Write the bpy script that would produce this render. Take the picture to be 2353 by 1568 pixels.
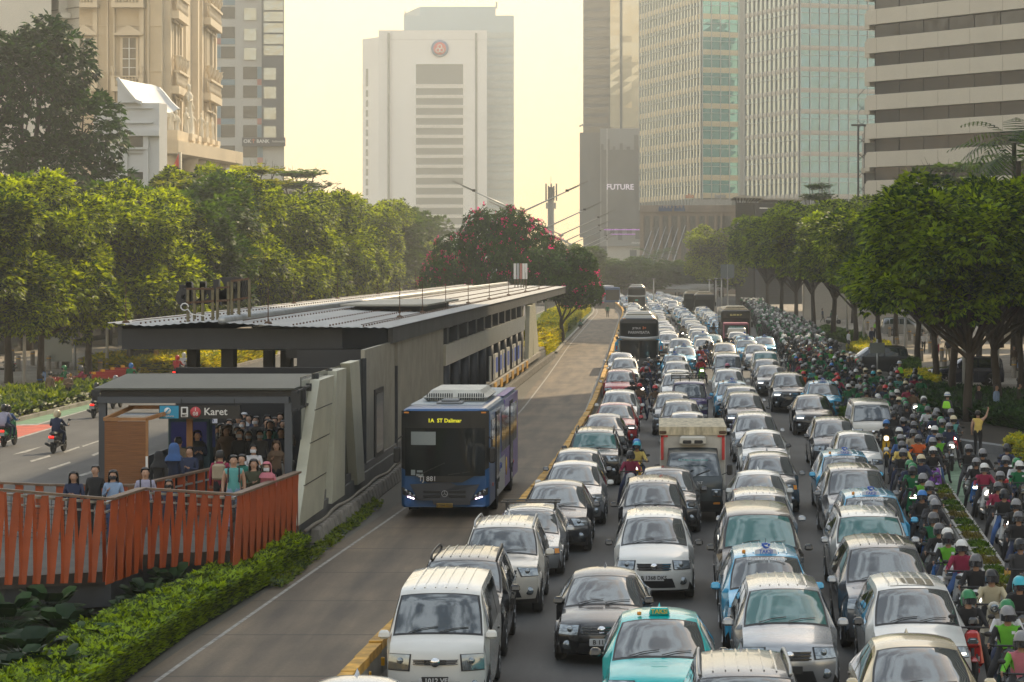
import bpy, bmesh, math, random
from mathutils import Vector, Matrix, noise
R=math.radians; PI=math.pi
rnd=random.Random(7)
for o in list(bpy.data.objects): bpy.data.objects.remove(o)
scene=bpy.context.scene; COL=scene.collection
# ---------------------------------------------------------------- camera, sky, sun, exposure
FX=5975.0; VU=1514.0; VV=600.0; CH=7.2           # focal length and vanishing point in units of a 2353-wide picture; eye height
def U(u,v,Y): return ((u-VU)*Y/FX, CH-(v-VV)*Y/FX)
def G(u,v,z=0.0):
    Y=FX*(CH-z)/(v-VV); return ((u-VU)*Y/FX, Y)
cam=bpy.data.objects.new("camera",bpy.data.cameras.new("camera")); COL.objects.link(cam); scene.camera=cam
cam.location=(0,0,CH); cam.rotation_euler=(PI/2,0,0)
cam.data.sensor_width=36; cam.data.lens=36*FX/2353.0
cam.data.shift_x=-(VU-1176.5)/2353.0; cam.data.shift_y=-(784-VV)/2353.0
cam.data.clip_start=.5; cam.data.clip_end=9000
SUN_AZ=R(28); SUN_EL=R(40)
sun=bpy.data.objects.new("sun",bpy.data.lights.new("sun","SUN")); COL.objects.link(sun)
sun.data.energy=5; sun.data.angle=R(.6); sun.data.color=(1,.80,.52)
sd=Vector((math.sin(SUN_AZ)*math.cos(SUN_EL),math.cos(SUN_AZ)*math.cos(SUN_EL),math.sin(SUN_EL)))
sun.rotation_euler=sd.to_track_quat('Z','Y').to_euler(); sun.location=(60,60,90)
world=bpy.data.worlds.new("World"); scene.world=world; world.use_nodes=True
wt=world.node_tree; wn=wt.nodes; wl=wt.links; wn.clear()
wo=wn.new('ShaderNodeOutputWorld'); wb=wn.new('ShaderNodeBackground'); wl.new(wb.outputs[0],wo.inputs[0])
sk=wn.new('ShaderNodeTexSky'); sk.sky_type='NISHITA'; sk.sun_disc=False; sk.sun_elevation=SUN_EL; sk.sun_rotation=SUN_AZ
sk.air_density=1.3; sk.dust_density=5; sk.ozone_density=1
tc=wn.new('ShaderNodeTexCoord'); sep=wn.new('ShaderNodeSeparateXYZ'); wl.new(tc.outputs['Generated'],sep.inputs[0])
# thin bright cloud and smog over the whole sky
nz=wn.new('ShaderNodeTexNoise'); nz.inputs['Scale'].default_value=6.5; nz.inputs['Detail'].default_value=6; nz.inputs['Roughness'].default_value=.55
mpn=wn.new('ShaderNodeMapping'); mpn.inputs['Scale'].default_value=(1,1,2.2); wl.new(tc.outputs['Generated'],mpn.inputs[0]); wl.new(mpn.outputs[0],nz.inputs['Vector'])
cr=wn.new('ShaderNodeValToRGB'); cr.color_ramp.elements[0].position=.42; cr.color_ramp.elements[1].position=.57
wl.new(nz.outputs['Fac'],cr.inputs[0])
hz=wn.new('ShaderNodeMapRange'); hz.inputs[1].default_value=.12; hz.inputs[2].default_value=.5; hz.inputs[3].default_value=1; hz.inputs[4].default_value=.1
wl.new(sep.outputs[2],hz.inputs[0])
mx=wn.new('ShaderNodeMath'); mx.operation='MAXIMUM'
m0=wn.new('ShaderNodeMath'); m0.operation='MULTIPLY'; m0.inputs[1].default_value=.95; wl.new(cr.outputs[0],m0.inputs[0])
wl.new(m0.outputs[0],mx.inputs[0]); wl.new(hz.outputs[0],mx.inputs[1])
grad=wn.new('ShaderNodeValToRGB'); gm=wn.new('ShaderNodeMapRange'); gm.inputs[1].default_value=0; gm.inputs[2].default_value=.6
wl.new(sep.outputs[2],gm.inputs[0]); wl.new(gm.outputs[0],grad.inputs[0])
SKY_LO=(14.6,10.8,5.6,1); SKY_HI=(15.2,12.9,8.8,1)
grad.color_ramp.elements[0].color=tuple(c/20 for c in SKY_LO[:3])+(1,); grad.color_ramp.elements[1].color=tuple(c/20 for c in SKY_HI[:3])+(1,)
e_=grad.color_ramp.elements; e_[1].position=.2
for q,c in ((.5,(13.6,13.8,13.2)),(1,(11,12.4,13.6))): k_=e_.new(q); k_.color=tuple(v/20 for v in c)+(1,)
gs=wn.new('ShaderNodeVectorMath'); gs.operation='SCALE'; gs.inputs['Scale'].default_value=20; wl.new(grad.outputs[0],gs.inputs[0])
mix=wn.new('ShaderNodeMix'); mix.data_type='RGBA'; wl.new(mx.outputs[0],mix.inputs['Factor']); wl.new(sk.outputs[0],mix.inputs['A']); wl.new(gs.outputs[0],mix.inputs['B'])
wl.new(mix.outputs['Result'],wb.inputs[0]); wb.inputs[1].default_value=.10
vs_=scene.view_settings; vs_.view_transform='Standard'; vs_.look='None'; vs_.exposure=.15; vs_.gamma=1
cy=scene.cycles; cy.max_bounces=6; cy.diffuse_bounces=2; cy.glossy_bounces=3; cy.transmission_bounces=3; cy.transparent_max_bounces=8; cy.volume_bounces=0
cy.caustics_reflective=False; cy.caustics_refractive=False; cy.use_denoising=True; cy.sample_clamp_indirect=6
try: cy.use_adaptive_sampling=True; cy.adaptive_threshold=.02
except Exception: pass
# ---------------------------------------------------------------- materials
MATS={}
def M(name,col,rough=.6,metal=0.0,var=0.0,vs=3.0,bump=0.0,bs=40.0,coat=0.0,emit=0.0,ecol=None,spec=.5,world_=False,stretch=None,col2=None,trans=0.0,sub=0.0):
    if name in MATS: return MATS[name]
    m=bpy.data.materials.new(name); m.use_nodes=True; MATS[name]=m
    nt=m.node_tree; b=nt.nodes['Principled BSDF']; L=nt.links
    b.inputs['Base Color'].default_value=tuple(col)+(1,); b.inputs['Roughness'].default_value=rough; b.inputs['Metallic'].default_value=metal
    b.inputs['Specular IOR Level'].default_value=spec
    if coat: b.inputs['Coat Weight'].default_value=coat; b.inputs['Coat Roughness'].default_value=.04
    if emit: b.inputs['Emission Color'].default_value=tuple(ecol or col)+(1,); b.inputs['Emission Strength'].default_value=emit
    m.diffuse_color=tuple(col)+(1,)
    if var or bump or col2:
        if world_: c=nt.nodes.new('ShaderNodeNewGeometry').outputs['Position']
        else: c=nt.nodes.new('ShaderNodeTexCoord').outputs['Object']
        if stretch:
            mp=nt.nodes.new('ShaderNodeMapping'); mp.inputs['Scale'].default_value=stretch; L.new(c,mp.inputs[0]); c=mp.outputs[0]
    if var or col2:
        n=nt.nodes.new('ShaderNodeTexNoise'); n.inputs['Scale'].default_value=vs; n.inputs['Detail'].default_value=5; n.inputs['Roughness'].default_value=.6; L.new(c,n.inputs['Vector'])
        rp=nt.nodes.new('ShaderNodeValToRGB'); rp.color_ramp.elements[0].position=.3; rp.color_ramp.elements[1].position=.7
        a=col; bb=col2 if col2 else tuple(min(1,x*(1+var)) for x in col)
        if not col2: a=tuple(x*(1-var) for x in col)
        rp.color_ramp.elements[0].color=tuple(a)+(1,); rp.color_ramp.elements[1].color=tuple(bb)+(1,)
        L.new(n.outputs['Fac'],rp.inputs[0]); L.new(rp.outputs[0],b.inputs['Base Color'])
    if bump:
        n2=nt.nodes.new('ShaderNodeTexNoise'); n2.inputs['Scale'].default_value=bs; n2.inputs['Detail'].default_value=3; L.new(c,n2.inputs['Vector'])
        bp=nt.nodes.new('ShaderNodeBump'); bp.inputs['Strength'].default_value=bump; bp.inputs['Distance'].default_value=.02; L.new(n2.outputs['Fac'],bp.inputs['Height']); L.new(bp.outputs[0],b.inputs['Normal'])
    return m
def leafmat(name,c1,c2,tr=.45,vs=.7,rough=.45):
    if name in MATS: return MATS[name]
    m=bpy.data.materials.new(name); m.use_nodes=True; MATS[name]=m
    nt=m.node_tree; L=nt.links; b=nt.nodes['Principled BSDF']; out=nt.nodes['Material Output']
    g=nt.nodes.new('ShaderNodeNewGeometry'); n=nt.nodes.new('ShaderNodeTexNoise'); n.inputs['Scale'].default_value=vs; n.inputs['Detail'].default_value=3
    L.new(g.outputs['Position'],n.inputs['Vector'])
    ad=nt.nodes.new('ShaderNodeMath'); ad.operation='MULTIPLY_ADD'; ad.inputs[1].default_value=.55; ad.inputs[2].default_value=-.27
    L.new(g.outputs['Random Per Island'],ad.inputs[0])
    a2=nt.nodes.new('ShaderNodeMath'); a2.operation='ADD'; L.new(ad.outputs[0],a2.inputs[0]); L.new(n.outputs['Fac'],a2.inputs[1])
    rp=nt.nodes.new('ShaderNodeValToRGB'); rp.color_ramp.elements[0].position=.33; rp.color_ramp.elements[1].position=.72
    rp.color_ramp.elements[0].color=tuple(c1)+(1,); rp.color_ramp.elements[1].color=tuple(c2)+(1,)
    L.new(a2.outputs[0],rp.inputs[0]); L.new(rp.outputs[0],b.inputs['Base Color']); b.inputs['Roughness'].default_value=rough; b.inputs['Specular IOR Level'].default_value=.22
    t=nt.nodes.new('ShaderNodeBsdfTranslucent'); h=nt.nodes.new('ShaderNodeHueSaturation'); h.inputs['Hue'].default_value=.482; h.inputs['Value'].default_value=1.9; h.inputs['Saturation'].default_value=1.15
    L.new(rp.outputs[0],h.inputs['Color']); L.new(h.outputs[0],t.inputs[0])
    mx=nt.nodes.new('ShaderNodeMixShader'); mx.inputs[0].default_value=tr; L.new(b.outputs[0],mx.inputs[1]); L.new(t.outputs[0],mx.inputs[2]); L.new(mx.outputs[0],out.inputs[0])
    m.diffuse_color=tuple(c2)+(1,)
    return m
# ---------------------------------------------------------------- objects, parts, labels
def tag(o,label=None,cat=None,group=None,kind=None):
    if label: o['label']=label
    if cat: o['category']=cat
    if group: o['group']=group
    if kind: o['kind']=kind
    return o
def thing(name,label,cat,loc=(0,0,0),rz=0,group=None):
    o=bpy.data.objects.new(name,None); COL.objects.link(o); o.location=loc; o.rotation_euler=(0,0,rz); o.empty_display_size=.3
    return tag(o,label,cat,group)
class MB:
    def __init__(s): s.v=[]; s.f=[]; s.m=[]; s.sm=[]
    def add(s,vs,fs,mi=0,smooth=False):
        k=len(s.v); s.v+= [tuple(p) for p in vs]
        for f in fs: s.f.append([i+k for i in f]); s.m.append(mi); s.sm.append(smooth)
        return s
    def box(s,x0,x1,y0,y1,z0,z1,mi=0):
        v=[(x0,y0,z0),(x1,y0,z0),(x1,y1,z0),(x0,y1,z0),(x0,y0,z1),(x1,y0,z1),(x1,y1,z1),(x0,y1,z1)]
        return s.add(v,[(0,3,2,1),(4,5,6,7),(0,1,5,4),(1,2,6,5),(2,3,7,6),(3,0,4,7)],mi)
    def rbox(s,x0,x1,y0,y1,z0,z1,b=.02,mi=0,tx=1.0,ty=1.0):
        # chamfered box, top scaled by tx, ty
        cx,cy=(x0+x1)/2,(y0+y1)/2; vs=[]; 
        def ring(z,ins,t):
            hx=(x1-x0)/2-ins; hy=(y1-y0)/2-ins; k=b*.8
            sx=1+(tx-1)*t; sy=1+(ty-1)*t
            pts=[(-hx+k,-hy),(hx-k,-hy),(hx,-hy+k),(hx,hy-k),(hx-k,hy),(-hx+k,hy),(-hx,hy-k),(-hx,-hy+k)]
            return [(cx+p[0]*sx,cy+p[1]*sy,z) for p in pts]
        for z,i,t in ((z0,b,0),(z0+b,0,0),(z1-b,0,1),(z1,b,1)): vs+=ring(z,i,t)
        fs=[tuple(range(7,-1,-1)),tuple(range(24,32))]
        for r in range(3):
            for k in range(8): a=r*8+k; c=r*8+(k+1)%8; fs.append((a,c,c+8,a+8))
        return s.add(vs,fs,mi,False)
    def quad(s,a,b,c,d,mi=0): return s.add([a,b,c,d],[(0,1,2,3)],mi)
    def poly(s,pts,mi=0): return s.add(pts,[tuple(range(len(pts)))],mi)
    def prism(s,pts,z0,z1,mi=0):
        n=len(pts); a=sum(pts[i][0]*pts[(i+1)%n][1]-pts[(i+1)%n][0]*pts[i][1] for i in range(n))
        if a<0: pts=pts[::-1]
        v=[(p[0],p[1],z0) for p in pts]+[(p[0],p[1],z1) for p in pts]
        return s.add(v,[tuple(range(n-1,-1,-1)),tuple(range(n,2*n))]+[(i,(i+1)%n,(i+1)%n+n,i+n) for i in range(n)],mi)
    def xprism(s,pts,x0,x1,mi=0):      # pts in (y,z)
        n=len(pts); v=[(x0,p[0],p[1]) for p in pts]+[(x1,p[0],p[1]) for p in pts]
        return s.add(v,[tuple(range(n-1,-1,-1)),tuple(range(n,2*n))]+[(i,(i+1)%n,(i+1)%n+n,i+n) for i in range(n)],mi)
    def yprism(s,pts,y0,y1,mi=0):      # pts in (x,z)
        n=len(pts); v=[(p[0],y0,p[1]) for p in pts]+[(p[0],y1,p[1]) for p in pts]
        return s.add(v,[tuple(range(n)),tuple(range(2*n-1,n-1,-1))]+[(i,i+n,(i+1)%n+n,(i+1)%n) for i in range(n)],mi)
    def tube(s,pts,r,n=6,mi=0,cap=True):
        pts=[Vector(p) for p in pts]; rs=r if isinstance(r,(list,tuple)) else [r]*len(pts); vs=[]; fs=[]
        for i,p in enumerate(pts):
            d=(pts[min(i+1,len(pts)-1)]-pts[max(i-1,0)]).normalized()
            a=d.orthogonal().normalized() if i==0 else (a-d*a.dot(d)).normalized(); b_=d.cross(a)
            for k in range(n): t=2*PI*k/n; vs.append(p+(a*math.cos(t)+b_*math.sin(t))*rs[i])
        for i in range(len(pts)-1):
            for k in range(n): fs.append((i*n+k,i*n+(k+1)%n,(i+1)*n+(k+1)%n,(i+1)*n+k))
        if cap: fs.append(tuple(range(n-1,-1,-1))); fs.append(tuple(range((len(pts)-1)*n,len(pts)*n)))
        return s.add(vs,fs,mi,n>5)
    def lathe(s,prof,c=(0,0,0),ax='z',n=16,mi=0,smooth=True):   # prof: (r,h)
        vs=[];fs=[]
        for r,h in prof:
            for k in range(n):
                t=2*PI*k/n; a,b_=r*math.cos(t),r*math.sin(t)
                p={'z':(a,b_,h),'x':(h,a,b_),'y':(b_,h,a)}[ax]; vs.append((c[0]+p[0],c[1]+p[1],c[2]+p[2]))
        for i in range(len(prof)-1):
            for k in range(n): fs.append((i*n+k,i*n+(k+1)%n,(i+1)*n+(k+1)%n,(i+1)*n+k))
        if prof[0][0]>1e-4: fs.append(tuple(range(n-1,-1,-1)))
        if prof[-1][0]>1e-4: fs.append(tuple(range((len(prof)-1)*n,len(prof)*n)))
        return s.add(vs,fs,mi,smooth)
    def ball(s,c,r,n=10,mi=0,k=(1,1,1)):
        m=max(4,n*2//3); vs=[(c[0],c[1],c[2]-r*k[2])];fs=[]
        for i in range(1,m):
            ph=PI*i/m
            for j in range(n):
                t=2*PI*j/n; vs.append((c[0]+r*k[0]*math.sin(ph)*math.cos(t),c[1]+r*k[1]*math.sin(ph)*math.sin(t),c[2]-r*k[2]*math.cos(ph)))
        vs.append((c[0],c[1],c[2]+r*k[2])); e=len(vs)-1
        for j in range(n): fs.append((0,1+(j+1)%n,1+j)); fs.append((e,e-n+j,e-n+(j+1)%n))
        for i in range(m-2):
            for j in range(n): a=1+i*n+j; b_=1+i*n+(j+1)%n; fs.append((a,b_,b_+n,a+n))
        return s.add(vs,fs,mi,True)
    def rowbeam(s,a,b,w,h,mi=0):       # bar from a to b, width w (horizontal), height h
        a=Vector(a);b=Vector(b);d=(b-a).normalized(); sx=d.cross(Vector((0,0,1)))
        if sx.length<1e-3: sx=Vector((1,0,0))
        sx.normalize(); up=sx.cross(d).normalized(); sx*=w/2; up*=h/2
        v=[a-sx-up,a+sx-up,a+sx+up,a-sx+up,b-sx-up,b+sx-up,b+sx+up,b-sx+up]
        return s.add(v,[(0,1,2,3),(7,6,5,4),(0,4,5,1),(1,5,6,2),(2,6,7,3),(3,7,4,0)],mi)
    def mesh(s,name,mats):
        me=bpy.data.meshes.new(name); me.from_pydata(s.v,[],s.f)
        for m in (mats if isinstance(mats,(list,tuple)) else [mats]): me.materials.append(m)
        me.polygons.foreach_set('material_index',s.m); me.polygons.foreach_set('use_smooth',s.sm); me.update()
        return me
    def build(s,name,mats,parent=None,loc=(0,0,0),rot=(0,0,0)):
        o=bpy.data.objects.new(name,s.mesh(name,mats)); COL.objects.link(o); o.location=loc; o.rotation_euler=rot
        if parent is not None: o.parent=parent
        return o
def part(name,me,parent,loc=(0,0,0),rot=(0,0,0)):
    o=bpy.data.objects.new(name,me); COL.objects.link(o); o.location=loc; o.rotation_euler=rot; o.parent=parent; return o
def copy_tree(o,parent=None):
    c=o.copy(); COL.objects.link(c); c.parent=parent
    for ch in KIDS.get(o.name,[]) or list(o.children): copy_tree(ch,c)
    return c
KIDS={}
def textmesh(s,size=1.0,ext=.01,bold=0.0,align='CENTER'):
    cu=bpy.data.curves.new('letters','FONT'); cu.body=s; cu.size=size; cu.extrude=ext; cu.align_x=align; cu.align_y='CENTER'; cu.offset=bold; cu.resolution_u=2
    o=bpy.data.objects.new('letters',cu); COL.objects.link(o); dg=bpy.context.evaluated_depsgraph_get()
    me=bpy.data.meshes.new_from_object(o.evaluated_get(dg)); bpy.data.objects.remove(o); return me
def text(name,s,size,mat,parent,loc,rot=(PI/2,0,0),ext=.01,bold=0.0,scale=(1,1,1),align='CENTER'):
    me=textmesh(s,size,ext,bold,align); me.materials.clear(); me.materials.append(mat)
    o=part(name,me,parent,loc,rot); o.scale=scale; return o
# common materials
black=M('matt_black',(.012,.012,.013),.5); rubber=M('rubber',(.015,.015,.015),.85); chrome=M('chrome',(.75,.75,.76),.12,1)
dkgrey=M('dark_grey_paint',(.035,.038,.043),.55,0,.25,1.2); steel=M('galvanised_steel',(.42,.43,.43),.45,.7,.15,2)
white=M('white_paint',(.72,.72,.70),.45); yellow=M('yellow_paint',(.50,.27,.035),.7,0,.55,2.2,world_=True)
conc=M('concrete',(.27,.25,.22),.85,0,.28,.9,.25,30,world_=True); dconc=M('dark_concrete',(.085,.08,.072),.85,0,.35,.8,.3,20,world_=True)
# ---------------------------------------------------------------- ground, roads, markings
def interp(tab,y):
    if y<=tab[0][0]: return tab[0][1]
    for (a,b),(c,d) in zip(tab,tab[1:]):
        if y<=c: return b+(d-b)*(y-a)/(c-a)
    return tab[-1][1]
def smoothtab(tab):
    ys=[t[0] for t in tab]; out=[]; y=ys[0]
    while y<=ys[-1]:
        w=0;s=0
        for k in range(-4,5):
            ww=math.exp(-(k/2.5)**2); s+=ww*interp(tab,y+k*max(2,y*.03)); w+=ww
        out.append((y,s/w)); y+=max(1.5,y*.02)
    return out
BARX=smoothtab([(20,-6.0),(40,-5.12),(47.5,-4.83),(66,-4.04),(82,-3.5),(120,-3.2),(183,-3.6),(345,-4.85),(420,-7.5),(520,-12)])
BUSL=smoothtab([(20,-9.3),(44.4,-8.65),(62,-7.98),(77,-7.35),(121,-6.6),(164,-6.98),(222,-7.7),(374,-8.6),(450,-12),(520,-16)])
def barx(y): return interp(BARX,y)
def busl(y): return interp(BUSL,y)
def sheet(name,xl,xr,y0,y1,z,mat,step=4):
    mb=MB(); y=y0; rows=[]
    while y<y1: rows.append(y); y+=max(step,y*.03)
    rows.append(y1); vs=[];fs=[]
    for y in rows: vs+=[(xl(y),y,z),(xr(y),y,z)]
    for i in range(len(rows)-1): fs.append((2*i,2*i+1,2*i+3,2*i+2))
    mb.add(vs,fs); o=mb.build(name,mat); o['kind']='structure'; return o
def roadmat(name,c1,c2,streak,jointlen=0,tracks=None,rough=.8):
    m=bpy.data.materials.new(name); m.use_nodes=True; nt=m.node_tree; L=nt.links; b=nt.nodes['Principled BSDF']; N=nt.nodes.new
    g=N('ShaderNodeNewGeometry'); mp=N('ShaderNodeMapping'); mp.inputs['Scale'].default_value=(1,.08,1); L.new(g.outputs['Position'],mp.inputs[0])
    n=N('ShaderNodeTexNoise'); n.inputs['Scale'].default_value=streak; n.inputs['Detail'].default_value=6; L.new(mp.outputs[0],n.inputs['Vector'])
    rp=N('ShaderNodeValToRGB'); rp.color_ramp.elements[0].position=.32; rp.color_ramp.elements[1].position=.7; rp.color_ramp.elements[0].color=tuple(c1)+(1,); rp.color_ramp.elements[1].color=tuple(c2)+(1,)
    L.new(n.outputs['Fac'],rp.inputs[0]); col=rp.outputs[0]
    n2=N('ShaderNodeTexNoise'); n2.inputs['Scale'].default_value=.35; n2.inputs['Detail'].default_value=4; L.new(g.outputs['Position'],n2.inputs['Vector'])
    mr=N('ShaderNodeMapRange'); mr.inputs[1].default_value=.35; mr.inputs[2].default_value=.65; mr.inputs[3].default_value=.78; mr.inputs[4].default_value=1.15; L.new(n2.outputs['Fac'],mr.inputs[0])
    def mul(c,f):
        v=N('ShaderNodeVectorMath'); v.operation='SCALE'; L.new(c,v.inputs[0]); L.new(f,v.inputs['Scale']); return v.outputs[0]
    col=mul(col,mr.outputs[0])
    n3=N('ShaderNodeTexNoise'); n3.inputs['Scale'].default_value=14; n3.inputs['Detail'].default_value=3; L.new(g.outputs['Position'],n3.inputs['Vector'])
    mr3=N('ShaderNodeMapRange'); mr3.inputs[1].default_value=.3; mr3.inputs[2].default_value=.7; mr3.inputs[3].default_value=.86; mr3.inputs[4].default_value=1.14; L.new(n3.outputs['Fac'],mr3.inputs[0]); col=mul(col,mr3.outputs[0])
    if jointlen:
        s=N('ShaderNodeSeparateXYZ'); L.new(g.outputs['Position'],s.inputs[0])
        w=N('ShaderNodeMath'); w.operation='PINGPONG'; w.inputs[1].default_value=jointlen/2; L.new(s.outputs[1],w.inputs[0])
        q=N('ShaderNodeMapRange'); q.inputs[1].default_value=.03; q.inputs[2].default_value=.07; q.inputs[3].default_value=.35; q.inputs[4].default_value=1; L.new(w.outputs[0],q.inputs[0]); col=mul(col,q.outputs[0])
    L.new(col,b.inputs['Base Color']); b.inputs['Roughness'].default_value=rough
    bp=N('ShaderNodeBump'); bp.inputs['Strength'].default_value=.25; bp.inputs['Distance'].default_value=.02; L.new(n3.outputs['Fac'],bp.inputs['Height']); L.new(bp.outputs[0],b.inputs['Normal'])
    return m
asph=roadmat('asphalt_worn',(.036,.036,.036),(.068,.067,.064),1.2,rough=.75)
buscon=roadmat('busway_concrete',(.055,.039,.024),(.165,.12,.072),1.6,5.0,rough=.7)
pave=M('paving_stone',(.27,.235,.19),.85,0,.3,.5,.2,8,world_=True); soil=M('garden_soil',(.03,.022,.014),.95,0,.3,2,world_=True)
lawn=M('lawn',(.045,.075,.012),.9,0,.4,3,.3,40,world_=True); mark_m=M('road_marking_white',(.27,.26,.235),.7,0,.55,4,world_=True)
mb=MB(); mb.quad((-2600,-300,0),(2600,-300,0),(2600,3500,0),(-2600,3500,0)); o=mb.build('ground',M('ground_dirt',(.10,.095,.08),.9,0,.2,.05,world_=True)); o['kind']='structure'
sheet('road',lambda y:-3.9,lambda y:11.5+max(0,(y-60))*.01,8,560,.006,asph)
sheet('opposite_road',lambda y:-28.6 if y<400 else -32,lambda y:-16.4,8,620,.006,asph)
sheet('busway',lambda y:busl(y)-.35,lambda y:barx(y)+.1,8,520,.012,buscon)
sheet('busway_edge_line',lambda y:busl(y),lambda y:busl(y)+.085,8,500,.017,mark_m)
sheet('busway_line',lambda y:barx(y)-.32,lambda y:barx(y)-.22,84,420,.017,mark_m)
sheet('garden_bed',lambda y:-16.4,lambda y:-9.1,8,66,.02,soil)
sheet('median_lawn',lambda y:-16.2,lambda y:busl(y)-.62,202,520,.09,lawn)
mb=MB(); 
for i in range(60):
    y=202+i*5; mb.box(-16.4,-16.2,y,y+5,0,.16); x=busl(y+2.5)-.48; mb.box(x-.14,x+.1,y,y+5,0,.17)
o=mb.build('median_kerb',conc); o['kind']='structure'
# left pavement with its planted strip
sheet('left_pavement',lambda y:-75,lambda y:-28.9,60,420,.14,pave)
mb=MB()
for i in range(72):
    y=60+i*5; mb.box(-28.9,-28.62,y,y+4.97,0,.18)
o=mb.build('left_kerb',conc); o['kind']='structure'
# right-hand bays, beds and paving
RP=[G(2100,862),G(2353,905),(24,112),(60,112),(60,420),(9.5,420),G(1800,735),G(1905,765),G(2010,800)]
def flat(name,pts,z,mat,th=.0):
    mb=MB()
    if th: mb.prism(pts,z-th,z)
    else: mb.poly([(p[0],p[1],z) for p in pts])
    o=mb.build(name,mat); o['kind']='structure'; return o
flat('right_pavement',[(14.4,140),(60,112),(60,430),(13.5,430),(13.0,235),(16.0,225),(17.5,165),(14.4,150)],.03,pave)
flat('side_road',[(11.5,56),(40,56),(40,118),(14.4,141),(11.5,150)],.009,asph)
flat('green_cycle_lane',[G(2160,1060),G(2215,1060),G(2235,1150),G(2190,1170)],.014,M('green_road_paint',(.16,.25,.16),.8,0,.35,2,world_=True))
flat('raised_bed',[G(2195,1008,.3),G(2353,1030,.3),(30,101),(34,128),(13.0,139),(10.9,121)],.28,soil,.27)
flat('bed_wall',[G(2193,1010,.34),G(2353,1033,.34),(30,100.2),(30,100.55),G(2353,1029,.34),G(2196,1006,.34)],.34,M('bed_wall_concrete',(.2,.2,.2),.8,0,.2,1,world_=True),.33)
# left road paint
def mk(name,pts,z=.011,mat=mark_m): return flat(name,[G(u,v) for u,v in pts],z,mat)
mk('green_lane_paint',[(29,963),(205,921),(320,896),(330,903),(204,941),(85,975),(0,977),(0,970)],.010,M('green_lane_surface',(.12,.22,.13),.8,0,.35,1.5,world_=True))
mk('red_lane_paint',[(0,977),(144,976),(35,1008),(0,1018)],.0105,M('red_lane_surface',(.42,.085,.05),.8,0,.3,1.5,world_=True))
for i,p in enumerate([[(20,967),(205,922),(320,895),(320,897),(205,925),(26,970)],[(0,1020),(35,1008),(150,974),(152,976.5),(36,1011),(0,1023)],
  [(68,1060),(114,1047),(117,1050),(72,1063)],[(145,1039),(181,1027),(184,1029),(149,1042)],[(188,1026),(227,1013),(229,1015),(191,1028)],
  [(209,1047),(234,1037),(238,1040),(216,1049)],[(180,1093),(215,1082),(219,1086),(186,1096)],[(28,1046),(60,1036),(100,1026),(60,1041)],[(110,1078),(160,1062),(163,1065),(114,1081)],[(0,977),(85,975),(204,941),(204,943),(86,978),(0,980)]]):
    mk('lane_marking',p,.015)
for y in range(96,400,9):                                  # lane lines showing between the cars
    for x in (-.9,1.9,4.7): flat('lane_marking',[(x,y),(x+.1,y),(x+.1,y+3),(x,y+3)],.011,mark_m)
# ---------------------------------------------------------------- yellow topped concrete barrier along the busway
root=thing('concrete_barrier','low concrete barrier with yellow painted top between busway and traffic','barrier',(barx(44),44,0))
segm=MB(); cap=MB(); y=24.0; pts=[]
while y<430: pts.append(y); y+=1.5 if y<120 else 3
prof=[(-.26,0),(-.24,.12),(-.12,.3),(-.085,.8),(.085,.8),(.12,.3),(.24,.12),(.26,0)]
k=0
for a,b in zip(pts,pts[1:]):
    xa,xb=barx(a)+.25,barx(b)+.25; j=rnd.uniform(-.02,.02); jz=rnd.uniform(-.025,.02); g=.02
    def st(pr,mb_,mi=0):
        n=len(pr); v=[(xa+j+p[0],a,max(0,p[1]+(jz if p[1]>.5 else 0))) for p in pr]+[(xb+j+p[0],b-g,max(0,p[1]+(jz if p[1]>.5 else 0))) for p in pr]
        v=[(p[0]-root.location.x,p[1]-44,p[2]) for p in v]
        mb_.add(v,[tuple(range(n)),tuple(range(2*n-1,n-1,-1))]+[(i,i+n,(i+1)%n+n,(i+1)%n) for i in range(n)])
    st(prof,segm); st([(-.115,.68),(-.11,.83),(.11,.83),(.115,.68)],cap)
    k+=1
segm.build('blocks',conc,root); cap.build('yellow_cap',yellow,root)
refm=M('amber_reflector',(.75,.38,.02),.3)
for i in range(46):
    y=27+i*1.5; x=barx(y)+.25+.1
    mb=MB(); mb.rbox(-.02,.05,-.05,.05,-.07,.07,.01); mb.build('reflector',refm,root,(x-root.location.x,y-44,.5))
# far concrete wall where the busway bends, road cones
t=MB(); t.box(-9,0,0,.3,0,.95); o=t.build('end_wall',conc,loc=(-.2+G(1400,712)[0],385,0),rot=(0,0,.35)); tag(o,'low concrete wall across the far end of the busway','wall')
o.rotation_euler=(0,0,-.05); o.location=(-6.6,392,0); o.scale=(1.15,1,1)
conem=M('cone_orange',(.8,.13,.03),.5)
for i,(u,v) in enumerate([(1431,719),(1440,716)]):
    x,y=G(u,v); r=thing('traffic_cone',['orange traffic cone standing on the busway mouth','orange traffic cone close against the first stopped cars'][i],'traffic cone',(x,y,0),0,'cones at the end of the busway')
    mb=MB(); mb.rbox(-.22,.22,-.22,.22,0,.04,.01); mb.build('base',black,r)
    mb=MB(); mb.lathe([(.15,.04),(.03,.75),(0,.76)]); mb.build('cone',conem,r)
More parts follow.
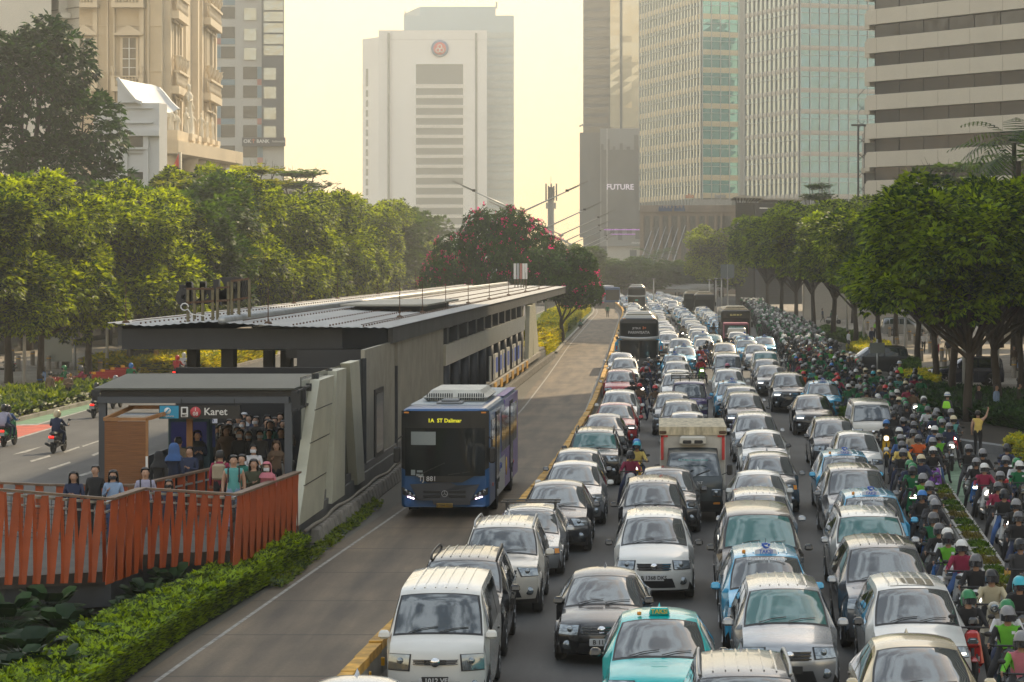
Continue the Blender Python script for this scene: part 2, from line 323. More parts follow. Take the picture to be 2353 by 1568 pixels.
# ---------------------------------------------------------------- bus station
ST=thing('bus_station','long grey bus stop building with corrugated metal roof beside the busway','station',(-9.2,64,0),-.0065)
cream=M('cream_cladding',(.46,.45,.35),.45,0,.12,1.2); wallm=M('station_wall_panel',(.31,.29,.235),.7,0,.22,.8,.1,6)
alum=M('brushed_aluminium',(.42,.42,.37),.28,.8,.15,1.5); fasc=M('charcoal_fascia',(.03,.034,.042),.5,0,.25,.8); fasc2=M('grey_fascia',(.075,.078,.082),.55,0,.25,1)
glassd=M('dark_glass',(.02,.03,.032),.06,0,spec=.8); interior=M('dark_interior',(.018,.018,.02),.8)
def P(name,mb,mat,loc=(0,0,0)): return mb.build(name,mat,ST,loc)
LY=126.0
mb=MB(); mb.box(-5.6,.12,0,LY,.0,.72); P('plinth',mb,M('plinth_render',(.12,.12,.115),.8,0,.25,.5))
mb=MB(); mb.box(-5.5,.05,.3,LY-.3,.72,.95); P('platform_floor',mb,M('platform_tile',(.14,.135,.13),.5,0,.2,2))
mb=MB(); mb.box(-.12,.0,16.4,24.9,.95,4.45); mb.box(-.12,0,25.9,43.6,.95,4.45); P('side_wall',mb,wallm)
mb=MB(); mb.box(-.3,-.14,24.9,25.9,.95,4.45); P('wall_recess',mb,black)
mb=MB(); mb.box(-.02,.07,25.2,25.35,.95,3.6); P('drain_pipe',mb,dkgrey)
for (a,b,c,d) in [(18.8,21.2,.9,3.1)]:
    mb=MB(); mb.box(0.0,.05,a,b,c,d); w=P('window_frame',mb,black)
    mb=MB(); mb.box(.05,.06,a+.25,b-.2,c+.15,d-.15); mb.build('pane',glassd,w)
# small dark plant box under the roof at the front corner of the wall
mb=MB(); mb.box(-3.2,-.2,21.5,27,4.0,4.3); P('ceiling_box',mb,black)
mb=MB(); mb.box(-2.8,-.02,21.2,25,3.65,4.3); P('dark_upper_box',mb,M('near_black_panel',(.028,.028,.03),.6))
# leaning cream panels with glass between
def lean(a0,a1,b0,b1,z0,z1,name='leaning_panel',m=cream,x0=-.05,x1=.22):
    mb=MB(); mb.xprism([(a0,z0),(a1,z0),(b1,z1),(b0,z1)],x0,x1); return P(name,mb,m)
lean(.8,5.3,4.6,7.6,.6,4.05); lean(7.1,9.8,8.1,10.2,.56,4.15); lean(12.8,14.6,10.9,13.2,.58,4.25)
for z in (1.5,2.5,3.3):
    mb=MB(); mb.box(.2,.226,.8+ (z-.6)*1.1,5.3+(z-.6)*.67,z,z+.025); P('panel_joint',mb,black)
mb=MB(); mb.box(-.06,-.03,3,16.4,.95,4.2); P('side_glazing',mb,M('station_glass',(.05,.06,.055),.08,0,spec=.8))
for y in (5.5,8.2,11.2,14.6,16.2):
    mb=MB(); mb.box(-.03,.06,y,y+.16,.9,4.2); P('mullion',mb,dkgrey)
# open platform part: columns, metallic band, windows, door panels
PL0,PL1=43.6,100
mb=MB(); mb.box(-.02,.1,PL0,PL1,2.85,3.72); P('metal_band',mb,alum)
mb=MB(); mb.box(-.5,-.3,PL0,PL1,.95,4.42); P('platform_gate_wall',mb,interior)  # near-black sheet stands in for the shade inside the open platform
y=PL0+1.6; i=0
while y<PL1:
    mb=MB(); mb.lathe([(.26,.95),(.26,2.84)],n=12); P('column',mb,M('column_charcoal',(.035,.04,.05),.5),(-.12,y,0))
    mb=MB(); mb.rbox(-.2,.2,-.5,.5,3.72,4.44,.02); P('upper_pier',mb,dkgrey,(-.15,y,0)); y+=5.2; i+=1
postcols=[(.02,.18,.08),(.35,.03,.04),(.02,.22,.42),(.02,.4,.75),(.02,.2,.4),(.55,.05,.05),(.4,.42,.38)]
for i,c in enumerate(postcols):
    yy=PL0+4.0+i*5.2; mb=MB(); mb.box(-.28,-.24,yy,yy+1.5,1.05,2.6); P('poster',mb,M('poster_%s'%'green crimson navy sky_blue deep_blue red pale'.split()[i].replace(' ','_'),c,.5,0,.3,3))
wpan=M('white_gate_panel',(.5,.5,.47),.5)
for i in range(9):
    yy=PL0+27+i*3.2; mb=MB(); mb.box(-.06,.04,yy,yy+2.6,.95,2.25); p=P('platform_gate',mb,wpan)
    mb=MB(); mb.box(.04,.05,yy+.5,yy+2.1,1.25,2.05); mb.build('blue_notice',M('notice_blue',(.03,.09,.45),.5),p)
for i in range(7):
    yy=PL0+26+i*4.8; mb=MB(); mb.box(.12,.3,yy,yy+1.8,.45,.9); P('yellow_edge_block',mb,yellow)
mb=MB(); mb.box(.12,.26,PL0+22,PL1+16,.62,.93); P('platform_edge',mb,conc)
lean(102,107,103.5,107.5,.9,4.3); lean(110,117,109,112,.72,4.35,'leaning_panel',cream,-.4,.1)
mb=MB(); mb.box(-5.4,-.1,101,102,.95,4.3); P('end_wall_panel',mb,wallm)
# left side wall
mb=MB(); mb.box(-5.6,-5.5,44,LY-8,.95,2.2); P('left_side_wall',mb,dkgrey)
for i in range(3): 
    mb=MB(); mb.box(-5.6,-5.2,23+i*13,23.8+i*13,.95,4.4); P('rear_column',mb,black)
# inner columns under the high roof and the smoked glass partition
for (u0,u1,Y,v1) in [(418,440,89,865),(495,518,95,850),(590,612,101,820)]:
    x0=(u0-VU)*Y/FX+9.2; x1=(u1-VU)*Y/FX+9.2; mb=MB(); mb.box(x0,x1,Y-64,Y-63.3,.95,4.5); P('inner_column',mb,black)
mb=MB(); mb.add([(-5.1,28,3.0),(-.3,44,3.0),(-.3,44,4.35),(-5.1,28,3.15),],[(0,1,2,3)]); P('smoked_partition',mb,M('smoked_bronze_glass',(.03,.022,.015),.15,0,spec=.7))
# high roof: corrugated sheet, fascias, soffit
RX=[(-8.9,5.19),(-7.6,5.08),(-5.6,5.22),(-3.0,5.06),(-1.2,5.03),(.15,5.0)]
def rz(x): return interp(RX,x)
mb=MB(); N=300; L0,L1=20.6,162.0; xs=[-8.9+9.05*i/N for i in range(N+1)]
ys=[L0,L0+40,L0+80,L0+120,L1]
vs=[];fs=[]
for y in ys:
    for i,x in enumerate(xs): vs.append((x,y+ (.0 if y>L0 else .9*max(0,(x+8.9)/9.05)**3),rz(x)+.014*math.cos(x*2*PI/.28)+ .0006*(y-L0)*(0 if x>-4 else -.3)))
for j in range(4):
    for i in range(N): a=j*(N+1)+i; fs.append((a,a+1,a+N+2,a+N+1))
mb.add(vs,fs,0,True); roof=P('corrugated_roof',mb,M('corrugated_zinc',(.40,.40,.39),.75,.0,.16,.35,stretch=(1,.15,1)))
mb=MB(); mb.tube([(-5.2,L0+.2,5.26),(-5.0,L1,5.26)],.14,8); mb.build('ridge_cap',steel,roof)
for x in (-7.9,-6.6,-4.2,-2.9,-1.7,-.6):
    mb=MB(); 
    for k in range(180):
        y=L0+.5+k*.78; mb.box(x-.025,x+.025,y-.03,y+.03,rz(x)+.03,rz(x)+.085)
    o=mb.build('roof_bolts',M('rusty_bolt',(.12,.07,.045),.7),roof); o['kind']='stuff'
mb=MB(); mb.prism([(-8.55,L0+.6),(-8.55,L0+.75),(-1.5,L0+1.6),(-.15,L0+3.2),(.0,L0+3.2),(-1.4,L0+1.3),],4.3,4.98); P('front_fascia',mb,fasc)
mb=MB(); mb.box(-.08,.08,L0+3.0,L1-.3,4.42,4.95); P('side_fascia',mb,fasc2)
mb=MB(); mb.box(-8.7,-8.55,L0+.7,L1-.3,4.42,5.05); P('left_fascia',mb,fasc2)
mb=MB(); mb.add([(-8.5,L0+.8,4.32),(-.1,L0+3,4.32),(-.1,L1-1,4.42),(-8.5,L1-1,4.42)],[(0,1,2,3)]); 
mb.add([(-8.5,L0+.8,4.31),(-1.5,L0+1.6,4.31),(-.1,L0+3,4.31),(-1.2,L0+9,3.95),(-5,L0+9,3.98)],[(0,1,2,3,4)]); P('soffit',mb,M('soffit_panel',(.2,.2,.19),.4,.1))
for (a,b,c,d) in [(-4.6,-.9,46,62)]:
    mb=MB(); mb.box(a,b,c,d,5.28,5.36); w=P('roof_hatch',mb,M('hatch_panel',(.27,.26,.22),.5,0,.2,.6))
    mb=MB(); mb.box(a+.5,b-.4,c+1,d-1,5.0,5.28); mb.build('hatch_upstand',black,w)
rust=M('rusty_steel',(.10,.055,.03),.7,.2,.3,6)
for (x,y) in [(-3.9,L0+1.6),(-8.5,L0+1)]+[(-1.0,y) for y in (36,45,56,69,84,101,120,138)]+[(-8.6,y) for y in (47,60,76,95,118,140)]:
    z=rz(x); mb=MB(); mb.tube([(0,0,0),(0,0,1.35)],[.022,.012],5); p=P('lightning_rod',mb,rust,(x,y,z))
    mb=MB(); mb.lathe([(.14,0),(.1,.07),(.03,.09),(0,.09)],n=8); mb.build('rod_foot',rust,p)
for off in (-8.3,-.75,-4.7):
    mb=MB(); pts=[]; y=L0+1.2
    while y<L1-4: pts.append((off+rnd.uniform(-.06,.06),y,rz(off)+.075)); y+=2.2
    mb.tube(pts,.018,4); P('earth_wire',mb,rust)
# letters seen from behind on their rusty frame
sg=thing('rooftop_letters','dark sign letters seen from behind on a rusty post frame above the roof','sign',(-17.9+.0,88,4.95))
def S3(u,v,Y): x,z=U(u,v,Y); return (x+17.9,Y-88,z-4.95)
SY=88.0
post=M('olive_steel_post',(.15,.13,.075),.6,.3,.3,4)
for u,vt,vb in [(432,662,733),(447,662,727),(466,660,733),(489,664,731),(500,662,729),(525,648,722),(533,645,722),(549,643,719),(573,642,722)]:
    x0,_,z0=S3(u,vb,SY); _,_,z1=S3(u,vt,SY); mb=MB(); mb.box(x0-.045,x0+.045,-.05,.05,z0-.1,z1); mb.build('post',post,sg)
for (ua,va,ub,vb) in [(428,664,492,664),(428,696,492,692),(498,662,528,660),(498,692,528,690),(531,646,573,641),(533,690,571,684)]:
    a=S3(ua,va,SY-.03); b=S3(ub,vb,SY-.03); mb=MB(); mb.rowbeam(a,b,.05,.07); mb.build('rail',rust,sg)
let=M('letter_back_dark',(.022,.022,.026),.5)
for s_,u,v,sz,Y in [('b',424,678,1.0,88.3),('U',452,678,.9,88.3),('d',477,676,.95,88.3),('l',498,673,1.0,88.3),('n',510,680,.8,88.3),('b',523,676,.9,88.3),('Z',533,668,1.0,88.3)]:
    x,_,z=S3(u,v,Y); o=text('letter',s_,sz*1.05,let,sg,(x,Y-88,z),(PI/2,0,PI),.16,.05)
mb=MB(); a=S3(413,655,88.6); b=S3(430,699,88.6); mb.box(a[0],a[0]+.22,.45,.7,b[2],a[2]); 
a=S3(545,644,88.6); b=S3(577,688,88.6); 
for k in range(6): mb.box(a[0]+k*.085,a[0]+k*.085+.05,.3,.5,b[2],a[2])
mb.build('letter_box',let,sg)
mb=MB(); x,_,z=S3(435,712,88); pts=[(x-.14+.13*math.cos(t*.7),-.1,z+.12*math.sin(t*.7)+.1) for t in range(9)]+[(x+.1,-.1,z-.15),(x+.6,-.1,z-.22)]; mb.tube(pts,.02,5); mb.build('cable',white,sg)
sg2=thing('far_rooftop_letters','pale sign letters on posts at the far end of the station roof','sign',(-11.2,208,5.0))
for k,(c,u) in enumerate([('K',1183),('a',1190),('r',1197),('e',1203),('t',1209)]):
    x=(u-VU)*208/FX+11.2; mb=MB(); mb.box(x-.09,x+.09,-.05,.1,.75,2.0); mb.build('letter_panel',[white,M('pale_grey_paint',(.4,.42,.45),.5),M('faded_red_paint',(.45,.2,.17),.5),white,white][k],sg2)
    mb=MB(); mb.box(x-.04,x+.04,.1,.16,0,1.6); mb.build('post',post,sg2)
# kerb blocks at the foot of the wall
root=thing('kerb_block_row','zigzag concrete kerb blocks along the foot of the station wall','kerb',(-8.9,66,0),-.0065)
mb=MB(); cb=M('kerb_block_concrete',(.19,.175,.15),.85,0,.3,2,world_=True)
for k in range(178):
    y=k*.72; mb.rbox(-.02,.36,y,y+.6,0,.42,.05,0,.6,.85)
mb.build('blocks',cb,root)
mb=MB(); mb.tube([(.1+.04*math.sin(k),-1.2+k*1.3,.47+.03*math.sin(k*1.7)) for k in range(34)]+[],.05,6); mb.build('pipe',M('dusty_pipe',(.17,.15,.12),.8),root)
# ---------------------------------------------------------------- low entrance canopy, sign, kiosk
CN=thing('entrance_canopy','flat dark canopy roof over the crowded station entrance','canopy',(-14.3,66,0))
CZ=3.97; x0=0.0; x1=5.05
mb=MB(); mb.add([(-.05,0,CZ),(x1+.0,0,CZ),(x1+.1,7.6,CZ+.04),(-.75,7.6,CZ+.04),(-.05,0,CZ-.05),(x1,0,CZ-.05),(x1+.1,7.6,CZ-.02),(-.75,7.6,CZ-.02)],[(0,1,2,3),(4,7,6,5),(0,4,5,1),(1,5,6,2),(2,6,7,3),(3,7,4,0)]); mb.build('canopy_roof',M('canopy_sheet',(.055,.06,.048),.6,.0,.25,.5,stretch=(1,.3,1)),CN)
mb=MB(); mb.box(.1,x1-.1,.12,.3,CZ-.22,CZ-.06); mb.build('upper_beam',black,CN)
mb=MB(); mb.box(.05,x1-.15,.0,.35,CZ-.38,CZ-.22); mb.build('front_beam',M('blue_grey_steel',(.07,.08,.095),.5,.2),CN)
for x in (.16,x1-.17):
    mb=MB(); mb.box(x-.09,x+.09,.05,.25,0.9,CZ-.38); mb.box(x-.13,x+.13,.0,.3,.86,.95); mb.build('post',M('blue_grey_steel',(.07,.08,.095)),CN)
mb=MB()
for k in range(7): mb.box(x1-.1,x1+.12,.1+k*1.1,.2+k*1.1,CZ-.55,CZ-.05+k*.03)
mb.rowbeam((x1,0,CZ-.55),(x1+.1,7,CZ-.42),.14,.06); mb.rowbeam((x1,0,CZ-.1),(x1+.1,7,CZ+.05),.14,.05); mb.build('side_truss',dkgrey,CN)
# interior behind the crowd
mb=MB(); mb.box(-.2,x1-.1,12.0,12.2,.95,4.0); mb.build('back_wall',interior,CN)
mb=MB(); mb.box(-.45,-.35,3.0,12,.95,1.6); mb.build('side_screen',dkgrey,CN)
SN=thing('station_sign','black hanging sign with blue square and pale lettering over the entrance','sign',(-12.67,65.9,3.2))
w=(552-366)*65.9/FX; mb=MB(); mb.box(0,w,0,.12,0,.34); mb.build('sign_board',M('sign_black',(.016,.017,.019),.4),SN)
mb=MB(); mb.box(.02,.50,-.012,0,.01,.33); b_=mb.build('logo_square',M('sign_blue',(.02,.27,.46),.5),SN)
mb=MB(); mb.lathe([(.085,0),(.085,.008)],c=(.22,-.022,.2),ax='y',n=20); mb.build('logo_disc',white,SN)
mb=MB(); mb.rowbeam((.17,-.034,.15),(.27,-.034,.25),.01,.035); mb.build('logo_stroke',M('sign_blue',(0,0,0)),SN)
text('small_lettering','transjakarta',.07,white,SN,(.22,-.025,.07))
mb=MB(); mb.rbox(.56,.74,-.03,0,.04,.3,.01); mb.build('bus_symbol_plate',white,SN)
mb=MB(); mb.rbox(.6,.7,-.04,-.03,.15,.27,.008); mb.build('bus_symbol',black,SN)
text('plate_lettering','BRT',.07,black,SN,(.65,-.035,.085),bold=.002)
mb=MB(); mb.lathe([(.135,-.02),(.135,0)],c=(.93,-.005,.17),ax='y',n=24); mb.build('red_disc',M('sign_red',(.5,.06,.07),.5),SN)
text('route_number','1',.12,white,SN,(.93,-.03,.235)); text('stop_number','08',.14,white,SN,(.93,-.03,.125))
text('station_name','Karet',.26,white,SN,(1.14,-.02,.175),align='LEFT',bold=.003)
for x in (.55,1.9):
    mb=MB(); mb.tube([(x,.06,.34),(x,.06,.5)],.01,5); mb.build('hanger',black,SN)
# bank panel, ticket machine and gates inside
AD=thing('bank_advert_panel','white bank notice above a blue and red advert board inside the entrance','advert',(-12.2,69,2.1)); AD.scale=(.53,.6,.53)
mb=MB(); mb.box(.0,.9,0,.08,1.5,1.82); mb.build('white_panel',M('lit_white_panel',(.6,.62,.66),.5,emit=.25,ecol=(.8,.85,1)),AD)
text('panel_letters','btn',.27,M('letter_navy',(.03,.05,.28),.5),AD,(.56,-.02,1.66),bold=.008); text('panel_small_letters','by',.17,M('letter_navy',(0,0,0)),AD,(.2,-.02,1.68))
mb=MB(); mb.box(0,.8,0,.08,.3,1.4); mb.build('blue_board',M('advert_blue',(.03,.06,.28),.5),AD)
mb=MB(); mb.box(-.02,.08,-.012,0,.3,1.15); mb.build('red_stripe',M('advert_red',(.5,.04,.06),.5),AD)
mb=MB(); mb.box(.14,.5,-.012,0,.8,1.15); mb.build('white_square',white,AD)
TM=thing('ticket_machine','tall blue ticket machine behind the wooden post of the kiosk','machine',(-12.95,68.6,.95))
mb=MB(); mb.rbox(0,1.1,0,.6,0,2.1,.03); mb.build('cabinet',M('machine_blue',(.02,.07,.1),.5),TM)
mb=MB(); mb.box(.08,1.02,-.02,0,1.35,2.0); mb.build('screen',M('machine_screen',(.02,.025,.12),.3,emit=.02,ecol=(.1,.15,.9)),TM)
mb=MB(); mb.box(.15,.55,-.02,0,.8,1.2); mb.build('keypad_panel',black,TM)
for i,(x,lb) in enumerate([(-9.75,'white ticket gate with a green light beside the right entrance post'),(-11.0,'white ticket gate between the queueing passengers')]):
    g=thing('ticket_gate',lb,'ticket gate',(x,67.4,.95)); mb=MB(); mb.rbox(-.18,.18,0,1.1,0,1.0,.04); mb.build('housing',M('gate_white',(.42,.43,.42),.5),g)
    mb=MB(); mb.box(-.07,.07,-.015,0,.62,.66); mb.build('status_light',M('green_led',(.1,.9,.3),.4,emit=1.5,ecol=(.1,1,.35)) if i==0 else black,g)
    mb=MB(); mb.box(-.12,.12,.02,.2,1.0,1.03); mb.build('reader',black,g)
KI=thing('bamboo_kiosk','small kiosk clad in horizontal bamboo slats beside the entrance','kiosk',(-13.9,65.2,.95))
KW=1.03
bam=M('bamboo_slats',(.30,.125,.04),.6,0,.4,6,.4,30,stretch=(.3,.3,16),col2=(.12,.045,.015)); wood=M('kiosk_timber',(.33,.16,.06),.6,0,.2,3)
mb=MB()
for k in range(46): mb.box(0,KW,0,.03,-.0+k*.0485,.046+k*.0485)
mb.build('slat_screen',bam,KI)
mb=MB(); mb.box(0,.03,.03,1.5,.0,2.25); mb.build('side_panel',bam,KI)
mb=MB(); mb.box(-.02,KW+.02,-.02,.05,2.24,2.32); mb.rowbeam((KW,.02,2.28),(KW+.75,1.5,2.5),.08,.09); mb.rowbeam((0,.02,2.28),(.4,1.5,2.5),.08,.09); mb.rowbeam((.3,1.5,2.5),(KW+.75,1.5,2.5),.08,.09); mb.build('roof_frame',wood,KI)
mb=MB(); mb.box(.3,KW+.3,.5,1.3,2.34,2.37); mb.build('roof_sheet',M('pale_grey_paint',(0,0,0)),KI)
mb=MB(); mb.box(KW,KW+.06,0,.06,0,2.24); mb.build('corner_post',wood,KI)
mb=MB(); mb.box(KW,KW+.06,-.01,0,0,1.35); mb.build('white_corner_strip',white,KI)
mb=MB(); mb.box(KW+.75,KW+.9,1.5,1.6,.6,2.4); mb.build('hanging_post',wood,KI)
mb=MB(); mb.box(KW+.05,KW+.9,.5,1.0,0,1.0); mb.box(KW+.05,KW+.95,.45,1.05,1.0,1.05); mb.build('counter',M('counter_grey',(.18,.17,.16),.5),KI)
# ---------------------------------------------------------------- ramp with orange folded fins
orange=M('orange_painted_steel',(.33,.058,.008),.5,.0,.18,2); railw=M('timber_handrail',(.15,.095,.06),.6,0,.35,5); meshd=M('dark_wire_mesh',(.02,.018,.017),.7)
RL=thing('ramp_railing','railing of folded orange steel fins with a timber handrail along the ramp','railing',(-12,58,0))
PT=[(-20,51.4,2.85,.9),(-13.2,52,2.63,.73),(-11.19,53,2.35,.67),(-11.12,56,2.30,.57),(-9.23,56.8,2.10,.62),(-9.03,65,1.92,.34)]
def L3(p): return (p[0]+12,p[1]-58,p[2])
for a,b in zip(PT,PT[1:]):
    A=Vector((a[0],a[1],0));B=Vector((b[0],b[1],0)); d=(B-A); Ls=d.length; d.normalize(); nrm=Vector((d.y,-d.x,0))
    app=abs(d.x)*1+ .0
    step=.272 if abs(d.x)>.7 else .8; n=max(2,round(Ls/step)); 
    mb=MB(); mb.rowbeam(L3((a[0],a[1],a[2])),L3((b[0],b[1],b[2])),.2,.05); mb.build('handrail',railw,RL)
    mb=MB(); mb.rowbeam(L3((a[0]-nrm.x*.12,a[1]-nrm.y*.12,a[2]-.1)),L3((b[0]-nrm.x*.12,b[1]-nrm.y*.12,b[2]-.1)),.05,.05); 
    mb.rowbeam(L3((a[0]-nrm.x*.12,a[1]-nrm.y*.12,a[2]-.28)),L3((b[0]-nrm.x*.12,b[1]-nrm.y*.12,b[2]-.28)),.04,.04); mb.build('steel_rail',steel,RL)
    mb=MB()
    for k in range(int(Ls/.09)):
        t=k*.09/Ls; p=A+(B-A)*t-nrm*.12; z=a[2]+(b[2]-a[2])*t; mb.tube([L3((p.x,p.y,z-.98)),L3((p.x,p.y,z-.1))],.006,3,cap=False)
    for k in range(9):
        h=.12+k*.1; mb.tube([L3((a[0]-nrm.x*.12,a[1]-nrm.y*.12,a[2]-h)),L3((b[0]-nrm.x*.12,b[1]-nrm.y*.12,b[2]-h))],.005,3,cap=False)
    mb.build('wire_mesh',meshd,RL)
    for k in range(n):
        t=(k+.5)/n; c=A+(B-A)*t; zt=a[2]+(b[2]-a[2])*t-.03; zb=a[3]+(b[3]-a[3])*t
        s=Ls/n; mb=MB()
        def q(off,dep,z): return Vector((c.x+12,c.y-58,0))+d*off+nrm*dep+Vector((0,0,z))
        th=.012
        # broad plate leaning one way, narrow plate leaning back
        for (t0,t1,b0,b1,dt0,dt1,db0,db1) in [(-.48,-.02,-1.16,-.64,.03,.10,.03,.10),(-.18,.02,-.12,.34,.10,.03,.10,.03),(-.16,.02,-.16,.16,.12,.1,.12,.12)][:2]:
            f=[q(t0*s,dt0,zt),q(t1*s,dt1,zt),q(b1*s,db1,zb),q(b0*s,db0,zb)]
            bk=[p-nrm*th-d*.0 for p in f]; mb.add(f+bk,[(3,2,1,0),(4,5,6,7),(0,1,5,4),(1,2,6,5),(2,3,7,6),(3,0,4,7)])
        mb.build('folded_fin',orange,RL)
RM=thing('footbridge_ramp','raised concrete walkway deck leading from the station entrance','footbridge',(-12,58,0))
deck=M('deck_concrete',(.075,.068,.06),.85,0,.25,1.5)
pt=[(-22,51.5),(-13.2,52.1),(-11.25,53.1),(-11.2,56.1),(-9.35,56.9),(-9.12,66),(-14.4,66),(-14.6,62),(-22,60)]
mb=MB(); mb.prism([(p[0]+12,p[1]-58) for p in pt],.62,.86); mb.build('deck',deck,RM)
mb=MB(); mb.prism([(p[0]*.985+12-.15,p[1]-57.8) for p in pt],.12,.62); mb.build('edge_girder',dkgrey,RM)
for (x,y,r) in [(-12.1,54.6,.42),(-18,55.3,.42)]:
    mb=MB(); mb.lathe([(r,-.6),(r,.15)],n=20); mb.build('pier',M('pier_concrete',(.10,.11,.115),.8,0,.2,1),RM,(x+12,y-58,0))
# deck is 0.86; ground under it is lower garden
IR=thing('inner_ramp_railing','inner orange railing with timber top on the far side of the ramp','railing',(-12,62,0))
for a,b in [((-14.2,60.6,1.98),(-12.35,61.2,1.92)),((-12.35,61.2,1.92),(-10.9,65.4,2.05)),((-20,59.4,2.35),(-14.2,60.6,1.98))]:
    a2=Vector((a[0]+12,a[1]-62,a[2])); b2=Vector((b[0]+12,b[1]-62,b[2])); mb=MB(); mb.rowbeam(a2,b2,.16,.05); mb.build('handrail',railw,IR)
    mb=MB(); mb.rowbeam(a2-Vector((0,0.1,.25)),b2-Vector((0,.1,.25)),.04,.04); mb.build('steel_rail',steel,IR)
    n=int((b2-a2).length/.45)
    for k in range(n):
        p=a2+(b2-a2)*((k+.5)/n); mb=MB(); mb.box(-.09,.09,-.03,.03,-1.1,-.02); mb.build('post',orange,IR,tuple(p))
# ---------------------------------------------------------------- buildings
class Wall:
    # a vertical wall plane seen from A (left in picture) to B (right); z from v at distance
    def __init__(s,A,B):
        s.A=Vector((A[0],A[1],0)); s.B=Vector((B[0],B[1],0)); s.d=(s.B-s.A); s.L=s.d.length; s.d.normalize(); s.n=Vector((s.d.y,-s.d.x,0))
    def p(s,t,z,o=0): q=s.A+s.d*t+s.n*o; return (q.x,q.y,z)
    def box(s,mb,t0,t1,z0,z1,o0,o1,mi=0):
        v=[s.p(t0,z0,o1),s.p(t1,z0,o1),s.p(t1,z0,o0),s.p(t0,z0,o0),s.p(t0,z1,o1),s.p(t1,z1,o1),s.p(t1,z1,o0),s.p(t0,z1,o0)]
        mb.add(v,[(0,3,2,1),(4,5,6,7),(0,1,5,4),(1,2,6,5),(2,3,7,6),(3,0,4,7)],mi)
def at(u,Y): return ((u-VU)*Y/FX,Y)
def zat(v,Y): return CH-(v-VV)*Y/FX
def body(name,pts,z1,mat,root,z0=0):
    mb=MB(); mb.prism(pts,z0,z1); return mb.build(name,mat,root)
def panes(w,mat,root,t0,t1,z0,z1,dt,off,name='window',tilt=.006,rows=1):
    mb=MB(); n=max(1,round((t1-t0)/dt)); s=(t1-t0)/n; h=(z1-z0)/rows
    for r in range(rows):
        for i in range(n):
            a,b,c,d=[rnd.uniform(-tilt,tilt)*s for _ in range(4)]
            mb.add([w.p(t0+i*s,z0+r*h,off+a),w.p(t0+(i+1)*s,z0+r*h,off+b),w.p(t0+(i+1)*s,z0+(r+1)*h,off+c),w.p(t0+i*s,z0+(r+1)*h,off+d)],[(0,1,2,3)])
    return mb.build(name,mat,root)
def gl(name,c,rough=.05,metal=.75): return M(name,c,rough,metal,spec=.8)
g_teal=gl('teal_tower_glass',(.20,.42,.44)); g_blue=gl('blue_tower_glass',(.20,.34,.42)); g_dark=gl('smoked_window_glass',(.022,.032,.042),.10,.0); g_mid=gl('hazy_window_glass',(.08,.12,.15),.2,.3)
mull=M('pale_mullion',(.50,.53,.52),.5,.1)
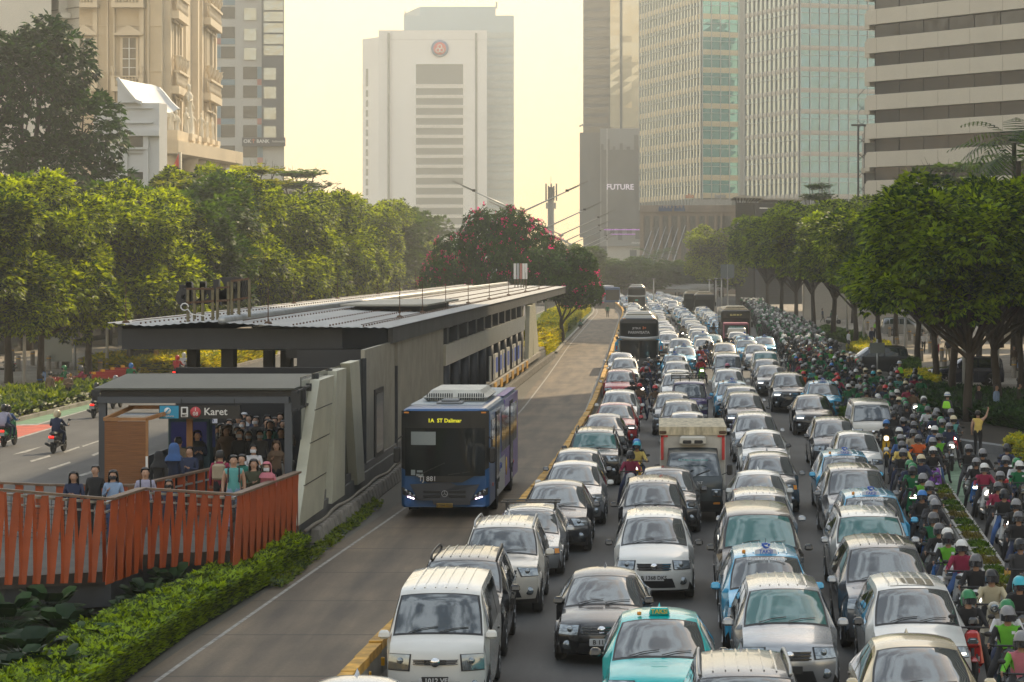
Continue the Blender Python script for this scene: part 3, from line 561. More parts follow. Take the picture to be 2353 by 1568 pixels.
# far white tower
def white_tower():
    Y=935; r=thing('office_tower','tall pale tower with round red and blue emblem near its roof','building',(at(975,Y)[0],Y,0)); r.location=(0,0,0)
    wm=M('pale_tower_cladding',(.80,.80,.77),.6,0,.05,.05); zt=zat(70,Y)
    A=at(870,Y); B=at(1120,Y); zc=zat(74,Y)
    body('chamfer_wall',[at(833,Y+14),at(893,Y-1),at(893,Y+30),at(833,Y+30)],zat(83,Y),wm,r)
    body('wall',[at(870,Y),at(1119,Y),at(1119,Y+34),at(870,Y+34)],zt,wm,r)
    w=Wall(at(833,Y),at(1119,Y)); k=Y/FX
    for (a,b) in ((891,896),(1092,1097)):
        mb=MB(); w.box(mb,(a-833)*k,(b-833)*k,0,zt-1,-.5,.25+ (.9 if a<900 else 0)); mb.build('dark_groove',g_mid,r)
    for i in range(16):
        v0=203+i*22.9; 
        if i==0: z0,z1=zat(194,Y),zat(148,Y)
        else: z0,z1=zat(v0-22.9+15.5,Y),zat(v0-22.9,Y)
        panes(w,g_mid,r,(956-833)*k,(1064-833)*k,z0,z1,1.6,.06,'window_band',.002)
        mb=MB(); w.box(mb,(955-833)*k,(1066-833)*k,z0-.35,z0-.02,-.3,.5); w.box(mb,(955-833)*k,(1066-833)*k,z1+.02,z1+.3,-.3,.5); mb.build('window_frame',wm,r)
        mb=MB(); zz0,zz1=(zat(194,Y),zat(153,Y)) if i==0 else (z0,z1)
        w2=Wall(at(833,Y+14),at(893,Y-1)); w2.box(mb,(848-833)*k*1.05,(858-833)*k*1.05,zz0,zz1,-.2,.06); mb.build('slot_window',g_mid,r)
    for i in range(24):
        mb=MB(); w.box(mb,(870-833)*k,(1119-833)*k,zat(92+i*22.9,Y),zat(92+i*22.9,Y)+.12,0,.05); 
        if i<1: mb.build('panel_joint',M('joint_grey',(.45,.45,.43)),r)
    # emblem
    ex,ez=w.p((1011-833)*k,0)[0],zat(112,Y); Y0=Y-.4
    mb=MB(); mb.lathe([(20*k,-.2),(20*k,.2)],c=(ex,Y0,ez),ax='y',n=28); em=mb.build('emblem',M('emblem_navy',(.03,.11,.30),.5),r)
    mb=MB(); mb.lathe([(14.5*k,-.2),(14.5*k,.2)],c=(ex,Y0-.2,ez),ax='y',n=28); mb.build('red_disc',M('emblem_red',(.62,.05,.04),.5),em)
    for dx,dz in ((0,4),(-4.3,-4),(4.3,-4)):
        mb=MB(); mb.tube([(ex+dx*k+4.6*k*math.cos(t*PI/8),Y0-.5,ez+dz*k+4.6*k*math.sin(t*PI/8)) for t in range(17)],.14,5); mb.build('ring',white,em)
    text('emblem_lettering','TIGA RODA',4.0*k,white,em,(ex,Y0-.5,ez+16.8*k)); text('emblem_lettering','SEMEN',4.0*k,white,em,(ex,Y0-.5,ez-17*k))
    # darker rear block
    r2=thing('office_tower','taller grey glass block standing behind the pale emblem tower','building',(0,0,0)); Y2=980; k2=Y2/FX
    gm=M('rear_block_grey',(.34,.44,.49),.5,0,.05,.1)
    body('wall',[at(928,Y2),at(1181,Y2),at(1181,Y2+30),at(928,Y2+30)],zat(36,Y2),gm,r2); body('roof_block',[at(928,Y2+30),at(965,Y2+1),at(1139,Y2+1),at(1139,Y2+30)],zat(15,Y2),gm,r2,zat(36,Y2))
    w=Wall(at(1100,Y2),at(1181,Y2))
    for i in range(26):
        z1=zat(75+i*19.2,Y2); panes(w,gl('pale_blue_band_glass',(.40,.47,.48),.25,.2),r2,0,w.L,z1-12.5*k2,z1,2,.1,'window_band',.002)
        mb=MB()
        for t in range(22): w.box(mb,t*w.L/22,t*w.L/22+.25,z1-12.5*k2,z1,.1,.3)
        if i<20: mb.build('mullion',gm,r2)
    mb=MB()
    for u in (931,1140,1142): mb.tube([(*at(u,Y2),zat(38 if u<1000 else 20,Y2)),(*at(u,Y2),zat(5 if u>1000 else 25,Y2))],.25,4)
    mb.build('aerial',steel,r2)
white_tower()
def screen_tower():
    Y=800; k=Y/FX; r=thing('office_tower','dark tower with pale curved corner and a big dark screen at its base','building')
    dm=M('dark_tower_wall',(.04,.06,.08),.5,0,.2,.1,stretch=(1,1,.2)); cm=M('pale_metal_cladding',(.44,.43,.38),.3,.6,.05,.05)
    body('wall',[at(1340,Y),at(1402,Y-4),at(1402,Y+30),at(1342,Y+30)],zat(-90,Y),dm,r)
    w=Wall(at(1340,Y),at(1402,Y-4))
    for i in range(26): panes(w,g_dark,r,.6,w.L-.6,zat(-60+i*22+14,Y),zat(-60+i*22,Y),1.3,.08,'window_band',.003)
    body('pale_corner',[at(1402,Y-3),at(1424,Y-8),at(1472,Y-7),at(1472,Y+30),at(1402,Y+30)],zat(-90,Y),cm,r)
    w=Wall(at(1402,Y-8.2),at(1472,Y-7.4))
    mb=MB(); w.box(mb,22*k,27.5*k,zat(300,Y),zat(-90,Y),.05,.8); mb.build('dark_strip',dm,r)
    for a,b in ((0,21.5),(28,70)): panes(w,gl('bronze_mirror_glass',(.52,.49,.40),.12,.8),r,a*k,b*k,zat(296,Y),zat(-90,Y),2.9,.3,'curtain_glass',.02,26)
    s=thing('screen_building','dark building front carrying the screen with the word FUTURE','building'); Ys=Y-24; k=Ys/FX
    body('wall',[at(1332,Ys),at(1380,Ys),at(1380,Ys+20),at(1332,Ys+20)],zat(305,Ys),dm,s,zat(545,Ys)); body('lower_wall',[at(1340,Ys+1),at(1400,Ys+1),at(1400,Ys+20),at(1340,Ys+20)],zat(540,Ys),dm,s)
    body('grey_surround',[at(1379,Ys-1),at(1474,Ys-1),at(1474,Ys+20),at(1379,Ys+20)],zat(296,Ys),M('screen_surround_grey',(.19,.21,.22),.5),s,zat(566,Ys))
    body('stone_base',[at(1395,Ys),at(1474,Ys),at(1474,Ys+20),at(1395,Ys+20)],zat(566,Ys),M('base_stone',(.42,.41,.37),.6),s)
    w=Wall(at(1380,Ys-1),at(1474,Ys-1)); T=lambda u:(u-1380)*k
    mb=MB(); w.box(mb,T(1382),T(1472),zat(525,Ys),zat(345,Ys),0,.5)
    for a,b,v in ((1381,1387,332),(1395,1401,321),(1408,1414,337),(1424,1431,330),(1440,1448,338),(1457,1466,311),(1466,1473,337)): w.box(mb,T(a),T(b),zat(345,Ys),zat(v,Ys),0,.5)
    for a,b,v in ((1388,1396,548),(1402,1412,540),(1420,1430,552),(1440,1452,540),(1460,1470,550)): w.box(mb,T(a),T(b),zat(v,Ys),zat(525,Ys),0,.5)
    mb.build('screen',M('screen_dark',(.045,.055,.065),.4,emit=.02,ecol=(.3,.4,.5)),s)
    mb=MB(); w.box(mb,T(1388),T(1470),zat(529,Ys),zat(528,Ys),.5,.6); w.box(mb,T(1400),T(1460),zat(539,Ys),zat(538.2,Ys),.5,.6); mb.build('purple_light_line',M('purple_light',(.4,.1,.5),emit=1.0,ecol=(.6,.2,.8)),s)
    x,y,z=w.p(T(1425),zat(431,Ys),.9); text('screen_word','FUTURE',17.5*k,M('screen_letters',(.75,.7,.78),.5,emit=.2,ecol=(.9,.8,.95)),s,(x,y,z),bold=.06,ext=.05)
    x,y,z=w.p(T(1461),zat(559,Ys),.9); text('shop_word','PRISMA',6*k,white,s,(x,y,z))
    mb=MB(); mb.tube([(*at(1331,Y),zat(291,Y)),(*at(1342,Y),zat(286,Y))],.4,4); mb.build('roof_arm',steel,r)
    mb=MB(); w.box(mb,T(1394),T(1396),zat(640,Ys),zat(296,Ys),.3,.6); mb.build('edge_strip',steel,s)
    mb=MB(); c=w.p(T(1455),0,.5)
    mb.box(c[0]-1,c[0]+1,c[1]-.5,c[1],0,zat(575,Ys)); mb.build('dark_column',dm,s)
screen_tower()
def glass_tower(label,us,Ys,vtop,vbot,fl,gm,frame,split,dt=1.5,pod=None,bandw=.35):
    r=thing('glass_tower',label,'building'); zt=zat(vtop,Ys[1]); zb=zat(vbot,Ys[1])
    P_=[at(us[i],Ys[i]) for i in range(3)]
    back=max(Ys)+45
    body('core',[P_[0],P_[1],P_[2],(P_[2][0],back),(P_[0][0],back)],zt,M('tower_core',(.2,.22,.22),.5),r,zb)
    n=int((zt-zb)/fl)
    for wi,(a,b) in enumerate(((P_[0],P_[1]),(P_[1],P_[2]))):
        w=Wall(a,b); 
        for i in range(n):
            z0=zt-(i+1)*fl; panes(w,gm[wi],r,0,w.L,z0+fl*bandw,z0+fl,dt,.18,'window_band',.012,2)
            mb=MB(); w.box(mb,0,w.L,z0,z0+fl*bandw,.1,.26)
            if wi==0 or split: w.box(mb,0,w.L,z0+fl*bandw*.35,z0+fl*bandw*.5,.26,.34)
            mb.build('spandrel_band',frame,r)
        mb=MB(); m=round(w.L/dt)
        for j in range(m+1): w.box(mb,j*w.L/m-.07,j*w.L/m+.07,zb,zt,.2,.42)
        for i in range(n): w.box(mb,0,w.L,zt-i*fl-fl*.25,zt-i*fl-fl*.25+.12,.2,.36)
        mb.build('mullion_grid',mull,r)
    return r
beige=M('beige_spandrel',(.56,.53,.47),.5,.1); golden=M('golden_spandrel',(.60,.54,.40),.35,.2)
glass_tower('tall teal glass tower with gold bands rising behind a stone podium',(1472,1613,1716),(625,580,584),-80,475,4.0,(gl('reflective_grey_teal_glass',(.42,.49,.48),.12,.8),g_teal),golden,True,2.2,bandw=.3)
glass_tower('pale blue glass tower with beige floor bands beside the striped office block',(1715,1838,2015),(512,490,495),-80,470,4.0,(gl('pale_blue_glass',(.42,.50,.52),.12,.8),g_blue),beige,True,2.0,bandw=.22)
def podium():
    Y=560; k=Y/FX; r=thing('shopping_podium','brown stone podium with tall ribbed bays below the teal glass tower','building'); st=M('podium_stone',(.34,.28,.23),.7,0,.12,.2)
    body('wall',[at(1470,Y),at(1690,Y),at(1690,Y+40),at(1470,Y+40)],zat(472,Y),st,r)
    w=Wall(at(1470,Y),at(1690,Y)); T=lambda u:(u-1470)*k
    for i in range(10):
        u=1481+i*21; 
        if i>8: u=1662
        mb=MB(); w.box(mb,T(u),T(u+12 if i<8 else u+17),zat(597,Y),zat(497,Y),0,.1); mb.build('ribbed_window',M('lattice_window',(.21,.2,.18),.5,0,.35,3,stretch=(1,1,.3)),r)
        mb=MB(); w.box(mb,T(u-7),T(u-3),zat(568,Y),zat(495,Y),0,1.2); mb.build('pilaster',M('pilaster_stone',(.36,.29,.22),.6),r)
        mb=MB(); w.box(mb,T(u),T(u+12),zat(636,Y),zat(620,Y),0,.1); mb.build('lower_window',g_dark,r)
    mb=MB(); w.box(mb,0,w.L,zat(488,Y),zat(472,Y),0,.5); mb.build('parapet',M('parapet_stone',(.31,.25,.2),.7,0,.2,.4),r)
    mb=MB(); w.box(mb,T(1513),T(1544),zat(486,Y),zat(479,Y),.5,.9); w.box(mb,T(1549),T(1574),zat(486,Y),zat(479,Y),.5,.9)
    for u,h in ((1514,4),(1520,6),(1526,4),(1534,5),(1542,6),(1550,6),(1560,4),(1568,6)): w.box(mb,T(u),T(u+4),zat(479,Y),zat(479-h,Y),.5,.9)
    mb.build('blue_letter_sign',M('sign_letter_blue',(.03,.08,.2),.5),r)
    for (a,b,v0,v1,c,nm,t,tc) in ((1645,1681,563,583,(.55,.04,.03),'red_bank_sign','BANK',white),(1470,1511,600,615,(.6,.55,.5),'orange_white_sign','MEGA',steel)):
        mb=MB(); w.box(mb,T(a),T(b),zat(v1,Y),zat(v0,Y),.1,.6); sg_=mb.build(nm,M(nm,c,.5),r)
        x,y,z=w.p(T((a+b)/2+2),zat((v0+v1)/2,Y),.7); text('sign_lettering',t,7*k,tc,sg_,(x,y,z),bold=.05)
    mb=MB(); w.box(mb,T(1470),T(1482),zat(615,Y),zat(600,Y),.6,.7); mb.build('orange_patch',M('orange_patch',(.75,.3,.08)),r)
    x,y,z=w.p(T(1664),zat(546,Y),.4); text('red_lettering','Jamu',8*k,M('sign_red_letters',(.55,.05,.05)),r,(x,y,z),bold=.1)
    mb=MB(); w.box(mb,T(1649),T(1680),zat(555,Y),zat(551,Y),.1,.4); mb.build('red_line',M('sign_red_letters',(0,0,0)),r)
    x,y,z=w.p(T(1634),zat(449,Y),.5); text('roof_lettering','allo',14*k,M('allo_orange',(.6,.22,.1)),r,(x-4.6,y,z-.2),bold=.05); text('roof_lettering','bank',14*k,M('pale_grey_paint',(0,0,0)),r,(x+2,y,z-.2),bold=.05)
    mb=MB(); mb.box(x-4,x+4.5,y+.2,y+.4,z-2.2,z-.9); mb.build('sign_frame',steel,r)
    mb=MB(); w.box(mb,T(1440),T(1530),zat(609,Y)-1,zat(608,Y),2,12); w.box(mb,T(1660),T(1690),zat(609,Y)-1,zat(608,Y),2,8)
    for i in range(6): mb.tube([w.p(T(1470+i*15),zat(608,Y),11),w.p(T(1500+i*15),zat(598-i,Y)+7,.2)],.1,3)
    mb.build('entrance_canopy',M('pale_grey_paint',(0,0,0)),r)
    # black louvred block with the winged roof
    Y=430; k=Y/FX; r=thing('louvred_building','dark louvred building with an upswept pale roof canopy','building'); lm=M('louvre_metal',(.035,.042,.055),.4,.4,.1,1)
    body('wall',[at(1690,Y),at(1843,Y+6),at(1843,Y+40),at(1690,Y+40)],zat(466,Y),M('louvre_wall_dark',(.02,.024,.03)),r)
    w=Wall(at(1690,Y),at(1843,Y+6)); T=lambda u:(u-1690)*k
    mb=MB()
    for i in range(60):
        z=zat(466,Y)-.35-i*.33
        if z>1: w.box(mb,T(1691),T(1737),z,z+.16,.05,.35); w.box(mb,T(1749),T(1842),z,z+.16,.05,.35)
    mb.build('louvres',lm,r); mb=MB(); w.box(mb,T(1738),T(1749),0,zat(470,Y),0,.6); mb.build('pier',M('louvre_pier',(.025,.03,.045)),r)
    lit=M('white_light_strip',(.7,.7,.65),emit=.5)
    for a,b,v in ((1750,1796,477),(1762,1830,491),(1797,1843,505),(1797,1835,517),(1691,1712,512),(1708,1748,533),(1749,1800,533),(1691,1703,566)):
        mb=MB(); w.box(mb,T(a),T(b),zat(v+2,Y),zat(v,Y),.4,.5); mb.build('light_strip',lit,r)
    mb=MB(); mb.add([(*at(1683,Y-6),zat(455,Y)),(*at(1752,Y-6),zat(458,Y)),(*at(1760,Y+20),zat(456,Y)),(*at(1700,Y+20),zat(450,Y)),(*at(1695,Y-6),zat(452,Y)+.1),(*at(1750,Y-6),zat(455,Y)+.1)],[(0,1,2,3)]); 
    mb.yprism([at(1683,Y)[:1]+(zat(456,Y),),at(1752,Y)[:1]+(zat(458,Y),),at(1758,Y)[:1]+(zat(455,Y),),at(1700,Y)[:1]+(zat(450,Y),)],Y-6,Y+14)
    mb.yprism([at(1752,Y)[:1]+(zat(460,Y),),at(1848,Y)[:1]+(zat(460,Y),),at(1845,Y)[:1]+(zat(457,Y),),at(1752,Y)[:1]+(zat(457,Y),)],Y-2,Y+20); mb.build('roof_canopy',M('pale_roof_sheet',(.4,.38,.33),.5),r)
    mb=MB()
    for i in range(9): mb.tube([(*at(1692+i*5.5,Y-2),zat(466,Y)),(*at(1689+i*7.5,Y-4),zat(457,Y))],.12,3)
    mb.build('roof_struts',black,r)
podium()
def striped():
    r=thing('striped_office_block','cream office block with long dark ribbon windows above the trees','building'); A=at(2012,350); B=(62,306); w=Wall(A,B); cr_=M('cream_concrete_panel',(.56,.53,.45),.65,0,.06,.15)
    zb=zat(420,350); fl=3.83; d=Vector((w.n.x,w.n.y,0))*-30
    body('core',[A,B,(B[0],B[1]+50),(A[0]+6,A[1]+50)],95,M('block_core_dark',(.05,.05,.055)),r)
    z=zat(385,350)-fl*4
    i=0
    while z<90:
        mb=MB(); w.box(mb,-.9,w.L,z,z+1.95,-.3,.9); w.box(mb,-.9,w.L,z+1.95,z+2.05,-.3,.7)
        w.box(mb,-1.9,-.9,z-.5,z+1.7,-1.5,.3); mb.build('spandrel',cr_,r)
        mb=MB()
        for j in range(int(w.L/6)): w.box(mb,j*6+1.2,j*6+1.24,z+.05,z+1.9,.9,.915)
        mb.build('panel_joint',M('panel_joint_brown',(.2,.17,.13)),r)
        panes(w,g_dark,r,0,w.L,z+2.05,z+fl,1.6,.1,'ribbon_window',.01)
        mb=MB()
        for j in range(int(w.L/4.8)): w.box(mb,j*4.8,j*4.8+.06,z+2.05,z+fl,.1,.16)
        mb.build('mullion',black,r); z+=fl; i+=1
    # side annexe with scaffold frame
    mb=MB(); x,y=at(1970,352); zt=zat(290,352); mb.box(x,x+.25,y,y+.3,0,zt); mb.box(x+.9,x+1.1,y,y+.3,0,zt)
    for q in range(26): mb.tube([(x+.1,y,q*1.1+2),(x+1,y,q*1.1+(3 if q%2 else 1.2))],.06,3)
    mb.box(x-.8,x+2.6,y,y+.5,zt,zt+.25); mb.build('lattice_mast',dkgrey,r)
    mb=MB(); mb.box(x+1.1,x+3.4,y+.5,y+6,0,zt-.8); mb.build('grey_shaft',M('shaft_grey',(.3,.3,.28)),r)
    mb=MB(); mb.box(x+.5,x+3.6,y-.5,y+.4,zat(398,352),zat(382,352)-.3); mb.build('step_block',cr_,r)
    mb=MB(); mb.box(x+.3,x+3.8,y-.7,y+.2,zat(392,352)+2.2,zat(355,352)); mb.build('step_block',cr_,r)
striped()
def ok_building():
    Y=490;k=Y/FX; r=thing('bank_tower','grey blue chequered tower carrying a bank name band','building'); gr=M('grey_tower_frame',(.48,.48,.45),.6,0,.06,.1); bl=M('pale_blue_panel',(.20,.29,.34),.5); rd=M('salmon_panel',(.45,.20,.17),.5); dk_=M('slate_panel',(.085,.10,.115),.4)
    body('wall',[at(490,Y),at(653,Y),at(653,Y+30),at(490,Y+30)],zat(-60,Y),gr,r); w=Wall(at(490,Y),at(653,Y)); T=lambda u:(u-490)*k
    mb=MB(); w.box(mb,T(602),T(653),zat(337,Y),zat(-60,Y),.02,.4); mb.build('slate_panel',dk_,r)
    mb=MB(); w.box(mb,T(490),T(604),0,0.1,0,.1)
    vs0=[(-19,-2),(16,43),(62,88),(107,134),(154,182),(197,225),(244,272),(288,316),(335,362)]
    for i,(v0,v1) in enumerate(vs0):
        for u0,u1 in ((508,540),(559,591)):
            if u0>550 and i<4: continue
            panes(w,g_dark,r,T(u0),T(u1),zat(v1,Y),zat(v0,Y),1.2,.12,'window',.006)
        mb=MB(); w.box(mb,T(494),T(507.5),zat(v1,Y),zat(v0,Y),.02,.1)
        if i>=4: w.box(mb,T(591.5),T(604),zat(v1,Y),zat(v0,Y),.02,.1)
        if i%2==0: w.box(mb,T(508),T(540),zat(v1+14,Y),zat(v1+1,Y),.02,.1); 
        mb.build('blue_panel',bl,r)
        if i%2==0:
            mb=MB(); w.box(mb,T(494),T(507.5),zat(v1+14,Y),zat(v1+.5,Y),.02,.12)
            if i>=4: w.box(mb,T(591.5),T(604),zat(v1+14,Y),zat(v1+.5,Y),.02,.12)
            mb.build('salmon_panel',rd,r)
    gw=gl('lit_window_glass',(.42,.46,.46),.1,.6)  # paler metallic glass for some of the windows
    for i in range(9):
        v0=[-26,20,67,111,157,200,248,291,-70][i]
        a,b=(562,590) if i<4 else (607,635)
        panes(w,gw,r,T(a),T(b),zat(v0+27,Y),zat(v0,Y),1.2,.45,'window',.02,2)
    for i in range(7):
        v0=-50+i*26; panes(w,gw,r,T(607),T(652),zat(v0+22,Y),zat(v0,Y),1.25,.5,'window',.02,2)
    mb=MB(); w.box(mb,T(559),T(657),zat(337,Y),zat(317,Y),.5,1.3); s=mb.build('name_band',M('name_band_dark',(.07,.075,.085)),r)
    x,y,z=w.p(T(562),zat(326,Y),1.4); text('band_lettering','OK',12*k,white,s,(x,y,z),bold=.03,align='LEFT'); text('band_lettering','BANK',11*k,white,s,(x+30*k,y,z),bold=.03,align='LEFT'); text('band_lettering','Indonesia',7.5*k,white,s,(x+66*k,y,z),align='LEFT')
    mb=MB(); mb.box(x+22.3*k,x+23.8*k,y-.1,y,z-4*k,z+4*k); mb.tube([(x+19*k,y,z+2*k),(x+23*k,y,z+5*k),(x+27*k,y,z+2*k)],.08,4); mb.build('orange_mark',M('allo_orange',(0,0,0)),s)
ok_building()
def baluster(mb,x,y,z,h,r): mb.lathe([(r*.6,0),(r,h*.3),(r*.45,h*.6),(r*.8,h)],c=(x,y,z),n=6)
def statue_mesh():
    mb=MB(); mb.lathe([(.5,0),(.5,.15),(.42,.2),(.40,.9),(.36,1.6),(.30,2.0),(.26,2.5),(.33,2.9),(.36,3.2),(.22,3.45),(.11,3.55),(.13,3.65),(.19,3.8),(.19,3.95),(.12,4.1),(0,4.15)],n=10)
    mb.tube([(.34,0,3.2),(.5,-.1,2.6),(.35,-.35,2.2)],[.13,.1,.07],6); mb.tube([(-.34,0,3.2),(-.48,-.15,2.7),(-.15,-.4,2.9)],[.13,.1,.07],6); return mb.mesh('statue',M('statue_stone',(.75,.68,.54),.7))
def neoclassic():
    r=thing('neoclassical_building','sandstone palace style tower with balconies, tall windows and column portico','building'); sm=M('sandstone',(.62,.52,.37),.7,0,.12,.15); sd_=M('sandstone_trim',(.68,.58,.43),.65,0,.1,.3); Y=330;k=Y/FX
    A=at(150,Y);B=at(372,Y); C=at(484,385); zt=zat(-120,Y)
    body('wall',[A,B,C,at(480,430),(A[0],430)],zt,sm,r); w=Wall(A,B); T=lambda u:(u-150)*k
    win=M('curtained_window',(.20,.17,.12),.3,0,.3,.8)
    for u0 in (183,352-18,):
        for j in range(2):
            pass
    def bay(u,w_,vt,nm='window'):
        # tall window with pediment above and balustraded balcony below (v of window top)
        t0,t1=T(u),T(u+w_)
        f=MB(); w.box(f,t0-.35,t1+.35,zat(vt+96,Y),zat(vt-2,Y),-.2,.25); fr=f.build('window_surround',sd_,r)
        f=MB(); w.box(f,t0,t1,zat(vt+92,Y),zat(vt,Y),.26,.30); wn_=f.build('window',win,r)
        f=MB(); w.box(f,(t0+t1)/2-.06,(t0+t1)/2+.06,zat(vt+92,Y),zat(vt,Y),.3,.38)
        for q in (24,48,68): w.box(f,t0,t1,zat(vt+q,Y)-.05,zat(vt+q,Y)+.05,.3,.36)
        f.build('glazing_bars',white,wn_)
        f=MB(); zt_=zat(vt-10,Y); a=w.p(t0-.9,zt_,.1);b=w.p(t1+.9,zt_,.1);c=w.p((t0+t1)/2,zt_+1.1,.1); a2=w.p(t0-.9,zt_,.9);b2=w.p(t1+.9,zt_,.9);c2=w.p((t0+t1)/2,zt_+1.1,.9)
        f.add([a,b,c,a2,b2,c2],[(3,4,5),(0,3,5,2),(1,2,5,4),(0,1,4,3)]); w.box(f,t0-1,t1+1,zt_-.25,zt_,.0,1.0); f.build('pediment',sd_,r)
        f=MB(); zb=zat(vt+113,Y); w.box(f,t0-1.2,t1+1.2,zb-.6,zb,.0,1.7); w.box(f,t0-1.25,t1+1.25,zb+1.2,zb+1.35,1.3,1.75)
        w.box(f,t0-1.2,t0-.7,zb,zb+1.3,1.2,1.7); w.box(f,t1+.7,t1+1.2,zb,zb+1.3,1.2,1.7)
        for q in range(8):
            p=w.p(t0-.6+q*(t1-t0+1.2)/7,0,1.5); baluster(f,p[0],p[1],zb,1.2,.14)
        for q in (t0-.95,t1+.95):
            p=w.p(q,0,1.45); f.lathe([(.14,0),(.12,.3),(.36,.8),(.3,1.1),(.42,1.25)],c=(p[0],p[1],zb+1.35),n=8)
        f.build('balcony',sd_,r)
    for vt in (88-192,88-0):
        bay(184,24,vt+ (0)); bay(283,30,vt)
    for u in (215,247,262,322,340):
        f=MB(); w.box(f,T(u),T(u+ (10 if u in(215,322) else 3)),0,zt,0,.5); f.build('pilaster',sd_,r)
    for v in (-20,60,165,245): 
        f=MB(); w.box(f,0,w.L,zat(v,Y),zat(v,Y)+.12,0,.12); f.build('string_course',sd_,r)
    # road side
    w2=Wall(B,C)
    def T2(u):  # distance along w2 for picture column u
        lo,hi=0,w2.L
        for _ in range(30):
            m=(lo+hi)/2; q=w2.p(m,0,0); uu=VU+q[0]*FX/q[1]
            if uu<u: lo=m
            else: hi=m
        return lo
    def Yt(t): return w2.p(t,0,0)[1]
    for u in (376,388,402,412,440,450,462,474,482):
        t=T2(u); f=MB(); w2.box(f,t,t+1.6,0,zt,0,.9); f.build('pilaster',sd_,r)
    for ua,ub in ((379,399),(455,479)):
        ta,tb=T2(ua),T2(ub); Ym=Yt((ta+tb)/2)
        for v in ((-110,60,232) if ua<400 else (-90,80,262)):
            z1=zat(v,Ym); f=MB(); w2.box(f,ta,tb,zat(v+105,Ym),z1,.1,.4); f.build('window',win,r)
            f=MB()
            for q in range(3):
                t=ta+(tb-ta)*(q+.2)/3; w2.box(f,t,t+.5,zat(v+105,Ym),z1,.4,1.0)
            for q in (0,1):
                t=ta+(tb-ta)*(q*.5+.05); t1=t+(tb-ta)*.4; a=w2.p(t,z1+.2,1.2);b=w2.p(t1,z1+.2,1.2);c=w2.p((t+t1)/2,z1+2,1.2); f.tube([a,b,c,a],.15,4)
            f.build('window_bars',sd_,r)
            zb=zat(v+ 122+ (0),Ym)-1.0; f=MB(); w2.box(f,ta-1,tb+1,zb-1.2,zb-.2,0,1.9); w2.box(f,ta-1,tb+1,zb+1.5,zb+1.8,1.3,2.0)
            for q in range(14):
                p=w2.p(ta-.8+(tb-ta+1.6)*q/13,0,1.65); baluster(f,p[0],p[1],zb-.2,1.7,.22)
            for q in range(4):
                p=w2.p(ta+(tb-ta)*q/3,0,1.6); f.lathe([(.2,0),(.2,.5),(.55,1.3),(.4,1.7),(.6,1.9)],c=(p[0],p[1],zb+1.8),n=8)
            f.build('balcony',sd_,r)
    # portico: entablature, columns and statues
    zc=zat(345,350); f=MB(); f.prism([at(374,322),at(410,322),(at(500,345)[0]+1.3,358),at(520,374),(at(480,385)[0],385),(at(374,340)[0],350)],zc-1.6,zc); f.prism([at(378,324),at(408,324),at(505,360),at(480,380),at(374,350)],zc,zc+1.4); f.build('portico_roof',sm,r)
    for i,(u,Yc) in enumerate([(391,328),(431,336),(456,343),(478,350),(497,358)]):
        x,y=at(u,Yc); f=MB(); f.lathe([(1.0,0),(1.0,1),(.85,1.2),(.78,zc-4.2),(1.2,zc-2),(1.3,zc-1.6)],n=14); f.build('column',sd_,r,(x,y+1,0))
    smh=statue_mesh(); 
    for i,(u,v,Yc,s,lb) in enumerate([(393,315,328,1.0,'first'),(406,320,330,.95,'second'),(433,312,336,1.7,'t'),(427,318,334,1.05,''),(442,320,340,.95,''),(462,322,345,.95,''),(474,326,350,.9,''),(487,330,355,.95,'')]):
        x,y=at(u,Yc); z=zat(v+6,Yc); 
        f=MB(); f.box(x-1.0,x+1.0,y-1,y+1,zc+1.4,z); f.build('pedestal',sd_,r)
        o=bpy.data.objects.new('statue',smh); COL.objects.link(o); o.location=(x,y,z); o.scale=(s,s,s*1.0); o.rotation_euler=(0,0,i*.7)
        tag(o,['pale stone statue at the left end of the portico roof','pale stone statue second along the portico roof','tallest pale statue crowning the middle of the portico','pale statue standing in front of the tallest statue','pale statue just right of the tallest portico statue','pale statue first in the right hand trio on the portico','pale statue in the middle of the right hand portico trio','pale statue last at the right end of the portico roof'][i],'statue','statues on the portico')
    fl=thing('flagpole','flagpole with a limp red and white flag before the portico','flagpole',(*at(413,300),0)); f=MB(); f.tube([(0,0,0),(0,0,zat(350,300))],[.3,.25],8); f.build('pole',M('pale_concrete_pole',(.4,.37,.28)),fl)
    f=MB(); z=zat(352,300); f.add([(-.05,-.3,z),(-.65,-.4,z-1.5),(-.35,-.4,z-3.2),(-.05,-.3,z-3.0)],[(0,1,2,3)],0); f.add([(-.05,-.3,z-3.0),(-.35,-.4,z-3.2),(-.75,-.4,z-5.5),(-.1,-.3,z-6)],[(0,1,2,3)],1); f.build('flag',[M('flag_red',(.5,.04,.03)),white],fl)
neoclassic()
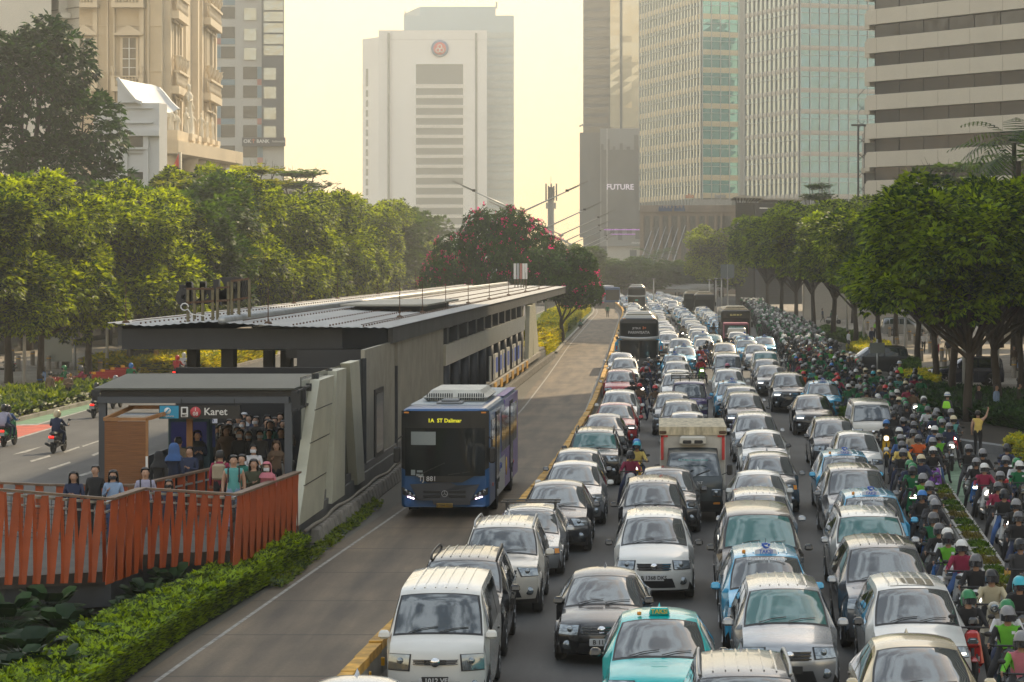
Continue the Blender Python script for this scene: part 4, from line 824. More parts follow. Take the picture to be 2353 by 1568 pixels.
def lefts():
    Y=250;k=Y/FX; r=thing('white_modern_building','white rendered building with a scooped curved parapet','building'); wm=M('white_render',(.66,.66,.65),.6,0,.06,.4)
    body('wall',[at(215,Y),at(366,Y),(at(375,Y)[0],Y+2),at(374,Y+25),at(215,Y+25)],zat(237,Y),wm,r)
    w=Wall(at(215,Y),at(375,Y)); T=lambda u:(u-215)*k
    f=MB(); w.box(f,0,w.L-.3,zat(313,Y),zat(301,Y),0,.6); w.box(f,0,w.L-1,zat(250,Y),zat(248,Y),0,.2); w.box(f,0,w.L-1,zat(284,Y),zat(281,Y),0,.3); w.box(f,T(330),T(342),0,zat(313,Y),0,.3); w.box(f,T(275),T(294),0,zat(313,Y),0,.3); w.box(f,T(290),T(340),zat(344,Y),zat(339,Y),0,.4); w.box(f,T(290),T(340),zat(352,Y),zat(349,Y),0,.2); f.build('facade_bands',wm,r)
    panes(w,g_dark,r,T(294),T(333),zat(338,Y),zat(314,Y),.9,.25,'window',.004)
    panes(w,g_dark,r,T(294),T(340),zat(412,Y),zat(396,Y),.9,.25,'window',.004)
    # scoop: two curved fins and a sloping bowl between
    A=[(270,180),(285,200),(300,219),(312,232),(325,237)]; B_=[(307,180),(325,186),(338,200),(352,218),(364,230),(372,237)]
    f=MB(); pa=[at(u,Y-.5)[:1]+(zat(v,Y),) for u,v in A]; f.yprism([(p[0],p[1]) for p in pa]+[(pa[0][0],pa[-1][1])],Y-.5,Y)
    def strip(curve,y0,y1,wd):
        for (u0,v0),(u1,v1) in zip(curve,curve[1:]): f.rowbeam((*at(u0,y0),zat(v0,y0)),(*at(u1,y0),zat(v1,y0)),.5,.3)
    strip(A,Y-.4,0,0)
    n=8; g=[]
    for i in range(n+1):
        t=i/n; ia=t*(len(A)-1); ib=t*(len(B_)-1)
        la=lambda P_,q:(P_[int(min(q,len(P_)-1.001))][0]*(1-q%1)+P_[min(int(q)+1,len(P_)-1)][0]*(q%1),P_[int(min(q,len(P_)-1.001))][1]*(1-q%1)+P_[min(int(q)+1,len(P_)-1)][1]*(q%1)) if q<len(P_)-1 else P_[-1]
        a=la(A,ia); b=la(B_,ib)
        for j in range(7):
            s=j/6; yy=Y-.3+9*math.sin(s*PI/2); u=a[0]*(1-s)+b[0]*s; v=a[1]*(1-s)+b[1]*s+ (14*math.sin(s*PI))*(t); g.append((*at(u,Y)[:1],yy,zat(v,Y)))
    vs=g; fs=[(i*7+j,i*7+j+1,(i+1)*7+j+1,(i+1)*7+j) for i in range(n) for j in range(6)]; f.add(vs,fs,0,True)
    bw=[(*at(u,Y)[:1],Y+8.7,zat(v,Y)) for u,v in B_]; f.add(bw+[(p[0],Y+9.5,p[2]) for p in bw]+[(p[0],Y+9.5,zat(240,Y)) for p in bw],[(i,i+1,i+7,i+6) for i in range(5)]+[(i+6,i+7,i+13,i+12) for i in range(5)])
    f.build('scooped_parapet',wm,r)
    r=thing('pale_slab_tower','pale windowless tower slab behind the big dark tree','building'); pm=M('pale_slab_render',(.72,.67,.57),.6,0,.05,.2)
    Y=275; body('wall',[at(-60,Y),at(118,Y-3),at(118,Y+25),at(-60,Y+25)],95,pm,r); body('wall_return',[at(118,Y+4),at(182,Y-1),at(182,Y+25),at(118,Y+25)],95,pm,r)
    w=Wall(at(118,Y+3),at(182,Y-1)); f=MB(); w.box(f,w.L*.48,w.L*.52,0,95,-.5,.8); f.build('drain_pipe',pm,r)
    f=MB(); w.box(f,w.L*.3,w.L*.7,zat(42,Y),zat(30,Y),0,1.2); f.build('bracket',pm,r)
    for q in range(8):
        f=MB(); w.box(f,0,w.L,zat(70-q*25,Y),zat(70-q*25,Y)+.1,.0,.04); f.build('panel_joint',M('panel_joint_tan',(.3,.25,.18)),r)
    # low white block glimpsed between the crowns on the left, street-level frontage in the shade of the trees
    r=thing('low_white_building','low pale building glimpsed between tree crowns','building'); x,y=at(592,330); body('wall',[(x-2,y),(x+6,y),(x+6,y+12),(x-2,y+12)],zat(425,330),wm,r); f=MB(); f.box(x-2.3,x+6.3,y-.4,y+12,zat(428,330)-.5,zat(428,330)+.6); f.build('cornice',wm,r); f=MB(); 
    for q in range(4): f.box(x-.8+q*1.6,x+.2+q*1.6,y-.05,y,zat(470,330),zat(440,330))
    f.build('window',g_dark,r)
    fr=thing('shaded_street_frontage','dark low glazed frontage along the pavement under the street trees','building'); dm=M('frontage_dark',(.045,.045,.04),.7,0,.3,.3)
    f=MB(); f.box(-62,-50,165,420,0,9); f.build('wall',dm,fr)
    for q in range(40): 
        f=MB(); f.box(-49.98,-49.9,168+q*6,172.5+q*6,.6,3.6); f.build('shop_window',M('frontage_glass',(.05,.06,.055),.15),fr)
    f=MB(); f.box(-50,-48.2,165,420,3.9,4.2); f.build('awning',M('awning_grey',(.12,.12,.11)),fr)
    fr=thing('pale_street_frontage','pale wall of a building beyond the right hand pavement','building'); 
    for q in ((30,46,232,236,0,8),(46,70,190,200,0,9),(17.8,30,318,322,0,9)): f=MB(); f.box(*q); f.build('wall',M('frontage_pale',(.33,.3,.25),.7,0,.15,.3),fr)
    f=MB()
    for q in range(5): f.box(48+q*4,50.5+q*4,189.9,190,.3,4)
    f.build('window',g_dark,fr)
    # unseen blocks added out of frame to shade the near traffic
    for i,(x0,x1,y0,y1,h) in enumerate([(30.5,64,96,206,92),(70,112,60,160,70)]):
        r=thing('office_block',['tall office block south of the side street, ribbon windows on every floor','tall office block north of the side street, set back from the trees'][i],'building'); f=MB(); f.box(x0,x1,y0,y1,0,h); f.build('wall',M('office_block_render',(.36,.34,.3),.7,0,.05,.1),r)
        for q in range(int(h/3.8)-1):
            f=MB(); f.box(x0-.08,x0,y0+1,y1-1,3+q*3.8,5+q*3.8); f.box(x0+1,x1-1,y0-.08,y0,3+q*3.8,5+q*3.8); f.build('window_band',g_dark,r)
lefts()
# ---------------------------------------------------------------- trees and plants
def spray(V,F,c,d,size,rg,n=6,droop=.4):
    # a twig tip with n narrow leaflets either side
    d=d.normalized(); s=d.cross(Vector((0,0,1))); 
    if s.length<.1: s=Vector((1,0,0))
    s.normalize(); up=s.cross(d)
    for i in range(n):
        a=(i/(n-1)-.5)*2.5 if n>1 else 0
        q=(d*math.cos(a)+s*math.sin(a)+Vector((0,0,-droop*rg.uniform(.3,1.3)))).normalized()
        w=q.cross(up+Vector((rg.uniform(-.5,.5),rg.uniform(-.5,.5),rg.uniform(-.3,.3))))
        if w.length<.05: continue
        w.normalize(); L=size*rg.uniform(.7,1.25); W=L*.19; k=len(V); m=c+q*L*.5+Vector((0,0,.04*L))
        V+= [c[:],(m+w*W)[:],(c+q*L)[:],(m-w*W)[:]]; F.append((k,k+1,k+2,k+3))
def crownmesh(name,lobes,nsp,size,mat,seed,n=6,droop=.45,flat=1.0,inner=.35):
    rg=random.Random(seed); V=[];F=[]; tot=sum(l[3]**2 for l in lobes)
    for (x,y,z,r) in lobes:
        m=int(nsp*r*r/tot)
        for i in range(m):
            u=rg.uniform(-.55,1); t=rg.uniform(0,2*PI); q=math.sqrt(1-min(1,u*u)); dv=Vector((q*math.cos(t),q*math.sin(t),u))
            c0=Vector((x,y,z)); jit=noise.noise(dv*2.2+c0)*.28; rr=r*(1+jit)*(1 if rg.random()>inner else rg.uniform(.5,.95))
            c=c0+Vector((dv.x*rr,dv.y*rr,dv.z*rr*flat))
            spray(V,F,c,dv+Vector((rg.uniform(-.5,.5),rg.uniform(-.5,.5),rg.uniform(-.2,.3))),size,rg,n,droop)
    me=bpy.data.meshes.new(name); me.from_pydata(V,[],F); me.materials.append(mat); me.update(); return me
def lobeset(seed,rx,rz,n,zc,rl=(.32,.5),zmin=-.5):
    rg=random.Random(seed); L=[(0,0,zc,rx*.55)]
    for i in range(n):
        t=i*2.4+rg.uniform(-.4,.4); rr=rx*rg.uniform(.35,.8); z=zc+rz*rg.uniform(zmin,.75)*(1.1-rr/rx*.5); L.append((rr*math.cos(t),rr*math.sin(t),z,rx*rg.uniform(*rl)))
    return L
barkm=M('bark',(.055,.042,.03),.9,0,.35,4,.5,12,stretch=(1,1,.3))
def trunkmesh(name,lobes,h,r,seed,fork=1,mat=None,lean=0):
    rg=random.Random(seed); mb=MB(); top=Vector((lean,rg.uniform(-.2,.2),h))
    pts=[Vector((0,0,-.1)),Vector((lean*.2+rg.uniform(-.1,.1),0,h*.3)),Vector((lean*.6,rg.uniform(-.15,.15),h*.65)),top]; mb.tube(pts,[r*1.3,r,r*.85,r*.7],8)
    for (x,y,z,rl) in lobes:
        e=Vector((x,y,z+rl*.1)); st=pts[2]+(top-pts[2])*rg.uniform(0,1); m=st+(e-st)*.5+Vector((rg.uniform(-.3,.3),rg.uniform(-.3,.3),-.1*rl)); mb.tube([st,m,e],[r*.5,r*.32,r*.1],6,cap=False)
        for q in range(4):
            e2=e+Vector((rg.uniform(-1,1),rg.uniform(-1,1),rg.uniform(-.3,.9)))*rl*.8; mb.tube([m+(e-m)*rg.uniform(.2,.9),e2],[r*.14,r*.04],4,cap=False)
    return mb.mesh(name,mat or barkm)
L_bright=leafmat('leaf_bright_green',(.010,.030,.006),(.29,.38,.010),.5,.28); L_mid=leafmat('leaf_mid_green',(.016,.045,.008),(.07,.135,.012),.4,.3)  # L_bright ramp holds painted yellow highlights and dark gaps between clumps
L_dark=leafmat('leaf_dark_green',(.006,.026,.006),(.03,.085,.012),.3,.3); L_hedge=leafmat('leaf_yellow_green',(.16,.20,.014),(.55,.50,.03),.45,1.2,.5); L_low=leafmat('leaf_strap_green',(.02,.045,.008),(.15,.2,.02),.35,1.0); L_right=leafmat('leaf_right_green',(.010,.036,.007),(.23,.33,.014),.45,.42)  # L_right ramp is lightened in place of sun on the tips
def kind(name,lob,nsp,size,mat,seed,h,r,**k):
    return (crownmesh(name+'_crown',lob,nsp,size,mat,seed,**k),trunkmesh(name+'_trunk',lob,h,r,seed))
KT={}
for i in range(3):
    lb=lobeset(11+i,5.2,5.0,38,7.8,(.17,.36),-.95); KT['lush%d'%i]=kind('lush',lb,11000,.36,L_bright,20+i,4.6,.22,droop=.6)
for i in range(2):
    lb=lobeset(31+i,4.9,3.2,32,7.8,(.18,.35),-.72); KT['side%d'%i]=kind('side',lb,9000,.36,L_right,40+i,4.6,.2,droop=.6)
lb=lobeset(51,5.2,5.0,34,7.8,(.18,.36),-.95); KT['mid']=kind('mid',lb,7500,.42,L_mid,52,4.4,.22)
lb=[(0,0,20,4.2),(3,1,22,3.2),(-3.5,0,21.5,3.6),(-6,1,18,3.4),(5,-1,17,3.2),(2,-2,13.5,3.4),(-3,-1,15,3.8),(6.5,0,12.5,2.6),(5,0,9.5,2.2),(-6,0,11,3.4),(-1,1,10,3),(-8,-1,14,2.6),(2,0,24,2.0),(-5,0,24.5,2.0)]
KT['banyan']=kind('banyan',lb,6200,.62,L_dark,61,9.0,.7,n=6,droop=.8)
# layered umbrella tree
def umbrella(seed,R_=5,mat=None,ns=2200):
    rg=random.Random(seed); V=[];F=[]; lob=[]
    for i,z in enumerate((6.5,8.2,9.8,11.2,12.2)):
        rr=R_*(1-.17*i)
        for k in range(9-i):
            t=k*2*PI/(9-i)+rg.uniform(-.3,.3)+i; e=rr*rg.uniform(.65,1.1); lob.append((e*math.cos(t),e*math.sin(t),z+rg.uniform(-.4,.4),1.0))
            for q in range(ns//38):
                s=math.sqrt(rg.random())*rg.choice((.6,1,1)); c=Vector((e*s*math.cos(t)+rg.gauss(0,.55),e*s*math.sin(t)+rg.gauss(0,.55),z+.12*e*s+rg.gauss(0,.13)))
                spray(V,F,c,Vector((math.cos(t),math.sin(t),.2+rg.uniform(-.3,.3))),.42,rg,5,.15)
    me=bpy.data.meshes.new('layered_crown'); me.from_pydata(V,[],F); me.materials.append(mat); me.update(); return me,trunkmesh('layered_trunk',lob,11,.2,seed)
KT['layer0']=umbrella(71,5.2,leafmat('leaf_layered_yellow',(.05,.09,.01),(.26,.27,.02),.5,.3)); KT['layer1']=umbrella(72,5.5,L_mid)
# flowering rosette tree
def rosette_tree(seed,lob,nr,fl):
    rg=random.Random(seed); V=[];F=[];V2=[];F2=[]; tot=sum(l[3]**2 for l in lob)
    for (x,y,z,r) in lob:
        for i in range(int(nr*r*r/tot)):
            u=rg.uniform(-.6,1);t=rg.uniform(0,2*PI);q=math.sqrt(1-min(1,u*u));dv=Vector((q*math.cos(t),q*math.sin(t),u)); rr=r*rg.uniform(.82,1.05)*(1+noise.noise(dv*2+Vector((x,y,z)))*.2); c=Vector((x,y,z))+dv*rr
            for k in range(9):
                a=k*2*PI/9+rg.random(); s=dv.orthogonal().normalized(); b_=dv.cross(s); d=(s*math.cos(a)+b_*math.sin(a)+dv*rg.uniform(.1,.9)).normalized(); w=d.cross(dv).normalized(); L=.42*rg.uniform(.8,1.15); kk=len(V); m=c+d*L*.55
                V+=[c[:],(m+w*L*.17)[:],(c+d*L-dv*.06)[:],(m-w*L*.17)[:]]; F.append((kk,kk+1,kk+2,kk+3))
            if rg.random()<fl:
                for k in range(9):
                    p=c+dv*.22+Vector((rg.gauss(0,.14),rg.gauss(0,.14),rg.gauss(0,.13))); a=Vector((rg.gauss(0,1),rg.gauss(0,1),rg.gauss(0,1))).normalized(); b_=a.orthogonal().normalized(); cc=a.cross(b_); s=.085; kk=len(V2); V2+=[(p+b_*s)[:],(p+cc*s)[:],(p-b_*s)[:],(p-cc*s)[:]]; F2.append((kk,kk+1,kk+2,kk+3))
    me=bpy.data.meshes.new('crown'); me.from_pydata(V,[],F); me.materials.append(leafmat('leaf_frangipani',(.008,.03,.008),(.04,.10,.012),.3,.5,.55)); me.update()
    m2=bpy.data.meshes.new('blossom'); m2.from_pydata(V2,[],F2); m2.materials.append(leafmat('blossom_pink',(.55,.03,.11),(.75,.10,.22),.4,2)); m2.update()
    return me,m2
TREEN=0
def tree(k,x,y,label,group,s=1,sz=None,rz=None,name='street_tree'):
    global TREEN; TREEN+=1
    cm,tm=KT[k]; r=thing(name,label,'tree',(x,y,0),TREEN*1.7 if rz is None else rz,group); r.scale=(s,s,sz or s); part('trunk',tm,r); part('crown',cm,r); return r
# left avenue (X from trunk foot, height by crown)
gl_='trees along the left road'
def lt(k,u,Y,s,lb,sz=None,x=None): 
    xx=(u-VU)*Y/FX; return tree(k,xx,Y,lb,gl_,s,sz)
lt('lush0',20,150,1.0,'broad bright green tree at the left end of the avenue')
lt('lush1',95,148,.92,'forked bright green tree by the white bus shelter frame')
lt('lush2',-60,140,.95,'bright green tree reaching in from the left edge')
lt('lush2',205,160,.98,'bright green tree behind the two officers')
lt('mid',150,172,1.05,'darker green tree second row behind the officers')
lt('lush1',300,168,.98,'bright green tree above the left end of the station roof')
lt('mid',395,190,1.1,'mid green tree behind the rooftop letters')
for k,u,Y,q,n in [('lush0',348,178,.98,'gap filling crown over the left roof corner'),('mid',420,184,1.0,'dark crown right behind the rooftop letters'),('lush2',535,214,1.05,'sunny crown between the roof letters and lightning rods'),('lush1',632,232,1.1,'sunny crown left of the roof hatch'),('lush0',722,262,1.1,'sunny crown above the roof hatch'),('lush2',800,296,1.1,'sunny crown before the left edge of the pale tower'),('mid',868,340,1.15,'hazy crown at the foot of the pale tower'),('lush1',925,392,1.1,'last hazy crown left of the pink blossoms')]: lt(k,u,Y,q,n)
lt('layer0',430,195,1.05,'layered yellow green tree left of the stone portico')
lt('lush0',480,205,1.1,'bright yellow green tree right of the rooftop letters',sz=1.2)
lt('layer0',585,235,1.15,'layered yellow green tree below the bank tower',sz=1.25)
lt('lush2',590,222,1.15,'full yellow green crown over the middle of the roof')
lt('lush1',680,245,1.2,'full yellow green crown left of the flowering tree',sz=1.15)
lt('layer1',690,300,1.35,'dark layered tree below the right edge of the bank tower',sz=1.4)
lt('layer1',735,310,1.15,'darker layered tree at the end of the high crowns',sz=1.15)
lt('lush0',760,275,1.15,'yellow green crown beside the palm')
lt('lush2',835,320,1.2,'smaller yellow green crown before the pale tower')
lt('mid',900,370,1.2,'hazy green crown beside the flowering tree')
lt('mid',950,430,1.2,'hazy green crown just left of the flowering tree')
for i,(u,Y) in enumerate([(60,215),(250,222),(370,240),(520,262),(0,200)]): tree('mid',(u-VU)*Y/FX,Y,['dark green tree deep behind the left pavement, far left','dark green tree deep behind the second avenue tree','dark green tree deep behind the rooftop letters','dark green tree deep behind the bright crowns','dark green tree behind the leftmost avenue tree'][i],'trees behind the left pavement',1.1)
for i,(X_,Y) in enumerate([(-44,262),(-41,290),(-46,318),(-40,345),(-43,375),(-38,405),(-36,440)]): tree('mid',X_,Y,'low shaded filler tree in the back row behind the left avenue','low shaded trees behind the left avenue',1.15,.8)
tree('banyan',(52-VU)*205/FX,205,'tall dark drooping tree rising above the bright crowns','',.96,1.02,.4,'fig_tree')
# right avenue
gr_='trees along the right pavement'
RT=[('side0',2290,118,1.0,'nearest tree at the right edge over the side road'),('side1',2225,112,.95,'leaning tree beside the blue parked crossover'),('side0',2190,128,1.0,'tree with forked trunk left of the blue crossover'),
 ('side1',2150,146,.95,'tree in the bed beside the flower border'),('side0',2345,140,.95,'tall bright tipped tree at the upper right edge'),('side1',2250,165,1.0,'bright tipped tree behind the bollards'),('side0',2110,170,1.0,'tree beside the tall lamp post'),
 ('side1',2020,190,1.0,'tree by the low yellow hedge'),('side0',1965,215,1.02,'twin stemmed tree right of the round topped lamp'),('side1',1915,235,1.2,'tree left of the round topped lamp'),('side0',2060,225,1.1,'tree behind the silver crossing car'),('side1',1870,262,1.2,'tree beside the grey sign panel'),
 ('side0',1828,290,1.2,'tree at the bend of the motorcycle crowd'),('side1',1795,325,1.25,'tree over the far motorcycles'),('side0',1765,370,1.25,'tree at the far end of the right avenue'),('side1',2140,262,1.2,'tree below the striped office block'),('side0',1960,300,1.1,'tree before the pale blue glass tower'),('side1',2300,215,1.08,'tree before the striped block at the right edge')]
for k,u,Y,s,lb in RT: tree(k,(u-VU)*Y/FX,Y,lb,gr_,s,s*(1.0 if Y<150 else .97))
tree('layer1',(2180-VU)*240/FX,240,'dark layered umbrella tree below the striped block','',1.25,1.28,None,'umbrella_tree')
tree('layer1',(1878-VU)*330/FX,330,'slim layered conifer like tree before the glass tower','',.8,1.35,None,'umbrella_tree')
tree('lush1',(1643-VU)*430/FX,430,'single glowing yellow green tree at the end of the traffic','',1.0,1.05,None,'street_tree')
# far planted mass below the podium
for i,(u,Y,s) in enumerate([(1385,470,1.2),(1430,520,1.3),(1475,500,1.1),(1520,530,1.1),(1560,540,1.2),(1600,545,1.1),(1350,480,1.3),(1700,470,1.2),(1300,430,1.3),(1240,450,1.3),(1660,520,1.3)]):
    tree('mid',(u-VU)*Y/FX,Y,['hazy tree beyond the busway bend','hazy tree below the dark screen','hazy tree below the orange and white sign','hazy tree below the podium columns','hazy tree before the podium flagpole','hazy tree left of the glowing tree','hazy tree directly over the busway bend','hazy tree right of the glowing tree','hazy tree behind the median lamps','hazy tree hidden behind the flowering tree','hazy tree behind the glowing tree'][i],'hazy trees at the far end of the road',s,s*(.5 if i<8 else .62))
# palms
def palm(x,y,h,label,s=1):
    r=thing('palm_tree',label,'palm',(x,y,0)); mb=MB(); mb.tube([(0,0,0),(.1,0,h*.5),(0,0,h)],[.28,.2,.16],8); mb.build('trunk',barkm,r); V=[];F=[]; rg=random.Random(int(x*7)); 
    for k in range(16):
        a=k*2*PI/16+rg.uniform(-.2,.2); e=rg.uniform(.1,1.1); d=Vector((math.cos(a)*math.cos(e),math.sin(a)*math.cos(e),math.sin(e))); p=Vector((0,0,h)); 
        for q in range(14):
            p2=p+d*.3*s; d=(d+Vector((0,0,-.11))).normalized(); sd2=d.cross(Vector((0,0,1))).normalized()
            for sg_ in (-1,1):
                L=.95*s*math.sin((q+1.5)/16*PI); t=p2+(sd2*sg_+d*.6-Vector((0,0,.35))).normalized()*L; w=d*.07*s; kk=len(V); V+=[(p2-w)[:],(p2+w)[:],(t+w*.4)[:],(t-w*.4)[:]]; F.append((kk,kk+1,kk+2,kk+3))
            p=p2
    me=bpy.data.meshes.new('crown'); me.from_pydata(V,[],F); me.materials.append(L_mid); me.update(); part('crown',me,r)
palm((850-VU)*430/FX,430,zat(500,430),'palm with feathery fronds before the pale tower',1.6)
palm((2340-VU)*170/FX,170,zat(385,170)+.4,'palm crown at the upper right edge',1.2); palm((2330-VU)*178/FX,178,zat(330,178),'taller palm crown touching the right edge',1.1); palm((1505-VU)*510/FX,510,zat(598,510),'small hazy palm below the podium',1.3)
# flowering trees in the median
lob=[(0,0,8.2,3.6),(-4.2,0,6.6,3.0),(3.8,0,8.0,3.2),(-1.5,-1,9.4,2.2),(2.2,0,9.9,2.2),(-6,0,5.2,2.3),(1,-2,6,3),(6.0,1,7.0,2.6),(-2,1,4.5,3)]
cm,fm=rosette_tree(3,lob,3600,.11); x,y=at(1130,236)
r=thing('flowering_tree','wide dark green tree dotted with pink blossom behind the station','tree',(x,y,0)); part('trunk',trunkmesh('trunk',lob,4,.3,4),r); part('crown',cm,r); part('blossom',fm,r); r.scale=(.80,.8,1)
lob=[(0,0,5.2,2.6),(2.0,0,4.4,1.7),(-1.8,0,6.2,2.0),(1.4,0,6.4,1.8),(1.2,-1,4.0,1.3)]
cm,fm=rosette_tree(9,lob,1700,.04); x,y=at(1290,228)
r=thing('flowering_tree','lower rounded dark tree leaning over the busway hedge','tree',(x,y,0)); part('trunk',trunkmesh('trunk',lob,2.4,.2,8),r); part('crown',cm,r); part('blossom',fm,r)
# hedges, borders
def leafstrip(name,label,cat,poly,h,dens,size,mat,seed=1,n=5,droop=.1,up=.8,base=None,inset=.15,kind=None,z0=0,group=None,var=.15):
    rg=random.Random(seed); xs=[p[0] for p in poly]; ys=[p[1] for p in poly]
    def inside(x,y):
        c=False; j=len(poly)-1
        for i in range(len(poly)):
            xi,yi=poly[i];xj,yj=poly[j]
            if (yi>y)!=(yj>y) and x<(xj-xi)*(y-yi)/(yj-yi)+xi: c=not c
            j=i
        return c
    area=(max(xs)-min(xs))*(max(ys)-min(ys)); V=[];F=[]
    for _ in range(int(area*dens)):
        x=rg.uniform(min(xs),max(xs)); y=rg.uniform(min(ys),max(ys))
        if not inside(x,y): continue
        hh=h*(1+var*noise.noise(Vector((x*.9,y*.9,seed)))*2); 
        edge=min(1,min(((x-px)**2+(y-py)**2)**.5 for px,py in poly)/.01)
        spray(V,F,Vector((x,y,z0+hh*rg.uniform(.72,1))),Vector((rg.uniform(-1,1),rg.uniform(-1,1),up)),size,rg,n,droop)
    for a,b in zip(poly,poly[1:]+poly[:1]):
        L=math.hypot(b[0]-a[0],b[1]-a[1])
        for _ in range(int(L*h*dens*1.1)):
            t=rg.random(); z=rg.uniform(.05,1)*h; nx,ny=(b[1]-a[1])/L,-(b[0]-a[0])/L
            spray(V,F,Vector((a[0]+(b[0]-a[0])*t-nx*.06,a[1]+(b[1]-a[1])*t-ny*.06,z0+z)),Vector((nx*.8+rg.uniform(-.5,.5),ny*.8+rg.uniform(-.5,.5),.5)),size,rg,n,droop)
    r=thing(name,label,cat,(poly[0][0],poly[0][1],0),0,group)
    if kind: r['kind']=kind
    me=bpy.data.meshes.new('leaves'); me.from_pydata([(v[0]-poly[0][0],v[1]-poly[0][1],v[2]) for v in V],[],F); me.materials.append(mat); me.update(); part('foliage',me,r)
    cx=sum(xs)/len(xs); cy_=sum(ys)/len(ys)
    mb=MB(); mb.prism([((p[0]*(1-.0)+(cx-p[0])*.04)-poly[0][0],(p[1]+(cy_-p[1])*.02)-poly[0][1]) for p in poly],z0,z0+h*.72); mb.build('twigs',M('hedge_interior',(.018,.028,.008),.9),r)  # solid dark core painted as the shade among the leaves
    return r
leafstrip('hedge','long spiky yellow green hedge along the near edge of the busway','hedge',[(-9.2,38),(-9.05,50),(-8.7,56),(-8.42,62.5),(-9.35,63),(-9.9,54),(-10.5,48),(-10.6,38)],.55,260,.15,leafmat('leaf_near_hedge',(.03,.06,.008),(.26,.38,.02),.35,1.6),5,6,.0,.7)
gv='clipped hedge blocks in the busway median'
for i,(pl,h,m,lb) in enumerate([([(-13.6,190),(-8.3,190),(-8.3,200),(-13.4,200)],1.0,L_hedge,'dark low hedge block nearest the station end wall'),([(-13.4,203),(-8.35,203),(-8.5,216),(-13.4,216)],1.3,L_hedge,'yellow hedge block next to the station end wall'),([(-12.5,221),(-8.7,221),(-8.8,240),(-12.6,240)],1.1,L_hedge,'green hedge block under the lower flowering tree'),([(-11.6,250),(-9.3,250),(-9.6,318),(-13.6,318)],1.2,L_hedge,'bright yellow hedge block behind the seated gardener'),([(-13.8,322),(-9.6,322),(-9.8,368),(-14,368)],.9,L_hedge,'long bright yellow hedge at the far busway bend'),([(-12,262),(-9.2,262),(-9.3,288),(-12.2,288)],.8,L_low,'green hedge strip beside the crouching gardener')]):
    leafstrip('hedge',lb,'hedge',pl,h,26,.34,m,20+i,5,.0,.6,group=gv)
pl=[G(0,948),G(200,905),G(205,918),G(80,970),G(0,992)]; leafstrip('strap_leaf_border','border of strap leaved plants between pavement and green cycle lane','plant bed',[(-37,118),(-31.2,140),(-28.9,140),(-28.9,96),(-36,96)],.6,26,.42,L_low,31,6,.1,1.0)
leafstrip('hedge','bright yellow hedge beyond the red barriers on the left pavement','hedge',[(-36.5,164),(-28.9,164),(-28.9,196),(-36,196)],.95,22,.36,L_hedge,32,5,0,.6)
leafstrip('hedge','green hedge seen through the station columns','hedge',[(-34,205),(-28.9,205),(-28.9,250),(-34,250)],1.2,14,.4,L_mid,33,5,0,.6)
leafstrip('flower_border','dark leafy border with pale flower heads beside the right pavement','plant bed',[(11.2,121),(15.6,102.5),(27,103),(30,112),(21,118),(13.4,136)],.55,24,.36,L_dark,34,6,0,1.0,z0=.25)
rg=random.Random(5); mb=MB()
leafstrip('hedge','yellow green hedge piece at the right edge beside the side road','hedge',[G(2310,1045),G(2360,1040),(15,86),(13.2,86)],.7,60,.2,L_hedge,35,5,0,.6)
leafstrip('hedge','round green hedge in front of the blue crossover','hedge',[G(2060,905),G(2150,905),G(2165,880),G(2070,882)],.75,40,.25,L_hedge,36,5,0,.6)
leafstrip('hedge','rounded green shrub bed right of the dark merging car','hedge',[G(2080,870),G(2112,878),G(2110,858),G(2068,845)],.9,40,.25,L_mid,37,5,0,.6)
leafstrip('hedge','low yellow green hedge in front of the crouching people','hedge',[G(1948,808),G(2050,830),G(2040,800),G(1990,790)],.5,24,.3,L_hedge,38,5,0,.6)
leafstrip('hedge','long low green hedge behind the motorcycle crowd','hedge',[G(1868,775),G(1990,800),G(1985,785),G(1900,763)],.6,18,.35,L_mid,39,5,0,.6)
leafstrip('shrub_patch','small brown green shrub patch between taxi and motorcycles','shrub',[G(1945,980),G(1968,985),G(1930,925),G(1895,935)],.5,40,.25,L_mid,40,5,0,.8)
# weeds at the foot of the kerb blocks
rg=random.Random(8); V=[];F=[]
for _ in range(900):
    y=rg.uniform(57,77); x=-8.52+(y-64)*.0065+rg.uniform(0,.35)*(1 if noise.noise(Vector((y*.8,0,0)))>-.2 else .1); spray(V,F,Vector((x,y,rg.uniform(.02,.16))),Vector((rg.uniform(-1,1),rg.uniform(-1,1),.8)),.11,rg,5,0)
me=bpy.data.meshes.new('weeds'); me.from_pydata(V,[],F); me.materials.append(L_low); me.update(); o=bpy.data.objects.new('weeds',me); COL.objects.link(o); tag(o,'low weeds growing along the foot of the kerb blocks','weeds',kind='stuff')
